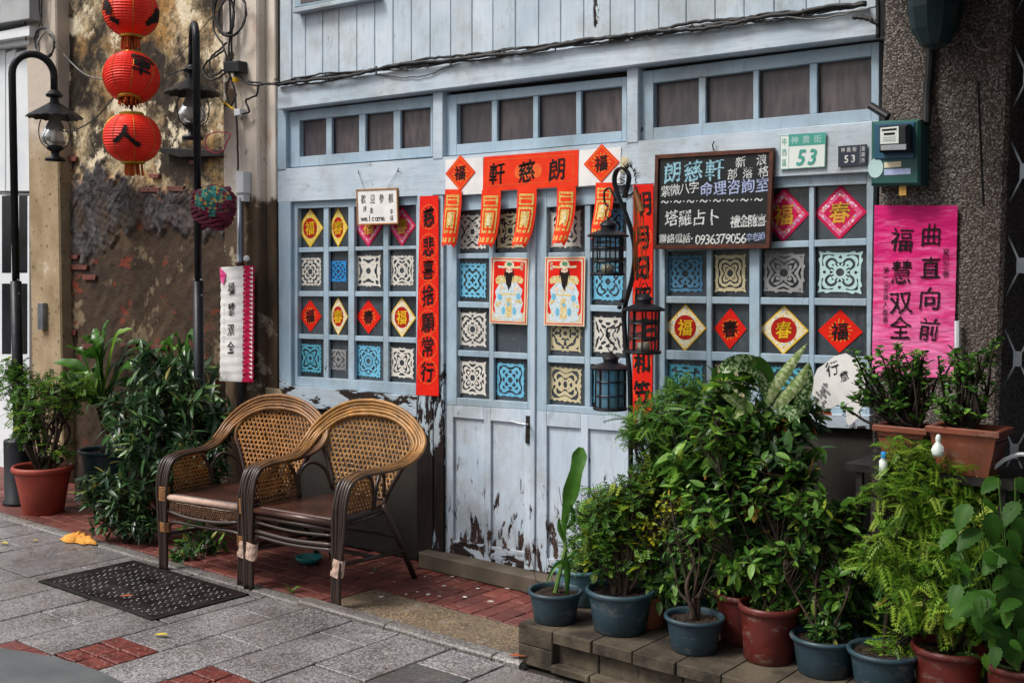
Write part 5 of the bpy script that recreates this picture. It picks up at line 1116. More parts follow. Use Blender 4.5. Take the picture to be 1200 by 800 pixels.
def armchair(loc, rot, sc, label, mr='rattan', mc='cane', open_front=True):
    t = thing('rattan_armchair', label, 'armchair', (0, 0, 0), 'rattan armchairs beside the door')
    yb = lambda z: .20+(z-.42)*.30
    half = [(0, .335, .875), (.13, .33, .862), (.25, .315, .815), (.335, .285, .745), (.352, .235, .69), (.335, .16, .652), (.308, .06, .634), (.293, -.06, .632), (.290, -.17, .630), (.292, -.245, .597), (.292, -.282, .50), (.290, -.288, .36), (.286, -.292, .18), (.284, -.296, 0)]
    cpath = np.array(smooth_path(half, 6))
    n = len(cpath)
    off = []
    for i, q in enumerate(cpath):
        if q[2] > .66 and q[1] > .17:
            v = np.array([q[0], 0, (q[2]-.66)*1.3]); v = v/np.linalg.norm(v); 
        else: v = np.array([1., 0, 0])
        off.append(v)
    off = np.array(off)
    for _ in range(3): off[1:-1] = (off[:-2]+off[1:-1]*2+off[2:])/4
    off /= np.linalg.norm(off, axis=1)[:, None]
    for k in range(-1, 4):
        o = k*.0185
        P = cpath+off*o+np.array([0, -.004*abs(k-1), 0])-np.stack([0*off[:, 0], 0*off[:, 0], (np.arange(n) > 24)*0.], 1)
        # arm: outer tubes sit a little lower; legs bunch together
        P = P+.0014*np.stack([np.sin(np.arange(n)*.5+k*2), np.sin(np.arange(n)*.37+k), np.sin(np.arange(n)*.43+k*3)], 1)*np.minimum(1, np.arange(n)/6.)[:, None]; g = np.clip((np.arange(n)-28)/10., 0, 1); P[:, 2] -= g*(k-1)**2*.0016; leg = np.clip((.45-cpath[:, 2])/.3, 0, 1)*(np.arange(n) > 40); P[:, 0] -= leg*o*.42
        full = [np.array([-q[0], q[1], q[2]]) for q in P[::-1]][:-1]+[q for q in P]
        mb = MB(); mb.tube(full, .0102, 8); mb.build('rim_pole', M(mr), t, smooth=True)
    # inner liner of the back arch
    # back weave : region in (x,z)
    hw = lambda z: np.interp(z, [.42, .50, .60, .66, .72, .78, .83, .864], [.17, .20, .255, .298, .305, .262, .165, .0])
    inside = lambda a, b_: .425 < b_ < .862 and abs(a) < hw(b_)
    back3 = lambda a, b_, o: np.array([a, yb(b_)+.035*(1-(a/.32)**2)-.012-o, b_])
    mb = MB(); weave(inside, back3, ((-.33, .42), (.33, .87)), .025, .0078, mb); tag(mb.build('back_weave', M(mc), t), kind='stuff')
    for s in (-1, 1):
        P = [back3(s*(hw(z)+.006), z, 0) for z in np.linspace(.40, .82, 20)]; MB().tube(P, .012, 8).build('back_post', M(mr), t, smooth=True)
    # side panels under the arms, in (y,z)
    for s in (-1, 1):
        ys0, ys1 = -.262, .02
        top = lambda y: np.interp(y, [-.262, -.23, -.15, 0.05, .1], [.56, .60, .618, .612, .61])
        ins = lambda a, b_: ys0 < a < ys1-.05*max(0, (b_-.50))*4 and .42 < b_ < top(a)
        s3 = lambda a, b_, o: np.array([s*(.272-.02*np.interp(b_, [.4, .6], [1, 0])+o), a, b_])
        mb = MB(); weave(ins, s3, ((-.27, .41), (.06, .63)), .0205, .0085, mb); tag(mb.build('side_weave', M(mc), t), kind='stuff')
        P = smooth_path([s3(.02, .42, 0), s3(.015, .50, 0), s3(-.005, .57, 0), s3(-.04, .612, 0)], 5); MB().tube(P, .010, 8).build('arm_post', M(mr), t, smooth=True)
        # arch between arm post and back post
        P = smooth_path([s3(.03, .42, 0), s3(.04, .54, 0), np.array([s*.245, .10, .60]), np.array([s*.205, .17, .56]), np.array([s*.18, .20, .45])], 5); MB().tube(P, .010, 8).build('arch_pole', M(mr), t, smooth=True)
        # rear leg
        MB().tube([(s*.235, .13, .42), (s*.26, .24, .2), (s*.285, .33, 0)], .015, 8).build('rear_leg', M(mr), t, smooth=True)
        mb = MB(); 
        for k in range(9): z = .385+.009*k; mb.tube([(s*(.300)+.038*cos(a), -.286+.017*sin(a), z) for a in np.linspace(0, 2*pi, 13)], .0048, 5, cap=False)
        if mr == 'rattan_dark': mb.build('leg_binding', M('binding'), t, smooth=True)
        mb = MB(); 
        for k in range(6): z = .215+.009*k; mb.tube([(s*(.293)+.036*cos(a), -.290+.017*sin(a), z) for a in np.linspace(0, 2*pi, 13)], .0048, 5, cap=False)
        if mr == 'rattan_dark': mb.build('leg_binding', M('binding'), t, smooth=True)
        if s == 1 or mr == 'rattan':
            mb = MB(); vs = []
            for j in range(5):
                for k in range(12): a = 2*pi*k/12; vs.append((s*.292+(.038+.002*sin(k*2+j))*cos(a)*(1 if abs(cos(a)) < .9 else 1.03)+.004*j, -.292+.021*sin(a)+.002*sin(j*3+k), .15+.022*j+.004*sin(k)))
            mb.add(vs, [(j*12+k, j*12+(k+1) % 12, (j+1)*12+(k+1) % 12, (j+1)*12+k) for j in range(4) for k in range(12)]); mb.build('cloth_pad', M('cloth_pad'), t, smooth=False)
    # seat
    mb = MB(); P = [(-.262, -.275, .425), (.262, -.275, .425), (.262, -.02, .425), (.20, .20, .425), (-.20, .20, .425), (-.262, -.02, .425)]; mb.prism(P, (0, 0, -.018), .006); mb.build('seat', M('seat_leather'), t)
    MB().tube([(-.268, -.285, .405), (.268, -.285, .405)], .017, 10).build('seat_roll', M('seat_leather' if mr == 'rattan' else 'cloth_pad'), t, smooth=True)
    MB().tube([(-.27, -.28, .372), (.27, -.28, .372)], .012, 8).build('seat_rail', M(mr), t, smooth=True)
    for s in (-1, 1): MB().tube([(s*.268, -.28, .385), (s*.255, .0, .385), (s*.22, .17, .385)], .012, 8).build('seat_rail', M(mr), t, smooth=True)
    if mr == 'rattan_dark':
        mb = MB(); weave(lambda a, b_: -.262 < a < .262 and .315+.02*abs(a/.26) < b_ < .385, lambda a, b_, o: np.array([a, -.29-o-.012*(1-(a/.27)**2), b_]), ((-.27, .31), (.27, .39)), .013, .006, mb); tag(mb.build('apron_weave', M(mc), t), kind='stuff')
        MB().tube(smooth_path([(-.27, -.29, .33), (-.1, -.302, .312), (.1, -.302, .312), (.27, -.29, .33)], 4), .011, 8).build('apron_rail', M(mr), t, smooth=True)
    else:
        for zz, r_ in ((.345, .008), (.30, .012), (.275, .010)): MB().tube(smooth_path([(-.27, -.285, zz), (0, -.295, zz-.01), (.27, -.285, zz)], 5), r_, 8).build('apron_rail', M(mr), t, smooth=True)
    MB().tube(smooth_path([(-.275, -.285, .18), (-.262, -.285, .25), (-.22, -.285, .272), (0, -.285, .27), (.22, -.285, .272), (.262, -.285, .25), (.275, -.285, .18)], 5), .010, 8).build('brace', M(mr), t, smooth=True)
    for s in (-1, 1): MB().tube([(s*.285, -.28, .2), (s*.268, .27, .16)], .011, 8).build('stretcher', M(mr), t, smooth=True)
    MB().tube([(-.262, .23, .24), (.262, .23, .24)], .011, 8).build('stretcher', M(mr), t, smooth=True)
    MB().tube([(-.27, 0, .185), (.27, 0, .185)], .011, 8).build('stretcher', M(mr), t, smooth=True)
    t.location = loc; t.rotation_euler = (0, 0, rot); t.scale = (sc, sc, sc)
    return t
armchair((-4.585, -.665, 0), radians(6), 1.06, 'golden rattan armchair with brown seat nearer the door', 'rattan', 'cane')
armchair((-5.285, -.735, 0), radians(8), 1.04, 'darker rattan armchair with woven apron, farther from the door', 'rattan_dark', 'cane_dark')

# ================================================================== PLANTER PLATFORM
t = thing('planter_platform', 'low platform of grey-brown concrete blocks carrying the row of potted plants', 'platform', (-2.2, -.8, 0))
PZ = .18; PXL, PYF = G(607, 729, PZ)[0], G(607, 729, PZ)[1]
def blk(x0, x1, y0, y1, z0, z1): MB().prism([(x0+.002, y0, z0+.001), (x1-.002, y0, z0+.001), (x1-.002, y0, z1-.001), (x0+.002, y0, z1-.001)], (0, y1-y0, 0), .004).build('block', M('concrete_block'), t)
for zz in (0, .09): blk(PXL, PXL+.19, PYF, PYF+.30, zz, zz+.09)
x = PXL+.19; k = 0
while x < -.6:
    blk(x, x+.2, PYF+.005*(k % 2), PYF+.30, .125, .18); blk(x+.01*(k % 2), x+.21, PYF+.045, PYF+.30, .0, .124); blk(x, x+.2, PYF-.012, PYF+.04, .0, .035); x += .203; k += 1
x = PXL
while x < -.6:
    for j in range(2): y0 = PYF+.302+.30*j; blk(x, x+.4, y0, y0+.298, .09, .178-.003*j)
    x += .403

# ================================================================== PLANTS
def lt_oval(w=.42, fold=.10, droop=.12, point=True):
    xs = [0, .22, .5, .78, 1]; ws = [.02, .36*w/.42, .42*w/.42, .26*w/.42, 0]
    V = []; Fc = []
    for x, ww in zip(xs, ws): V += [(x, -ww*.5, fold*ww-droop*x*x), (x, 0, -droop*x*x), (x, ww*.5, fold*ww-droop*x*x)]
    for i in range(4): a = 3*i; Fc += [(a, a+3, a+4, a+1), (a+1, a+4, a+5, a+2)]
    return np.array(V), Fc
def lt_small(w=.5):
    return np.array([(0, 0, 0), (.35, -w*.5, .08), (.75, -w*.35, .04), (1, 0, -.08), (.75, w*.35, .04), (.35, w*.5, .08), (.5, 0, -.02)]), [(0, 1, 6), (1, 2, 3, 6), (3, 4, 5, 6), (5, 0, 6)]
def lt_fern(seed=1, k=7):
    r = np.random.RandomState(seed); V = []; Fc = []
    def leaf(p, ang, L, w):
        d = np.array([cos(ang), sin(ang), -.25]); n = np.array([-sin(ang), cos(ang), 0]); a = len(V); q = np.array(p)
        V.extend([q, q+d*L*.4+n*w, q+d*L, q+d*L*.4-n*w]); Fc.append((a, a+1, a+2, a+3))
    for i in range(k):
        x = .12+.8*i/(k-1); z = -.35*x*x
        for s in (-1, 1):
            L = .34*(1-.55*x)+.08; leaf((x, 0, z), s*radians(55+r.uniform(-12, 12)), L, .030); leaf((x+L*.35*.57, s*L*.35*.8, z-.06), s*radians(20), L*.5, .024); leaf((x+L*.3*.57, s*L*.3*.8, z-.05), s*radians(95), L*.4, .022)
    leaf((.9, 0, -.3), 0, .2, .03)
    return np.array([tuple(v) for v in V]), Fc
def lt_pinn(k=4):
    V = []; Fc = []; L = lt_small(.5)
    for i in range(k):
        for s in (-1, 1):
            x = .2+.65*i/(k-1); a = s*radians(50); R = np.array([[cos(a), sin(a), 0], [-sin(a), cos(a), 0], [0, 0, 1]]); v = (L[0]*.30)@R+np.array([x, 0, -.1*x*x]); b0 = len(V); V += [tuple(q) for q in v]; Fc += [tuple(j+b0 for j in f) for f in L[1]]
    v = L[0]*.32+np.array([.82, 0, -.1]); b0 = len(V); V += [tuple(q) for q in v]; Fc += [tuple(j+b0 for j in f) for f in L[1]]
    return np.array(V), Fc
def leaf_mesh(name, T, pos, dirs, ups, size, mat, parent, rnd=None, kind='stuff'):
    N = len(pos); pos = np.array(pos); d = np.array(dirs, float); u = np.array(ups, float); size = np.array(size, float)
    d /= np.linalg.norm(d, axis=1)[:, None]+1e-9; y = np.cross(u, d); y /= np.linalg.norm(y, axis=1)[:, None]+1e-9; z = np.cross(d, y)
    TV, TF = T; o = wloc(parent)
    V = pos[:, None, :]-o+size[:, None, None]*(TV[None, :, 0:1]*d[:, None, :]+TV[None, :, 1:2]*y[:, None, :]+TV[None, :, 2:3]*z[:, None, :])
    V = V.reshape(-1, 3); nv = len(TV); me = bpy.data.meshes.new(name)
    Fs = []; 
    for i in range(N): b0 = i*nv; Fs += [tuple(j+b0 for j in f) for f in TF]
    me.from_pydata(V.tolist(), [], Fs); me.materials.append(M(mat)); at_ = me.attributes.new('rnd', 'FLOAT', 'FACE')
    r = np.random.rand(N) if rnd is None else np.array(rnd); at_.data.foreach_set('value', np.repeat(r, len(TF)).astype(np.float32))
    ob = bpy.data.objects.new(name, me); COL.objects.link(ob); ob.parent = parent; WL[ob.name] = o
    if kind: ob['kind'] = kind
    return ob
def unit(v): v = np.array(v, float); return v/(np.linalg.norm(v)+1e-9)
TPL = dict(oval=lt_oval(), narrow=lt_oval(.24, .1, .2), small=lt_small(), fern=lt_fern(), pinn=lt_pinn(), round=lt_small(.72))
def shrub(t, base, blobs, tpl, lmat, lsize, per_tip, stem='bark', r0=.012, spread=.8, nstem=3, extra=None, wig=.04, shell=.5, name='foliage', upb=.4, stems=True, tipr=.0016):
    base = np.array(base, float); pos = []; dr = []; ups = []; sz = []; mbT = MB()
    for bi, (c, R, nt_) in enumerate(blobs):
        c = np.array(c, float); R = np.array(R, float)
        mains = []
        for k in range(nstem):
            b0 = base+np.array([random.uniform(-1, 1)*.03, random.uniform(-1, 1)*.03, 0]); e = c+R*np.array([random.uniform(-.4, .4), random.uniform(-.4, .4), random.uniform(0, .5)])
            m1 = lerp(b0, e, .35)+np.array([random.uniform(-1, 1), random.uniform(-1, 1), .5])*wig; m2 = lerp(b0, e, .7)+np.array([random.uniform(-1, 1), random.uniform(-1, 1), 0])*wig
            P = smooth_path([b0, m1, m2, e], 5); mains.append(P)
            if stems: mbT.tube(P, [lerp(r0, r0*.3, i/(len(P)-1)) for i in range(len(P))], 5)
        for k in range(nt_):
            while True:
                q = np.random.uniform(-1, 1, 3); L = np.linalg.norm(q)
                if shell*random.random() < L <= 1: break
            tip = c+R*q; P = random.choice(mains); a = P[random.randint(len(P)//3, len(P)-1)]
            if np.linalg.norm(tip-a) > .35: a = P[np.argmin([np.linalg.norm(p-tip) for p in P])]
            m = (a+tip)/2+np.array([0, 0, -.01]); d = unit(tip-a+np.array([0, 0, upb*.1])); 
            if stems: mbT.tube([a, m, tip], [tipr*1.6, tipr*1.2, tipr], 3, cap=False)
            n = per_tip if isinstance(per_tip, int) else random.randint(*per_tip)
            a0 = random.uniform(0, 6.28); e1 = unit(np.cross(d, [0.3, .2, 1])); e2 = np.cross(d, e1)
            for j in range(n):
                s = random.random(); an = a0+j*2.4; o = e1*cos(an)+e2*sin(an); ld = unit(d*(1-spread)+o*spread+np.array([0, 0, upb*random.uniform(-.3, 1)*.6])); p = tip-(tip-m)*s*.8
                pos.append(p); dr.append(ld); ups.append(unit(np.array([0, 0, 1.])+np.random.uniform(-.5, .5, 3))); sz.append(lsize*random.choice((random.uniform(.45, .9), random.uniform(.8, 1.25))))
    if stems and mbT.v: o = mbT.build('branches', M(stem), t, smooth=True); o['kind'] = 'stuff'
    f = leaf_mesh(name, TPL[tpl] if isinstance(tpl, str) else tpl, pos, dr, ups, sz, lmat, t)
    if extra:
        em, k = extra; idx = [i for i in range(len(pos)) if random.random() < k]
        if idx: leaf_mesh('coloured_leaves', TPL['oval'] if tpl == 'oval' else TPL['small'], [pos[i] for i in idx], [dr[i]+np.array([0, 0, -.3]) for i in idx], [ups[i] for i in idx], [sz[i]*1.05 for i in idx], em, t)
    return t
def B(u, v, ru, rv, d, n, rd=None):
    s = d/FPX; return (AD(u, v, d), (ru*s, (rd or (ru+rv)/2)*s, rv*s), n)
def pot(u, vb, wpx, hfpx, mat, label, zs=PZ, grp='plastic flower pots', taper=.74, name='flower_pot', n=36, cat='flower pot', soil=True, wobble=0, ov=1.0):
    p = G(u, vb, zs); d = depth(p); s = d/FPX; R = wpx/2*s; Rb = R*taper; h = hfpx*s
    vd = ray(u, vb); vd[2] = 0; vd = unit(vd); c = np.array([p[0], p[1], zs])+vd*Rb
    t = thing(name, label, cat, c, grp)
    mb = MB(); mb.lathe(c, [(0, 0), (Rb*.97, 0), (Rb, .006), (lerp(Rb, R*.9, .55), h*.5), (R*.9, h*.86), (R*.905, h*.88)], n); mb.build('body', M(mat), t, smooth=True)
    mb = MB(); mb.lathe(c, [(R*.905, h*.86), (R*.97, h*.875), (R, h*.91), (R*1.0, h*.955), (R*.965, h), (R*.90, h*.995), (R*.86, h*.93), (R*.84, h*.82)], n); mb.build('rim', M(mat), t, smooth=True)
    if soil:
        mb = MB(); rs = [(0, h*.83)]; vs = [(c[0], c[1], c[2]+h*.85)]; 
        for k in range(1, 5):
            for j in range(16): a = 2*pi*j/16; vs.append((c[0]+R*.86*k/4*cos(a), c[1]+R*.86*k/4*sin(a), c[2]+h*.83+random.uniform(-.006, .008)))
        fs = [(0, 1+j, 1+(j+1) % 16) for j in range(16)]+[(1+16*k+j, 17+16*k+j, 17+16*k+(j+1) % 16, 1+16*k+(j+1) % 16) for k in range(3) for j in range(16)]
        mb.add(vs, fs); mb.build('soil', M('soil'), t)
        mb = MB()
        for k in range(22):
            a = random.uniform(0, 6.28); q = R*.75*random.random()**.5; b0 = np.array([c[0]+q*cos(a), c[1]+q*sin(a), c[2]+h*.84+.006]); dd = np.array([random.uniform(-1, 1), random.uniform(-1, 1), .15])*.018; mb.tube([b0-dd, b0+dd], .0022, 4)
        tag(mb.build('litter', M('leaf_orange') if False else M('bark'), t), kind='stuff')
    return t, np.array([c[0], c[1], c[2]+h*.85]), depth(c)
def blade(t, pts, w, mat, name='leaf', fold=.25, prof=None, twist=0, up=(0, 0, 1), wavy=0.):
    P = smooth_path(pts, 5); n = len(P); vs = []; 
    for i, p in enumerate(P):
        s = i/(n-1); T = unit(P[min(i+1, n-1)]-P[max(i-1, 0)]); U = unit(np.array(up, float)); side = unit(np.cross(T, U)); nn = np.cross(side, T)
        if nn[2] < 0 and up[2] > 0: nn = -nn
        ww = w*(prof(s) if prof else (sin(pi*min(1, s*.92+.08))**.7)); wv = wavy*sin(s*22)
        a = twist*s; side2 = side*cos(a)+nn*sin(a); nn2 = nn*cos(a)-side*sin(a)
        vs += [p-side2*ww/2+nn2*(fold*ww+wv), p-side2*ww*.25+nn2*(fold*ww*.45), p, p+side2*ww*.25+nn2*(fold*ww*.45), p+side2*ww/2+nn2*(fold*ww-wv)]
    fs = [(5*i+c, 5*i+c+1, 5*i+c+6, 5*i+c+5) for i in range(n-1) for c in range(4)]
    mb = MB(); mb.add(vs, fs); o = mb.build(name, M(mat), t, smooth=True)
    at_ = o.data.attributes.new('rnd', 'FLOAT', 'FACE'); r = random.random(); at_.data.foreach_set('value', [min(1, max(0, r+random.uniform(-.05, .05)))]*len(o.data.polygons)); return o
def plant(name, label, base, cat='plant', grp=None): return thing(name, label, cat, base, grp)
BP = 'blue plastic flower pots'; RP = 'red plastic flower pots'
# --- right hand group, on the platform
tA, sA, dA = pot(650, 734, 67, 38, 'pot_blue', 'dark blue pot at the left end of the platform, holding the tall strap-leaved plant', grp=BP)
tB, sB, dB = pot(726, 747, 84, 51, 'pot_blue', 'wide blue pot second along the platform, holding the small-leaved shrub', grp=BP)
tC, sC, dC = pot(813, 769, 73, 42, 'pot_blue', 'blue pot with bare thin stems near the platform front edge, third from left', grp=BP)
tD, sD, dD = pot(900, 781, 74, 68, 'pot_red', 'tall red pot right of the third blue pot on platform', grp=RP, taper=.78)
tE, sE, dE = pot(965, 797, 82, 46, 'pot_blue', 'blue pot between the tall red pot and the front right pots', grp=BP)
tF, sF, dF = pot(1034, 818, 86, 50, 'pot_blue', 'blue pot cut by the bottom edge below the ferny branches', grp=BP)
tG, sG, dG = pot(1110, 830, 88, 66, 'pot_red', 'red pot cut by the bottom edge, right of the blue pots', grp=RP, taper=.78)
tH, sH, dH = pot(1192, 850, 80, 66, 'pot_red', 'dark red pot in the bottom right corner under large green leaves', grp=RP)
tT, sT, dT = pot(682, 712, 72, 44, 'pot_teal', 'pale teal pot behind the two leftmost blue pots', grp=BP)
tI, sI, dI = pot(868, 758, 66, 60, 'pot_red', 'shaded red pot half hidden behind the third blue pot', grp=RP)
tJ, sJ, dJ = pot(822, 735, 74, 44, 'pot_blue', 'shaded blue pot standing behind the third blue pot', grp=BP)
tK, sK, dK = pot(757, 738, 60, 40, 'pot_terracotta', 'small terracotta bowl between blue pots at the back', grp=None)
# stool with small pot
q = F(718, 652, -.42); st = thing('wooden_stool', 'small dark wooden stool behind the teal pot carrying a little red pot', 'stool', (q[0], q[1], PZ))
mb = MB(); mb.box((q[0]-.10, q[1]-.10, q[2]-.025), (q[0]+.10, q[1]+.10, q[2]-.001)); mb.build('top', M('old_wood'), st)
for a in (-1, 1):
    for b_ in (-1, 1): mb = MB(); mb.box((q[0]+a*.08-.012, q[1]+b_*.08-.012, PZ-.002), (q[0]+a*.08+.012, q[1]+b_*.08+.012, q[2]-.026)); mb.build('leg', M('old_wood'), st)
pot(718, 653, 33, 38, 'pot_terracotta', 'little terracotta pot on the wooden stool before the right door leaf', zs=q[2], grp=None)
# P1 strap plant
t = plant('strap_leaf_plant', 'single tall bright green strap-leaved plant in the leftmost blue pot', sA)
d = dA; mb = MB(); mb.tube([sA, AD(663, 640, d), AD(660, 600, d)], [.010, .007, .005], 6); mb.build('stem', M('stem_green'), t)
pf = lambda s: .35+.65*sin(pi*min(1, s*.9+.12))**.6 if s < .97 else .25
vd = -ray(665, 600)
blade(t, [AD(665, 700, d), AD(663, 650, d), AD(661, 615, d-.01), AD(668, 580, d-.02), AD(677, 545, d-.02), AD(681, 524, d+.0)], .075, 'leaf_strap', fold=.15, up=vd, wavy=.005, prof=lambda s: np.interp(s, [0, .3, .5, .62, .75, .9, 1], [.1, .2, .5, 1., .75, .95, .3]))
for pts, w in (([(664, 690), (662, 660), (650, 664), (640, 684)], .022), ([(664, 640), (656, 620), (655, 605)], .02), ([(665, 640), (680, 630), (694, 640), (700, 655)], .022), ([(664, 700), (666, 670), (663, 650)], .02), ([(664, 655), (676, 648), (686, 662)], .018), ([(663, 620), (672, 608), (668, 590)], .022)):
    blade(t, [AD(u, v, d-.02*i) for i, (u, v) in enumerate(pts)], w, 'leaf_strap', up=vd)
mb = MB(); mb.tube([sA, AD(650, 700, d), AD(645, 665, d), AD(640, 645, d)], .0016, 4); mb.tube([sA, AD(640, 690, d), AD(628, 680, d), AD(620, 640, d+.05)], .0014, 4); mb.tube([AD(661, 600, d), AD(657, 585, d), AD(655, 570, d)], .0016, 4); mb.build('dead_twigs', M('twig_dark'), t)
# P2 small leaved shrub (pot B) and teal
t = plant('orange_jasmine', 'small-leaved green shrub with yellowish tips in the wide blue pot', sB)
shrub(t, sB, [B(706, 605, 34, 42, dB+.1, 210), B(742, 590, 34, 46, dB+.12, 250), B(765, 560, 28, 34, dB+.15, 150), B(700, 650, 26, 26, dB+.02, 90), B(745, 650, 26, 30, dB+.05, 90)], 'pinn', 'leaf_mid', .052, 3, nstem=3, extra=('leaf_yellow', .10))
t = plant('yellow_tip_shrub', 'sparse twigs of yellow leaves before the right door leaf', sK)
shrub(t, sK, [B(772, 620, 18, 22, dB, 24), B(790, 590, 24, 18, dB, 26), B(755, 610, 14, 14, dB, 14)], 'small', 'leaf_yellow', .030, 4, nstem=2)
t = plant('leafy_shrub', 'pale green bush growing from the teal pot against the door', sT)
shrub(t, sT, [B(690, 610, 30, 40, dT-.1, 90), B(716, 585, 22, 24, dT-.1, 50), B(675, 650, 16, 26, dT-.1, 36)], 'pinn', 'leaf_fern', .048, 3, nstem=3)
# P3 thin stems pot C
t = plant('bare_twigs', 'thin nearly bare twigs rising from the third blue pot', sC)
mb = MB()
for pts in ([(808, 700), (800, 660), (788, 600), (785, 560)], [(812, 700), (820, 650), (812, 600), (822, 560)], [(806, 705), (795, 690), (790, 660), (783, 640)], [(815, 700), (830, 680), (842, 668)], [(818, 700), (840, 640), (850, 590)]):
    mb.tube(smooth_path([AD(u, v, dC+.03*i) for i, (u, v) in enumerate(pts)], 4), .004, 5)
mb.build('stems', M('bark'), t)
shrub(t, sC, [B(800, 640, 24, 40, dC+.1, 14), B(835, 690, 20, 10, dC-.0, 8)], 'small', 'leaf_mid', .03, 3, nstem=2)
# ferny tree at the door's right
t = plant('fern_leaf_tree', 'feathery bright green aralia before the couplet and right window', sJ)
shrub(t, sJ, [B(800, 462, 34, 22, dJ+.05, 100), B(770, 490, 32, 20, dJ+.0, 80), B(748, 505, 22, 22, dJ, 50), B(820, 500, 34, 26, dJ+.05, 70), B(775, 530, 30, 24, dJ, 60), B(855, 470, 20, 26, dJ+.1, 30)], 'fern', 'leaf_fern', .085, 2, nstem=3, r0=.016, wig=.06, shell=.3)
# P4 big dark shrub
t = plant('camellia_shrub', 'large dark glossy shrub with a few rusty leaves in the middle of the platform', sD)
shrub(t, sD, [B(860, 500, 64, 38, dD+.25, 110), B(910, 540, 60, 50, dD+.15, 130), B(850, 570, 60, 52, dD+.2, 120), B(905, 620, 60, 50, dD+.2, 110), B(850, 650, 54, 44, dD+.3, 70), B(935, 480, 34, 28, dD+.3, 50), B(905, 680, 40, 26, dD+.1, 70)], 'oval', 'leaf_dark', .080, (4, 6), nstem=1, r0=.009, extra=('leaf_orange', .022), wig=.05)
t = plant('broad_leaf_shrub', 'mid green broad-leaved branches above the dark shrub, left of speckled leaves', sI)
shrub(t, sI, [B(845, 455, 30, 26, dI+.05, 30), B(800, 545, 26, 30, dI, 30), B(880, 440, 22, 18, dI+.05, 14), B(805, 570, 20, 30, dI, 14), B(870, 520, 40, 30, dI-.1, 30)], 'oval', 'leaf_mid', .085, (4, 5), nstem=1, r0=.007)
# P5 dieffenbachia
t = plant('dumb_cane', 'dumb cane with long cream-speckled leaves before the right window', sE)
d = dE+.35; mb = MB(); mb.tube([sE, AD(925, 640, d), AD(905, 560, d), AD(900, 480, d)], [.016, .015, .013, .010], 8); mb.build('stem', M('stem_green'), t, smooth=True)
lf = lambda s: sin(pi*min(1, .06+s*.94))**.75
vd = -ray(900, 450)
for pts, w, m_ in (([(898, 478), (908, 455), (925, 430), (946, 402)], .050, 'leaf_dieff_light'), ([(905, 480), (918, 468), (938, 445), (948, 424)], .052, 'leaf_dieff_light'), ([(900, 470), (893, 440), (875, 425), (850, 430), (856, 436)], .075, 'leaf_dieff'), ([(925, 500), (935, 480), (946, 450), (949, 425)], .058, 'leaf_dieff'), ([(898, 460), (900, 440), (888, 424), (880, 426)], .055, 'leaf_strap'), ([(895, 500), (880, 480), (862, 470), (845, 462)], .05, 'leaf_dieff_light'), ([(895, 510), (885, 485), (870, 480), (858, 492)], .05, 'leaf_dieff_light'), ([(930, 560), (945, 540), (962, 530), (967, 545)], .05, 'leaf_strap'), ([(900, 500), (920, 480), (930, 490), (938, 510)], .05, 'leaf_dieff')):
    blade(t, [AD(u, v, d-.03*i) for i, (u, v) in enumerate(pts)], w, m_, fold=.12, up=vd, prof=lf)
# P9 glossy compound leaves (umbrella tree)
t = plant('umbrella_tree', 'umbrella tree with glossy leaf clusters over the middle blue pots', sE)
shrub(t, sE, [B(960, 600, 52, 20, dE+.1, 54), B(935, 640, 34, 24, dE+.1, 44), B(985, 620, 30, 26, dE+.1, 40), B(960, 700, 44, 40, dE+.15, 110), B(1000, 655, 18, 30, dE+.05, 28)], 'oval', 'leaf_dark', .068, (5, 7), nstem=1, r0=.0055, wig=.08, upb=0)
shrub(t, sE, [B(945, 590, 44, 18, dE+.0, 30), B(1000, 595, 14, 16, dE, 8)], 'oval', 'leaf_mid', .055, (5, 6), nstem=1, r0=.005, name='pale_foliage')
# P7 bright aralia
t = plant('aralia', 'bright yellow-green lacy aralia on a thin dark trunk at the right', sF)
mb = MB(); mb.tube(smooth_path([sF, AD(1037, 740, dF+.05), AD(1043, 690, dF+.05), AD(1040, 620, dF+.1), AD(1060, 560, dF+.12)], 5), [.011]*20+[.008], 6) if False else mb.tube(smooth_path([sF, AD(1037, 740, dF+.05), AD(1043, 690, dF+.05), AD(1040, 620, dF+.1), AD(1060, 560, dF+.12)], 5), .009, 6); mb.build('trunk', M('twig_dark'), t, smooth=True)
shrub(t, AD(1042, 650, dF+.08), [B(1070, 535, 40, 16, dF+.05, 90), B(1115, 552, 44, 18, dF+.0, 110), B(1060, 572, 48, 20, dF+.0, 100), B(1145, 575, 34, 22, dF+.0, 70), B(1095, 600, 54, 18, dF+.0, 90)], 'fern', 'leaf_bright', .085, 2, stem='twig_dark', nstem=2, r0=.006, shell=.3)
t = plant('aralia', 'lower lacy aralia with drooping pale sprays above the bottom right pots', sG)
shrub(t, sG, [B(1060, 660, 26, 24, dG, 30), B(1095, 640, 36, 22, dG+.0, 50), B(1085, 680, 34, 26, dG, 36), B(1125, 690, 34, 40, dG+.1, 50)], 'fern', 'leaf_bright', .080, 2, stem='twig_dark', nstem=2, r0=.006, shell=.3, upb=-.6)
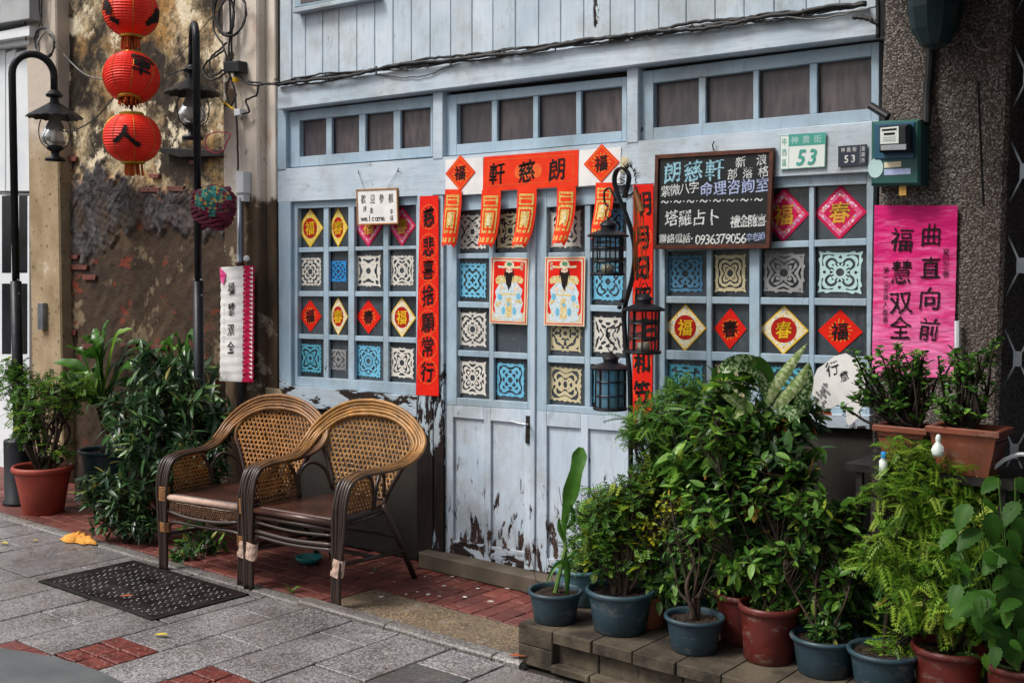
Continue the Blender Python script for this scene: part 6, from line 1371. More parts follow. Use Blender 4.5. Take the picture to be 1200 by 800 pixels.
# dark undergrowth
t = plant('dark_undergrowth', 'dense dark foliage behind the front pots at the right', (sE+sG)/2+np.array([0, .2, 0]))
shrub(t, sG+np.array([-.1, .25, 0]), [B(1010, 700, 60, 60, dG+.4, 190), B(1100, 640, 80, 60, dG+.45, 240), B(1170, 620, 50, 60, dG+.35, 170), B(1130, 730, 50, 40, dG+.2, 120), B(1190, 700, 30, 50, dG+.3, 70)], 'oval', 'leaf_dark', .06, (4, 6), nstem=3)
t = plant('fern_undergrowth', 'yellow-green ferny foliage filling the corner above the bottom right pots', sH)
shrub(t, sH+np.array([-.05, .1, 0]), [B(1150, 620, 44, 30, dG, 80), B(1100, 610, 40, 24, dG+.05, 60), B(1175, 660, 30, 40, dG+.05, 50), B(1120, 720, 30, 30, dG-.02, 40)], 'fern', 'leaf_bright', .080, 2, stem='twig_dark', nstem=2, r0=.005, shell=.3)
t = plant('dark_undergrowth', 'dark leafy growth hiding the wall between the middle pots', (sD+sB)/2+np.array([0, .35, 0]))
shrub(t, sI+np.array([-.1, .2, 0]), [B(800, 640, 44, 50, dI+.2, 130), B(860, 690, 50, 40, dI+.15, 130), B(930, 700, 44, 40, dI+.1, 120), B(780, 690, 30, 24, dI+.15, 50)], 'oval', 'leaf_dark', .06, (4, 6), nstem=2, r0=.005)
t = plant('fern_spray', 'lacy yellow-green sprays hanging over the front pots at lower right', sF)
shrub(t, sG+np.array([0, .1, .2]), [B(1030, 640, 34, 30, dF-.05, 60), B(1075, 700, 40, 34, dG-.05, 80), B(1130, 660, 40, 40, dG-.05, 80), B(1050, 760, 26, 20, dG+.1, 30), B(1165, 720, 26, 34, dG-.05, 50)], 'fern', 'leaf_bright', .085, 2, stem='twig_dark', nstem=1, r0=.005, shell=.2, upb=-.3)
t = plant('leafy_growth', 'mid green leafy branches overlapping the red pot and its neighbours', sD)
shrub(t, sD, [B(880, 665, 46, 30, dD, 32), B(935, 655, 36, 30, dD, 30), B(820, 600, 36, 36, dD+.05, 34), B(985, 690, 26, 40, dE, 30), B(900, 560, 56, 40, dD, 30), B(840, 500, 44, 28, dD+.1, 28)], 'oval', 'leaf_mid', .060, (4, 6), nstem=1, r0=.005)
t = plant('low_growth', 'small leafy growth over the rims of the middle pots', sD)
shrub(t, sD, [B(905, 705, 36, 16, dD, 50)], 'small', 'leaf_mid', .035, (4, 6), nstem=2, r0=.003)
shrub(t, sE, [B(965, 735, 34, 20, dE, 60)], 'oval', 'leaf_dark', .045, (4, 6), nstem=2, r0=.003)
# P8 lobed leaves
def lobed():
    n = 12; V = []; Fc = []
    for i in range(n+1):
        t_ = i/n; w = .80*t_**.55*(1-t_)**.95*(1+.13*(1 if i % 2 == 1 else -.6)) if 0 < i < n else .0; z = -.22*t_*t_; r_ = .012*(1 if i % 2 else -1)
        V += [(t_, -w, z+.10*w+.25*w*w-r_), (t_, -w*.5, z+.09*w+r_), (t_, 0, z-.01), (t_, w*.5, z+.09*w+r_), (t_, w, z+.10*w+.25*w*w-r_)]
    for i in range(n):
        for c in range(4): Fc.append((5*i+c, 5*i+5+c, 5*i+6+c, 5*i+1+c))
    return np.array(V), Fc
LOB = lobed(); t = plant('broad_lobed_plant', 'plant with large pointed mid green leaves at the bottom right corner', sH)
lb = [(1160, 690, 1140, 740), (1165, 700, 1115, 715), (1180, 640, 1150, 668), (1190, 600, 1210, 640), (1150, 620, 1120, 640), (1135, 590, 1120, 620), (1160, 600, 1168, 640), (1185, 680, 1196, 740), (1175, 665, 1215, 690), (1180, 720, 1150, 745), (1130, 700, 1108, 735), (1185, 615, 1160, 600), (1195, 660, 1170, 640), (1150, 650, 1180, 660), (1140, 660, 1125, 690), (1195, 710, 1215, 740), (1170, 740, 1190, 775), (1150, 585, 1172, 598), (1195, 585, 1215, 600), (1120, 620, 1100, 640), (1170, 560, 1150, 575), (1190, 560, 1210, 580)]
for _ in range(46):
    u_ = random.uniform(1120, 1205); v_ = random.uniform(585, 770); a_ = random.uniform(.3, 2.8); lb.append((u_, v_, u_+cos(a_)*random.uniform(16, 34), v_+abs(sin(a_))*random.uniform(16, 34)))
for k, (u0, v0, u1, v1) in enumerate(lb):
    d = dH-.05+random.uniform(-.12, .22); a = AD(u0, v0, d); b_ = AD(u1, v1, d-.03); dd = unit(b_-a); L = np.linalg.norm(b_-a)*1.0
    up_v = unit(-ray(u0, v0)*.8+np.array([0, 0, 1.0])+np.random.uniform(-.4, .4, 3)); o = leaf_mesh('leaf', LOB, [a], [dd], [up_v], [L], 'leaf_lobe', t, [random.uniform(.1, .9)], kind=None); o.data.polygons.foreach_set('use_smooth', [True]*len(o.data.polygons))
mb = MB()
for k, (u0, v0, u1, v1) in enumerate(lb): mb.tube(smooth_path([sH, AD((u0+1190)/2, (v0+790)/2, dH+.05), AD(u0, v0, dH)], 3), .003, 4)
tag(mb.build('stalks', M('stem_green'), t), kind='stuff')

# planter stand and long terracotta planters with bonsai-like shrubs
YS = -.42
bz = F(1120, 553, YS-.1)[2]; xl, xr = F(1010, 540, YS)[0], -.55
t = thing('planter_stand', 'dark metal stand with wooden shelf carrying the long terracotta planters', 'stand', (xl, YS, PZ))
mb = MB(); mb.box((xl, YS-.17, bz-.03), (xr, YS+.17, bz-.002)); mb.build('shelf', M('iron'), t)
for x in (xl+.05, (xl+xr)/2, xr-.05):
    for y in (YS-.14, YS+.14): mb = MB(); mb.box((x-.012, y-.012, PZ-.003), (x+.012, y+.012, bz-.031)); mb.build('leg', M('iron'), t)
def planter(u0, u1, vr, vb, Y, label, zb):
    a, b_ = F(u0, vr, Y), F(u1, vr, Y); x0, x1 = a[0], b_[0]; z1 = (a[2]+b_[2])/2; t = thing('long_planter', label, 'planter', ((x0+x1)/2, Y, zb), 'long terracotta planters')
    mb = MB(); w = .085; tp = .03
    O = [(x0+tp, Y-w+.02, zb), (x1-tp, Y-w+.02, zb), (x1-tp, Y+w-.02, zb), (x0+tp, Y+w-.02, zb)]; T_ = [(x0, Y-w, z1-.018), (x1, Y-w, z1-.018), (x1, Y+w, z1-.018), (x0, Y+w, z1-.018)]
    mb.add(O+T_, [(3, 2, 1, 0)]+[(i, (i+1) % 4, (i+1) % 4+4, i+4) for i in range(4)]); mb.build('body', M('pot_terracotta'), t)
    e = .012
    for (xa, ya, xb, yb_) in ((x0-e, Y-w-e, x1+e, Y-w+.008), (x0-e, Y+w-.008, x1+e, Y+w+e), (x0-e, Y-w+.008, x0+.010, Y+w-.008), (x1-.010, Y-w+.008, x1+e, Y+w-.008)):
        MB().prism([(xa, ya, z1), (xb, ya, z1), (xb, yb_, z1), (xa, yb_, z1)], (0, 0, -.022), .004).build('rim', M('pot_terracotta'), t)
    mb = MB(); mb.box((x0+.005, Y-w+.004, z1-.05), (x1-.005, Y+w-.004, z1-.028)); mb.build('soil', M('soil'), t); return (x0, x1, z1)
pl1 = planter(1036, 1092, 497, 530, YS+.02, 'long terracotta planter behind, with gnarled jade-like shrub', bz)
pl2 = planter(1098, 1176, 499, 553, YS-.08, 'long terracotta planter nearer the right edge with a low twisted shrub', bz)
def gnarly(t, base_pts, blobs, d, mat='leaf_jade'):
    mb = MB(); pos = []; dr = []; ups = []; sz = []
    for (u, v, n_) in blobs:
        b0 = np.array(random.choice(base_pts)); e = AD(u, v, d+random.uniform(-.06, .08)); m1 = lerp(b0, e, .4)+np.array([random.uniform(-.03, .03), random.uniform(-.03, .03), -.02]); P = smooth_path([b0, m1, lerp(m1, e, .6)+np.array([random.uniform(-.015, .015), 0, .01]), e], 4); mb.tube(P, [lerp(.008, .0025, i/(len(P)-1)) for i in range(len(P))], 5)
        for k in range(n_):
            q = e-(e-m1)*random.random()**2*.5+np.random.uniform(-.012, .012, 3); a = random.uniform(0, 6.28); pos.append(q); dr.append((cos(a), sin(a), random.uniform(.1, 1))); ups.append((random.uniform(-.4, .4), random.uniform(-.6, .2), 1)); sz.append(random.uniform(.020, .034))
    tag(mb.build('branches', M('twig_dark'), t, smooth=True), kind='stuff'); leaf_mesh('foliage', TPL['round'], pos, dr, ups, sz, mat, t)
d1_ = depth(F(1060, 490, YS)); d2_ = depth(F(1140, 490, YS-.08))
t = plant('gnarled_shrub', 'gnarled small-leaved shrub spreading before the foot of the pink banner', F(1060, 500, YS))
bl = [(random.gauss(1052, 26), random.uniform(412, 492), 16) for _ in range(60)]+[(1010, 430, 20), (1005, 450, 20), (1030, 410, 20), (1050, 405, 22), (1078, 425, 20), (1000, 470, 16)]
gnarly(t, [F(1050, 500, YS), F(1075, 500, YS), F(1064, 500, YS)], bl, d1_)
t = plant('gnarled_shrub', 'second gnarled shrub reaching up beside the folding gate', F(1135, 500, YS-.08))
bl = [(random.gauss(1130, 18), random.uniform(410, 490), 12) for _ in range(36)]+[(1165, 402, 14), (1160, 410, 12), (1120, 412, 16), (1150, 440, 14), (1172, 396, 10)]
gnarly(t, [F(1120, 500, YS-.08), F(1140, 500, YS-.08)], bl, d2_)
# white figurines on the shelf
def figurine(u, v, wpx, hpx, label, kind):
    c = F(u, v, YS-.2); s = depth(c)/FPX; h = hpx*s; r = wpx/2*s; t = thing('figurine' if kind == 'bird' else 'small_bottle', label, 'figurine' if kind == 'bird' else 'bottle', c)
    mb = MB()
    if kind == 'bird':
        mb.lathe(c, [(0, 0), (r*.8, 0), (r, h*.15), (r*.95, h*.35), (r*.6, h*.55), (r*.38, h*.62), (r*.45, h*.72), (r*.48, h*.82), (r*.3, h*.95), (0, h)], 16); mb.build('body', M('white_enamel'), t, smooth=True)
        mb = MB(); mb.tube([c+[-r*.7, 0, h*.45], c+[-r*.9, -r*.3, h*.25], c+[-r*.3, -r*.8, h*.22]], r*.16, 6); mb.tube([c+[r*.7, 0, h*.45], c+[r*.9, -r*.3, h*.25], c+[r*.3, -r*.8, h*.22]], r*.16, 6); mb.build('arms', M('white_enamel'), t, smooth=True)
        mb = MB(); mb.lathe(c+np.array([0, -r*.40, h*.76]), [(0, -r*.08), (r*.07, 0), (0, r*.08)], 6); mb.build('nose', M('white_enamel'), t)
    else:
        mb.lathe(c, [(0, 0), (r, 0), (r, h*.6), (r*.5, h*.72), (r*.5, h*.75)], 16); mb.build('body', M('white_enamel'), t, smooth=True); mb = MB(); mb.lathe(c, [(r*.62, h*.74), (r*.62, h), (0, h)], 14); mb.build('cap', M('cut_blue'), t, smooth=True)
figurine(1099, 534, 14, 26, 'small white seated figurine between the terracotta planters', 'bird')
figurine(1035, 556, 10, 27, 'little white bottle with blue cap left of the planters', 'bottle')
# white plaque
t = thing('white_plaque', 'white cloud shaped plaque with grey ink painting below the right window', 'plaque', F(980, 470, -.25)); Y = -.26
out = [(957, 470), (951, 460), (952, 445), (958, 432), (968, 425), (978, 417), (990, 414), (1000, 419), (1004, 424), (1012, 430), (1015, 445), (1012, 460), (1010, 476), (1006, 482), (1008, 488), (995, 499), (991, 493), (992, 482), (982, 474), (974, 478), (966, 488), (960, 498), (958, 484)]
def ccw_ok(p): return p
mb = MB(); P = [F(u, v, Y) for u, v in out]; mb.prism(P, (0, .012, 0)); mb.build('board', M('paper_white'), t)
p = PX([(950, 412), (1014, 412), (1014, 500), (950, 500)], Y-.001); mb = MB()
for ch, u, v, sz_ in (('行', .40, .22, .20), ('意', .62, .32, .14)): p.text(mb, ch, u, v, sz_, .001, -.004, brush=.02, rot=.2)
mb.build('lettering', M('iron'), t)
mb = MB()
for k in range(26): p.ell(mb, .22+random.gauss(0, .05), .56+random.gauss(0, .07), .022, .018, .001+.0001*k, 7)
mb.build('ink_painting', M('cut_grey'), t)

# ================================================================== HANGING LANTERNS ON THE IRON HOOK STAND
YH = -.36; sH_ = depth(F(735, 350, YH))/FPX
t = thing('hook_stand', 'wrought iron hook stand with scrolled top before the right red couplet', 'hook stand', F(740, 560, YH))
def strap(pts, w, th, Y, mb, dy=0):
    P = smooth_path([F(u, v, Y) for u, v in pts], 6); n = len(P); vs = []
    for i, p in enumerate(P):
        T = unit(P[min(i+1, n-1)]-P[max(i-1, 0)]); N = unit(np.cross(T, [0, 1, 0])); ww = w if not hasattr(w, '__call__') else w(i/(n-1))
        vs += [p+N*th/2-np.array([0, ww/2, 0]), p+N*th/2+np.array([0, ww/2, 0]), p-N*th/2+np.array([0, ww/2, 0]), p-N*th/2-np.array([0, ww/2, 0])]
    mb.add(vs, [(4*i+k, 4*i+(k+1) % 4, 4*i+4+(k+1) % 4, 4*i+4+k) for i in range(n-1) for k in range(4)]+[(3, 2, 1, 0), (4*n-4, 4*n-3, 4*n-2, 4*n-1)]); return mb
strap([(731, 232), (735, 220), (737, 206), (731, 197), (723, 200), (720, 212), (724, 228), (733, 250), (741, 275), (744, 300), (740, 330), (733, 356), (731, 375)], .034, .006, YH, MB()).build('scrolled_strap', M('blackmetal'), t, smooth=False)
MB().tube(smooth_path([F(731, 372, YH), F(733, 400, YH), F(738, 440, YH), F(739, 520, YH), F(739, 600, YH), F(739, 690, YH)], 5), .012, 8).build('pole', M('blackmetal'), t, smooth=True)
MB().tube(smooth_path([F(733, 356, YH), F(737, 335, YH), F(746, 312, YH), F(752, 303, YH), F(758, 306, YH), F(759, 318, YH), F(756, 326, YH), F(752, 322, YH), F(753, 315, YH)], 5), .006, 6).build('scroll', M('blackmetal'), t, smooth=True)
MB().tube(smooth_path([F(722, 236, YH), F(716, 222, YH), F(712, 221, YH), F(708, 226, YH), F(709, 238, YH), F(713, 242, YH)], 5), .005, 6).build('scroll', M('blackmetal'), t, smooth=True)
MB().tube(smooth_path([F(731, 378, YH), F(722, 384, YH), F(712, 385, YH), F(712, 395, YH), F(717, 402, YH)], 5), .005, 6).build('scroll', M('blackmetal'), t, smooth=True)
for q in ((729, 352), (726, 360), (731, 364)):
    c = F(*q, YH); mb = MB(); mb.lathe(c, [(0, -.012), (.010, -.006), (.012, 0), (.010, .006), (0, .012)], 10); mb.build('knob', M('blackmetal'), t, smooth=True)
b = NB('lantern_glass'); b.col('c4cacc').set(.12, .5); b.p.inputs['Transmission Weight'].default_value = .95; b.p.inputs['IOR'].default_value = 1.05
b = NB('lantern_glass_blue'); b.col('6fa2bc').set(.2, .6); b.p.inputs['Transmission Weight'].default_value = .6
def black_lantern(u, vtop, vcap, vb0, vb1, w, label, glass, redback=False):
    s = sH_; c = F(u, vb1, YH); R = w/2*s; H = (vb1-vb0)*s; t = thing('black_lantern', label, 'lantern', c, 'black metal lanterns on the iron hook')
    rb = R*.86; mb = MB(); mb.lathe(c, [(0, 0), (R*.96, 0), (R, .006), (R*.97, .014), (rb*.9, .016)], 28); mb.build('base', M('blackmetal'), t)
    n = 10; mb = MB()
    for k in range(n): a = 2*pi*k/n+.15; mb.tube([c+np.array([rb*cos(a), rb*sin(a), .012]), c+np.array([rb*cos(a), rb*sin(a), H+.004])], .0038, 5)
    mb.build('bars', M('blackmetal'), t)
    for z in (.36, .70): mb = MB(); mb.tube([c+np.array([rb*cos(a), rb*sin(a), H*z]) for a in np.linspace(0, 2*pi, 33)], .0038, 5, cap=False); mb.build('hoop', M('blackmetal'), t)
    mb = MB(); mb.lathe(c, [(rb*.93, .016), (rb*.93, H)], 28); mb.build('glass', M(glass), t, smooth=True)
    h2 = (vb0-vcap)*s; mb = MB(); mb.lathe(c+np.array([0, 0, H]), [(rb, -.004), (R*1.16, -.002), (R*1.18, .006), (R*.95, h2*.18), (R*.5, h2*.34), (R*.42, h2*.36), (R*.42, h2*.55), (R*.5, h2*.57), (R*.46, h2*.66), (R*.25, h2*.82), (R*.08, h2*.9), (R*.10, h2*.96), (0, h2)], 28); mb.build('roof', M('blackmetal'), t, smooth=False)
    mb = MB(); mb.lathe(c, [(0, .016), (.028, .016), (.028, .05), (.024, .052), (0, .05)], 14); mb.build('candle', M('paper_cream' if glass != 'lantern_glass_blue' else 'leaf_strap') if False else M('paper_cream'), t, smooth=True)
    cc_ = c+np.array([0, 0, H+h2]); mb = MB(); q = cc_+np.array([0, 0, .018]); mb.tube([q+np.array([.018*cos(a), 0, .02*sin(a)]) for a in np.linspace(0, 2*pi, 17)], .0025, 5, cap=False); mb.build('ring', M('blackmetal'), t)
    return t
black_lantern(712, 221, 254, 277, 323, 42, 'black metal lantern with clear glass, uppermost on the iron hook', 'lantern_glass')
black_lantern(754, 325, 342, 364, 414, 42, 'black metal lantern hanging against the red couplet, middle of three', 'lantern_glass')
black_lantern(715, 400, 410, 431, 480, 42, 'black metal lantern hanging lowest left, before blue paper cuts', 'lantern_glass_blue')
mb = MB(); mb.tube([F(753, 322, YH), F(749, 336, YH), F(754, 342, YH)], .0015, 4); mb.tube([F(753, 322, YH), F(758, 334, YH), F(754, 342, YH)], .0015, 4); tag(mb.build('hanging_wire', M('iron'), origin=F(753, 330, YH)), 'thin wire loop holding the middle black lantern', 'wire')
# dried wreath and orange strings
t = thing('dried_wreath', 'small dried brown grass bundle with orange strings tied on the iron hook', 'wreath', F(741, 215, YH-.03))
mb = MB()
for k in range(150):
    a = random.uniform(0, 6.28); c = F(738+6*cos(a), 212+16*sin(a), YH-.03); dd = unit(np.array([cos(a)+random.uniform(-.7, .7), random.uniform(-.8, .3), -sin(a)+random.uniform(-.7, .7)])); mb.tube([c, c+dd*random.uniform(.015, .04)], [.002, .0008], 3, cap=False)
tag(mb.build('dried_grass', M('twig_dark'), t), kind='stuff')
pm('raffia', 'b0562a', '8c6a3c', 30, rough=.8, bump=0)
mb = MB()
for k in range(16):
    u0 = 745+random.uniform(-3, 3); u1 = 750+random.uniform(-9, 12); mb.tube(smooth_path([F(u0, 222, YH-.03), F(lerp(u0, u1, .4)+random.uniform(-2, 2), 255, YH-.03), F(u1, random.uniform(285, 330), YH-.03)], 4), .0018, 3)
tag(mb.build('strings', M('raffia'), t), kind='stuff')
mb = MB(); mb.tube([F(744, 222, YH-.04), F(752, 248, YH-.04)], [.010, .016], 8); mb.build('straw_bundle', M('binding'), t)

# ================================================================== LEFT HAND PLANTS
tq, sq, dq = pot(51, 604, 70, 56, 'pot_orange', 'large terracotta coloured pot on the brick paving at the far left', zs=0, grp=RP, taper=.66)
t = plant('leafy_bush', 'airy green bush with bare lower branches in the large pot at far left', sq)
shrub(t, sq, [B(36, 470, 38, 34, dq+.1, 110), B(72, 462, 34, 26, dq, 80), B(18, 440, 20, 24, dq+.2, 50), B(90, 450, 18, 16, dq, 30), B(60, 530, 34, 16, dq, 26), B(36, 500, 24, 20, dq, 30)], 'pinn', 'leaf_mid', .085, 3, nstem=4, r0=.014, wig=.08)
t = thing('black_planter', 'black cylindrical planter behind the terracotta pot at the far left', 'planter', G(20, 590, 0)+np.array([.15, .35, 0]))
# strap plant in dark green pot
tg, sg, dg_ = pot(124, 565, 62, 36, 'pot_green', 'dark green pot by the old wall holding broad strap leaves', zs=.16, grp=None, taper=.8)
bb = thing('brick_stack', 'low stack of blocks under the dark green pot by the wall', 'blocks', (sg[0], sg[1], 0))
for z0 in (0, .08):
    for k in (-1, 0): MB().prism([(sg[0]+k*.2+.002, sg[1]-.14, z0+.001), (sg[0]+k*.2+.198, sg[1]-.14, z0+.001), (sg[0]+k*.2+.198, sg[1]-.14, z0+.078), (sg[0]+k*.2+.002, sg[1]-.14, z0+.078)], (0, .28, 0), .005).build('block', M('concrete_block'), bb)
t = plant('dracaena', 'dracaena with long arching bright green leaves before the old wall', sg)
mb = MB(); ctr = AD(120, 478, dg_); 
for k in range(3): mb.tube(smooth_path([sg+np.array([.03*k-.03, 0, 0]), lerp(sg, ctr, .5)+np.array([.03*(k-1), .02, 0]), ctr+np.array([.05*(k-1), 0, .02*k])], 4), .02, 7)
mb.build('trunk', M('bark'), t, smooth=True)
tips = [(62, 425), (75, 405), (95, 395), (60, 445), (110, 385), (125, 388), (145, 400), (160, 415), (100, 485), (134, 515), (95, 470), (175, 430), (80, 440), (165, 455), (120, 400), (100, 410), (150, 430), (185, 408), (70, 462), (140, 470), (155, 385), (110, 430), (90, 455), (172, 400), (128, 375)]
for k, (u, v) in enumerate(tips):
    c0 = ctr+np.array([random.uniform(-.06, .06), random.uniform(-.05, .05), random.uniform(-.02, .05)]); dd = dg_+random.uniform(-.25, .12); e = AD(u, v, dd); top_ = max(c0[2], e[2])+random.uniform(.03, .12); m1 = lerp(c0, e, .45); m1[2] = lerp(m1[2], top_, .55)
    blade(t, [c0, m1, lerp(m1, e, .55)+np.array([0, 0, .02]), e], random.uniform(.08, .115), 'leaf_strap', fold=.14, up=(-.2, -.75, .7), prof=lambda s: np.interp(s, [0, .15, .5, .8, 1], [.35, .7, 1, .7, .05]))
# dracaena cluster behind right lamp
q0 = F(200, 590, -.18); q0[2] = 0
t = plant('dracaena', 'second clump of strap leaves between the lamp post and column', q0)
ctr = AD(210, 485, 7.9); mb = MB(); mb.tube([q0, ctr], .025, 7); mb.build('trunk', M('bark'), t)
for k, (u, v) in enumerate([(170, 440), (180, 420), (188, 405), (195, 425), (205, 412), (215, 425), (225, 415), (240, 420), (248, 432), (262, 440), (258, 460), (170, 460), (200, 400), (228, 440), (262, 470), (212, 440), (245, 455), (186, 445), (232, 405), (178, 475)]):
    c0 = ctr+np.array([random.uniform(-.08, .08), random.uniform(-.05, .05), random.uniform(-.02, .05)]); e = AD(u, v, 7.75+random.uniform(-.15, .1)); m1 = lerp(c0, e, .5); m1[2] = max(c0[2], e[2])+random.uniform(.0, .06)
    blade(t, [c0, m1, e], random.uniform(.06, .09), 'leaf_strap', fold=.14, up=(-.2, -.75, .7), prof=lambda s: np.interp(s, [0, .15, .5, .8, 1], [.35, .7, 1, .7, .05]))
b0 = G(190, 600, 0)
t = plant('oleander_bush', 'dense dark glossy bush around the foot of right lamp post', b0)
shrub(t, b0, [B(205, 470, 55, 34, 7.2, 95), B(175, 520, 44, 40, 7.1, 100), B(225, 545, 44, 44, 7.0, 100), B(254, 500, 22, 34, 7.2, 50), B(180, 430, 34, 26, 7.3, 34), B(150, 485, 30, 36, 7.3, 40), B(236, 430, 26, 24, 7.4, 26)], 'narrow', 'leaf_glossy', .115, (5, 7), nstem=4, r0=.010, wig=.05, upb=.3)
b0 = G(150, 636, 0)
t = plant('low_shrub', 'low dark glossy shrub spilling over the kerb left of the armchairs', b0)
shrub(t, b0, [B(145, 582, 44, 32, depth(b0)+.05, 100), B(115, 572, 28, 22, depth(b0)+.1, 60), B(165, 615, 30, 22, depth(b0), 60), B(120, 610, 22, 16, depth(b0)+.05, 20)], 'narrow', 'leaf_glossy', .085, (5, 7), nstem=4, r0=.006)
b0 = G(235, 655, 0)
t = plant('leafy_weeds', 'dark green weeds growing under the left armchair', b0)
shrub(t, b0, [B(235, 630, 40, 20, depth(b0)+.2, 40), B(215, 655, 16, 10, depth(b0), 14)], 'oval', 'leaf_dark', .07, 5, nstem=2, r0=.004, spread=.6)
# black planter geometry
c = WL[t.name]
tt = bpy.data.objects['black_planter']; c = WL['black_planter']; c = G(17, 594, 0); vd = ray(17, 594); vd[2] = 0; vd = unit(vd); 
bpy.data.objects.remove(tt)

# ================================================================== RIGHT EDGE: folding gate, door, awning
t = thing('neighbour_door', 'dark blue-grey timber door deep in shade at the right edge', 'door', (-.9, .35, 0))
pm('dark_blue_paint', '2c3f52', '22313f', 4, rough=.5, bump=.1)
x0 = F(1177, 300, .3)[0]-.6; mb = MB(); mb.box((x0, .34, 0), (2.5, .42, 4.2)); mb.build('panel', M('dark_blue_paint'), t)
for x in (x0+.5, x0+1.2, x0+1.9): mb = MB(); mb.box((x, .30, 0), (x+.09, .339, 4.2)); mb.build('stile', M('dark_blue_paint'), t)
for z in (.5, 1.3, 2.1, 3.0): mb = MB(); mb.box((x0, .312, z), (2.5, .338, z+.08)); mb.build('rail', M('dark_blue_paint'), t)
t = thing('folding_gate', 'grey folding scissor gate drawn across the dark doorway', 'gate', (-1.2, .02, 0)); YG = -.05
gx = F(1172, 300, YG)[0]
for k in range(4): x = gx+.17*k; MB().tube([(x, YG, .02), (x, YG, 3.1)], .007, 6).build('upright', M('galvanised'), t)
for k in range(3):
    for j in range(8):
        xa, xb = gx+.17*k, gx+.17*(k+1); z0 = .1+.37*j
        for s in (0, 1):
            za, zb = (z0, z0+.37) if s == 0 else (z0+.37, z0); mb = MB(); y = YG-.010-.006*s; mb.prism([(xa, y, za-.009), (xb, y, zb-.009), (xb, y, zb+.009), (xa, y, za+.009)], (0, .003, 0)); mb.build('lattice_bar', M('galvanised'), t)
        mb = MB(); mb.box(((xa+xb)/2-.016, YG-.022, z0+.185-.03), ((xa+xb)/2+.016, YG-.017, z0+.185+.03)); mb.build('hinge_plate', M('galvanised'), t)
t = thing('street_awning', 'dark corrugated awning over the neighbouring doorway at the right, extended out of view to shade the plants', 'awning', (.2, -1., 3.1))
mb = MB(); vs = []; n = 80
ax0, ax1 = -1.92, 3.4  # extent enlarged out of view to block sky light over the right-hand plants
for i in range(n+1):
    x = lerp(ax0, ax1, i/n); z = 3.12+.012*(1 if i % 2 else -1); vs += [(x, .3, z+.25), (x, -3.1, z), (x, -3.1, z+.012), (x, .3, z+.262)]
mb.add(vs, [(4*i+k, 4*i+(k+1) % 4, 4*i+4+(k+1) % 4, 4*i+4+k) for i in range(n) for k in range(4)]); mb.build('sheet', M('pot_black'), t)
for x in (ax0+.06, 1.2): MB().tube([(x, -3.0, 3.09), (x, -.1, 3.33)], .02, 8).build('bracket', M('iron'), t)
t = thing('awning_roller', 'dark grey-green ribbed roller housing at the top of pebbledash pillar', 'roller', F(1095, 10, -.22))
mb = MB(); c = F(1097, -10, -.24); R = .10
for k in range(5): mb.lathe(c+np.array([0, 0, -.11+.0*k]), [(0, -.12), (.05, -.10), (.085, -.04), (.10, .04), (.105, .2), (.1, .5)], 20, rip=lambda k, n: .04*(k % 2)); break
mb.build('housing', M('pot_green'), t, smooth=False)
tag(MB().tube(smooth_path([F(1138, 40, -.2), F(1142, 52, -.2), F(1150, 58, -.2), F(1160, 58, -.2)], 5), .004, 5).build('wire', M('cable_grey')), 'short loose pale wire high on the pebbledash pillar', 'wire')
tag(MB().tube([F(1146, 95, -.124), F(1148, 150, -.124), F(1152, 240, -.124)], .003, 4).build('wire', M('cable_black')), 'thin dark wire running down the pebbledash pillar face', 'wire')
t = thing('white_tube', 'short white plastic tube on the pillar beside pink banner', 'tube', F(1122, 400, -.15)); mb = MB(); mb.tube([F(1122, 376, -.15), F(1122, 412, -.15)], .012, 8); mb.build('tube', M('white_paint'), t)
tag(MB().tube(smooth_path([F(1165, 548, -.5), F(1178, 538, -.5), F(1195, 532, -.5), F(1215, 534, -.5)], 5), .008, 6).build('white_hoop', M('white_paint')), 'curved white plastic hoop at the right edge beside planters', 'hoop')

# ================================================================== SMALL THINGS ON THE GROUND
c = G(92, 634, 0); t = thing('crumpled_cloth', 'crumpled orange-yellow cloth lying on the kerb', 'cloth', c); pm('cloth_orange', 'd99a3c', 'c07f2a', 12, rough=.7, bump=.3)
n = 28; vs = []; rs = np.random.RandomState(4); K = [(rs.uniform(-60, 60), rs.uniform(-60, 60), rs.uniform(0, 6)) for _ in range(9)]
for j in range(n+1):
    for i in range(n+1):
        a, b_ = i/n*2-1, j/n*2-1; r = math.hypot(a, b_); an = math.atan2(b_, a); edge = 1+.22*sin(3*an+1)+.12*sin(7*an); x = a*edge*.135; y = b_*edge*.065; h = max(0, 1-r*r)**.5*.045; w_ = sum(abs(sin(p_*x+q_*y+s_)) for p_, q_, s_ in K)/9
        vs.append((c[0]+x, c[1]+y, .008+h*(.35+1.2*abs(w_-.62)*1.5+.6*w_)*1.0 if r < 1 else .004+.006*w_))
mb = MB(); mb.add(vs, [(j*(n+1)+i, j*(n+1)+i+1, (j+1)*(n+1)+i+1, (j+1)*(n+1)+i) for j in range(n) for i in range(n) if math.hypot((i+.5)/n*2-1, (j+.5)/n*2-1) < 1.12]); mb.build('cloth', M('cloth_orange'), t, smooth=False)
def fallen(u, v, L, a, label, mat='leaf_fallen', z=.008):
    c = G(u, v, 0); t = thing('fallen_leaf', label, 'leaf', c); T_ = lt_oval(.36, .2, -.1); leaf_mesh('blade', T_, [(c[0], c[1], z)], [(cos(a), sin(a), .02)], [(0, 0, 1)], [L], mat, t, [.5], kind=None); return t
fallen(180, 745, .085, .35, 'narrow yellow leaf lying on the granite paving below the drain cover'); fallen(38, 634, .06, .1, 'small yellow leaf on the paving left of the orange cloth'); fallen(0, 637, .10, .0, 'pale yellow leaf on the paving at the left edge')
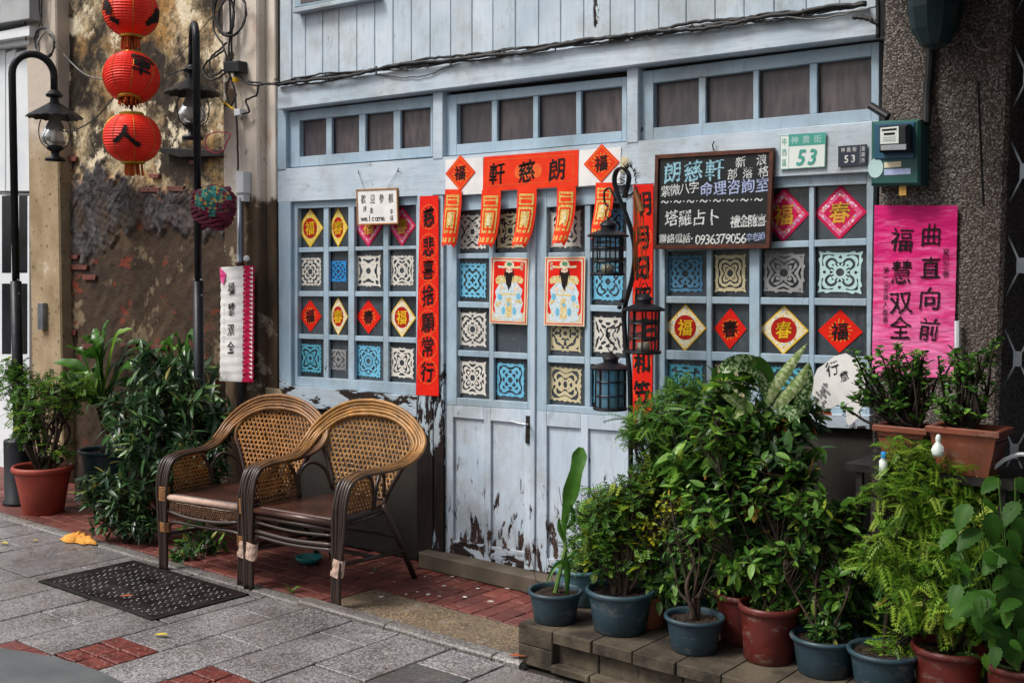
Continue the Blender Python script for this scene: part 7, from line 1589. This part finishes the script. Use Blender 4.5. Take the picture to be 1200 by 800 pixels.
fallen(140, 702, .08, .6, 'curled brown leaf on the near edge of drain cover', 'leaf_orange', .016); fallen(596, 775, .10, .2, 'rusty orange leaf against the kerb by the platform corner', 'leaf_orange', .03); fallen(535, 640+50, .03, 1.4, 'small curled dark leaf on the bricks before the step', 'leaf_orange', .012)
for k, (u, v) in enumerate([(476, 697), (489, 694), (502, 697), (515, 699), (530, 676), (447, 700), (560, 690), (575, 705), (462, 682), (545, 700), (595, 690), (520, 687), (435, 672), (440, 668), (498, 676)]):
    c = G(u, v, 0); mb = MB(); a = random.uniform(0, 3); dd = np.array([cos(a), sin(a), 0])*random.uniform(.006, .016); pp2 = np.array([-dd[1], dd[0], 0])*.6; q = np.array([c[0], c[1], .006]); mb.prism([q-dd-pp2, q+dd-pp2*.6, q+dd+pp2, q-dd*.7+pp2], (0, 0, -.002)); mb.build('paint_flake' , M('cut_white'), ap)
def weed(u, v, h, lab, n=14):
    c = G(u, v, 0); t = thing('weed', lab, 'weed', c, 'small weeds in the paving joints'); pos = [c+np.array([random.uniform(-.01, .01), random.uniform(-.01, .01), .0]) for _ in range(n)]; a = np.random.uniform(0, 6.28, n); leaf_mesh('blades', lt_oval(.16, .1, .3), pos, [(cos(x), sin(x), random.uniform(.5, 2)) for x in a], [(0, .1, 1)]*n, [h*random.uniform(.6, 1.1) for _ in range(n)], 'leaf_strap', t)
weed(341, 694, .06, 'tuft of bright grass growing at the kerb between the chair legs'); weed(300, 690, .025, 'tiny weed at the foot of the golden chair leg'); weed(440, 668, .04, 'small green weed under the golden armchair'); weed(205, 658, .06, 'grassy weed by the front leg of the darker armchair')
c = G(362, 660, 0); t = thing('bowl', 'small turquoise plastic bowl lying under the golden armchair', 'bowl', c); pm('turquoise', '2f8f8c', '27807e', 5, rough=.4, bump=0)
mb = MB(); mb.lathe(c, [(0, .002), (.04, .002), (.075, .03), (.08, .045), (.074, .045), (.038, .01), (0, .01)], 24); mb.build('shell', M('turquoise'), t, smooth=True)
# litter of tiny leaves and grit
mb = MB()
for _ in range(420):
    u = random.uniform(0, 600); v = random.uniform(0, 1); c = np.array([random.uniform(-8.5, -2.9), random.choice((random.gauss(-1.05, .04), random.uniform(-2.6, -.1), random.gauss(-.1, .05))), .005]); L = random.uniform(.003, .010); a = random.uniform(0, 6.28); dd = np.array([cos(a), sin(a), 0])*L; q = np.array([-sin(a), cos(a), 0])*L*.5
    mb.add([c-dd, c-q+[0, 0, .003], c+dd, c+q+[0, 0, .002]], [(0, 1, 2, 3)])
tag(mb.build('ground_litter', M('bark')), 'scattered grit and tiny dry leaf bits on the paving', 'litter', kind='stuff')
bpy.data.scenes.remove(TS)
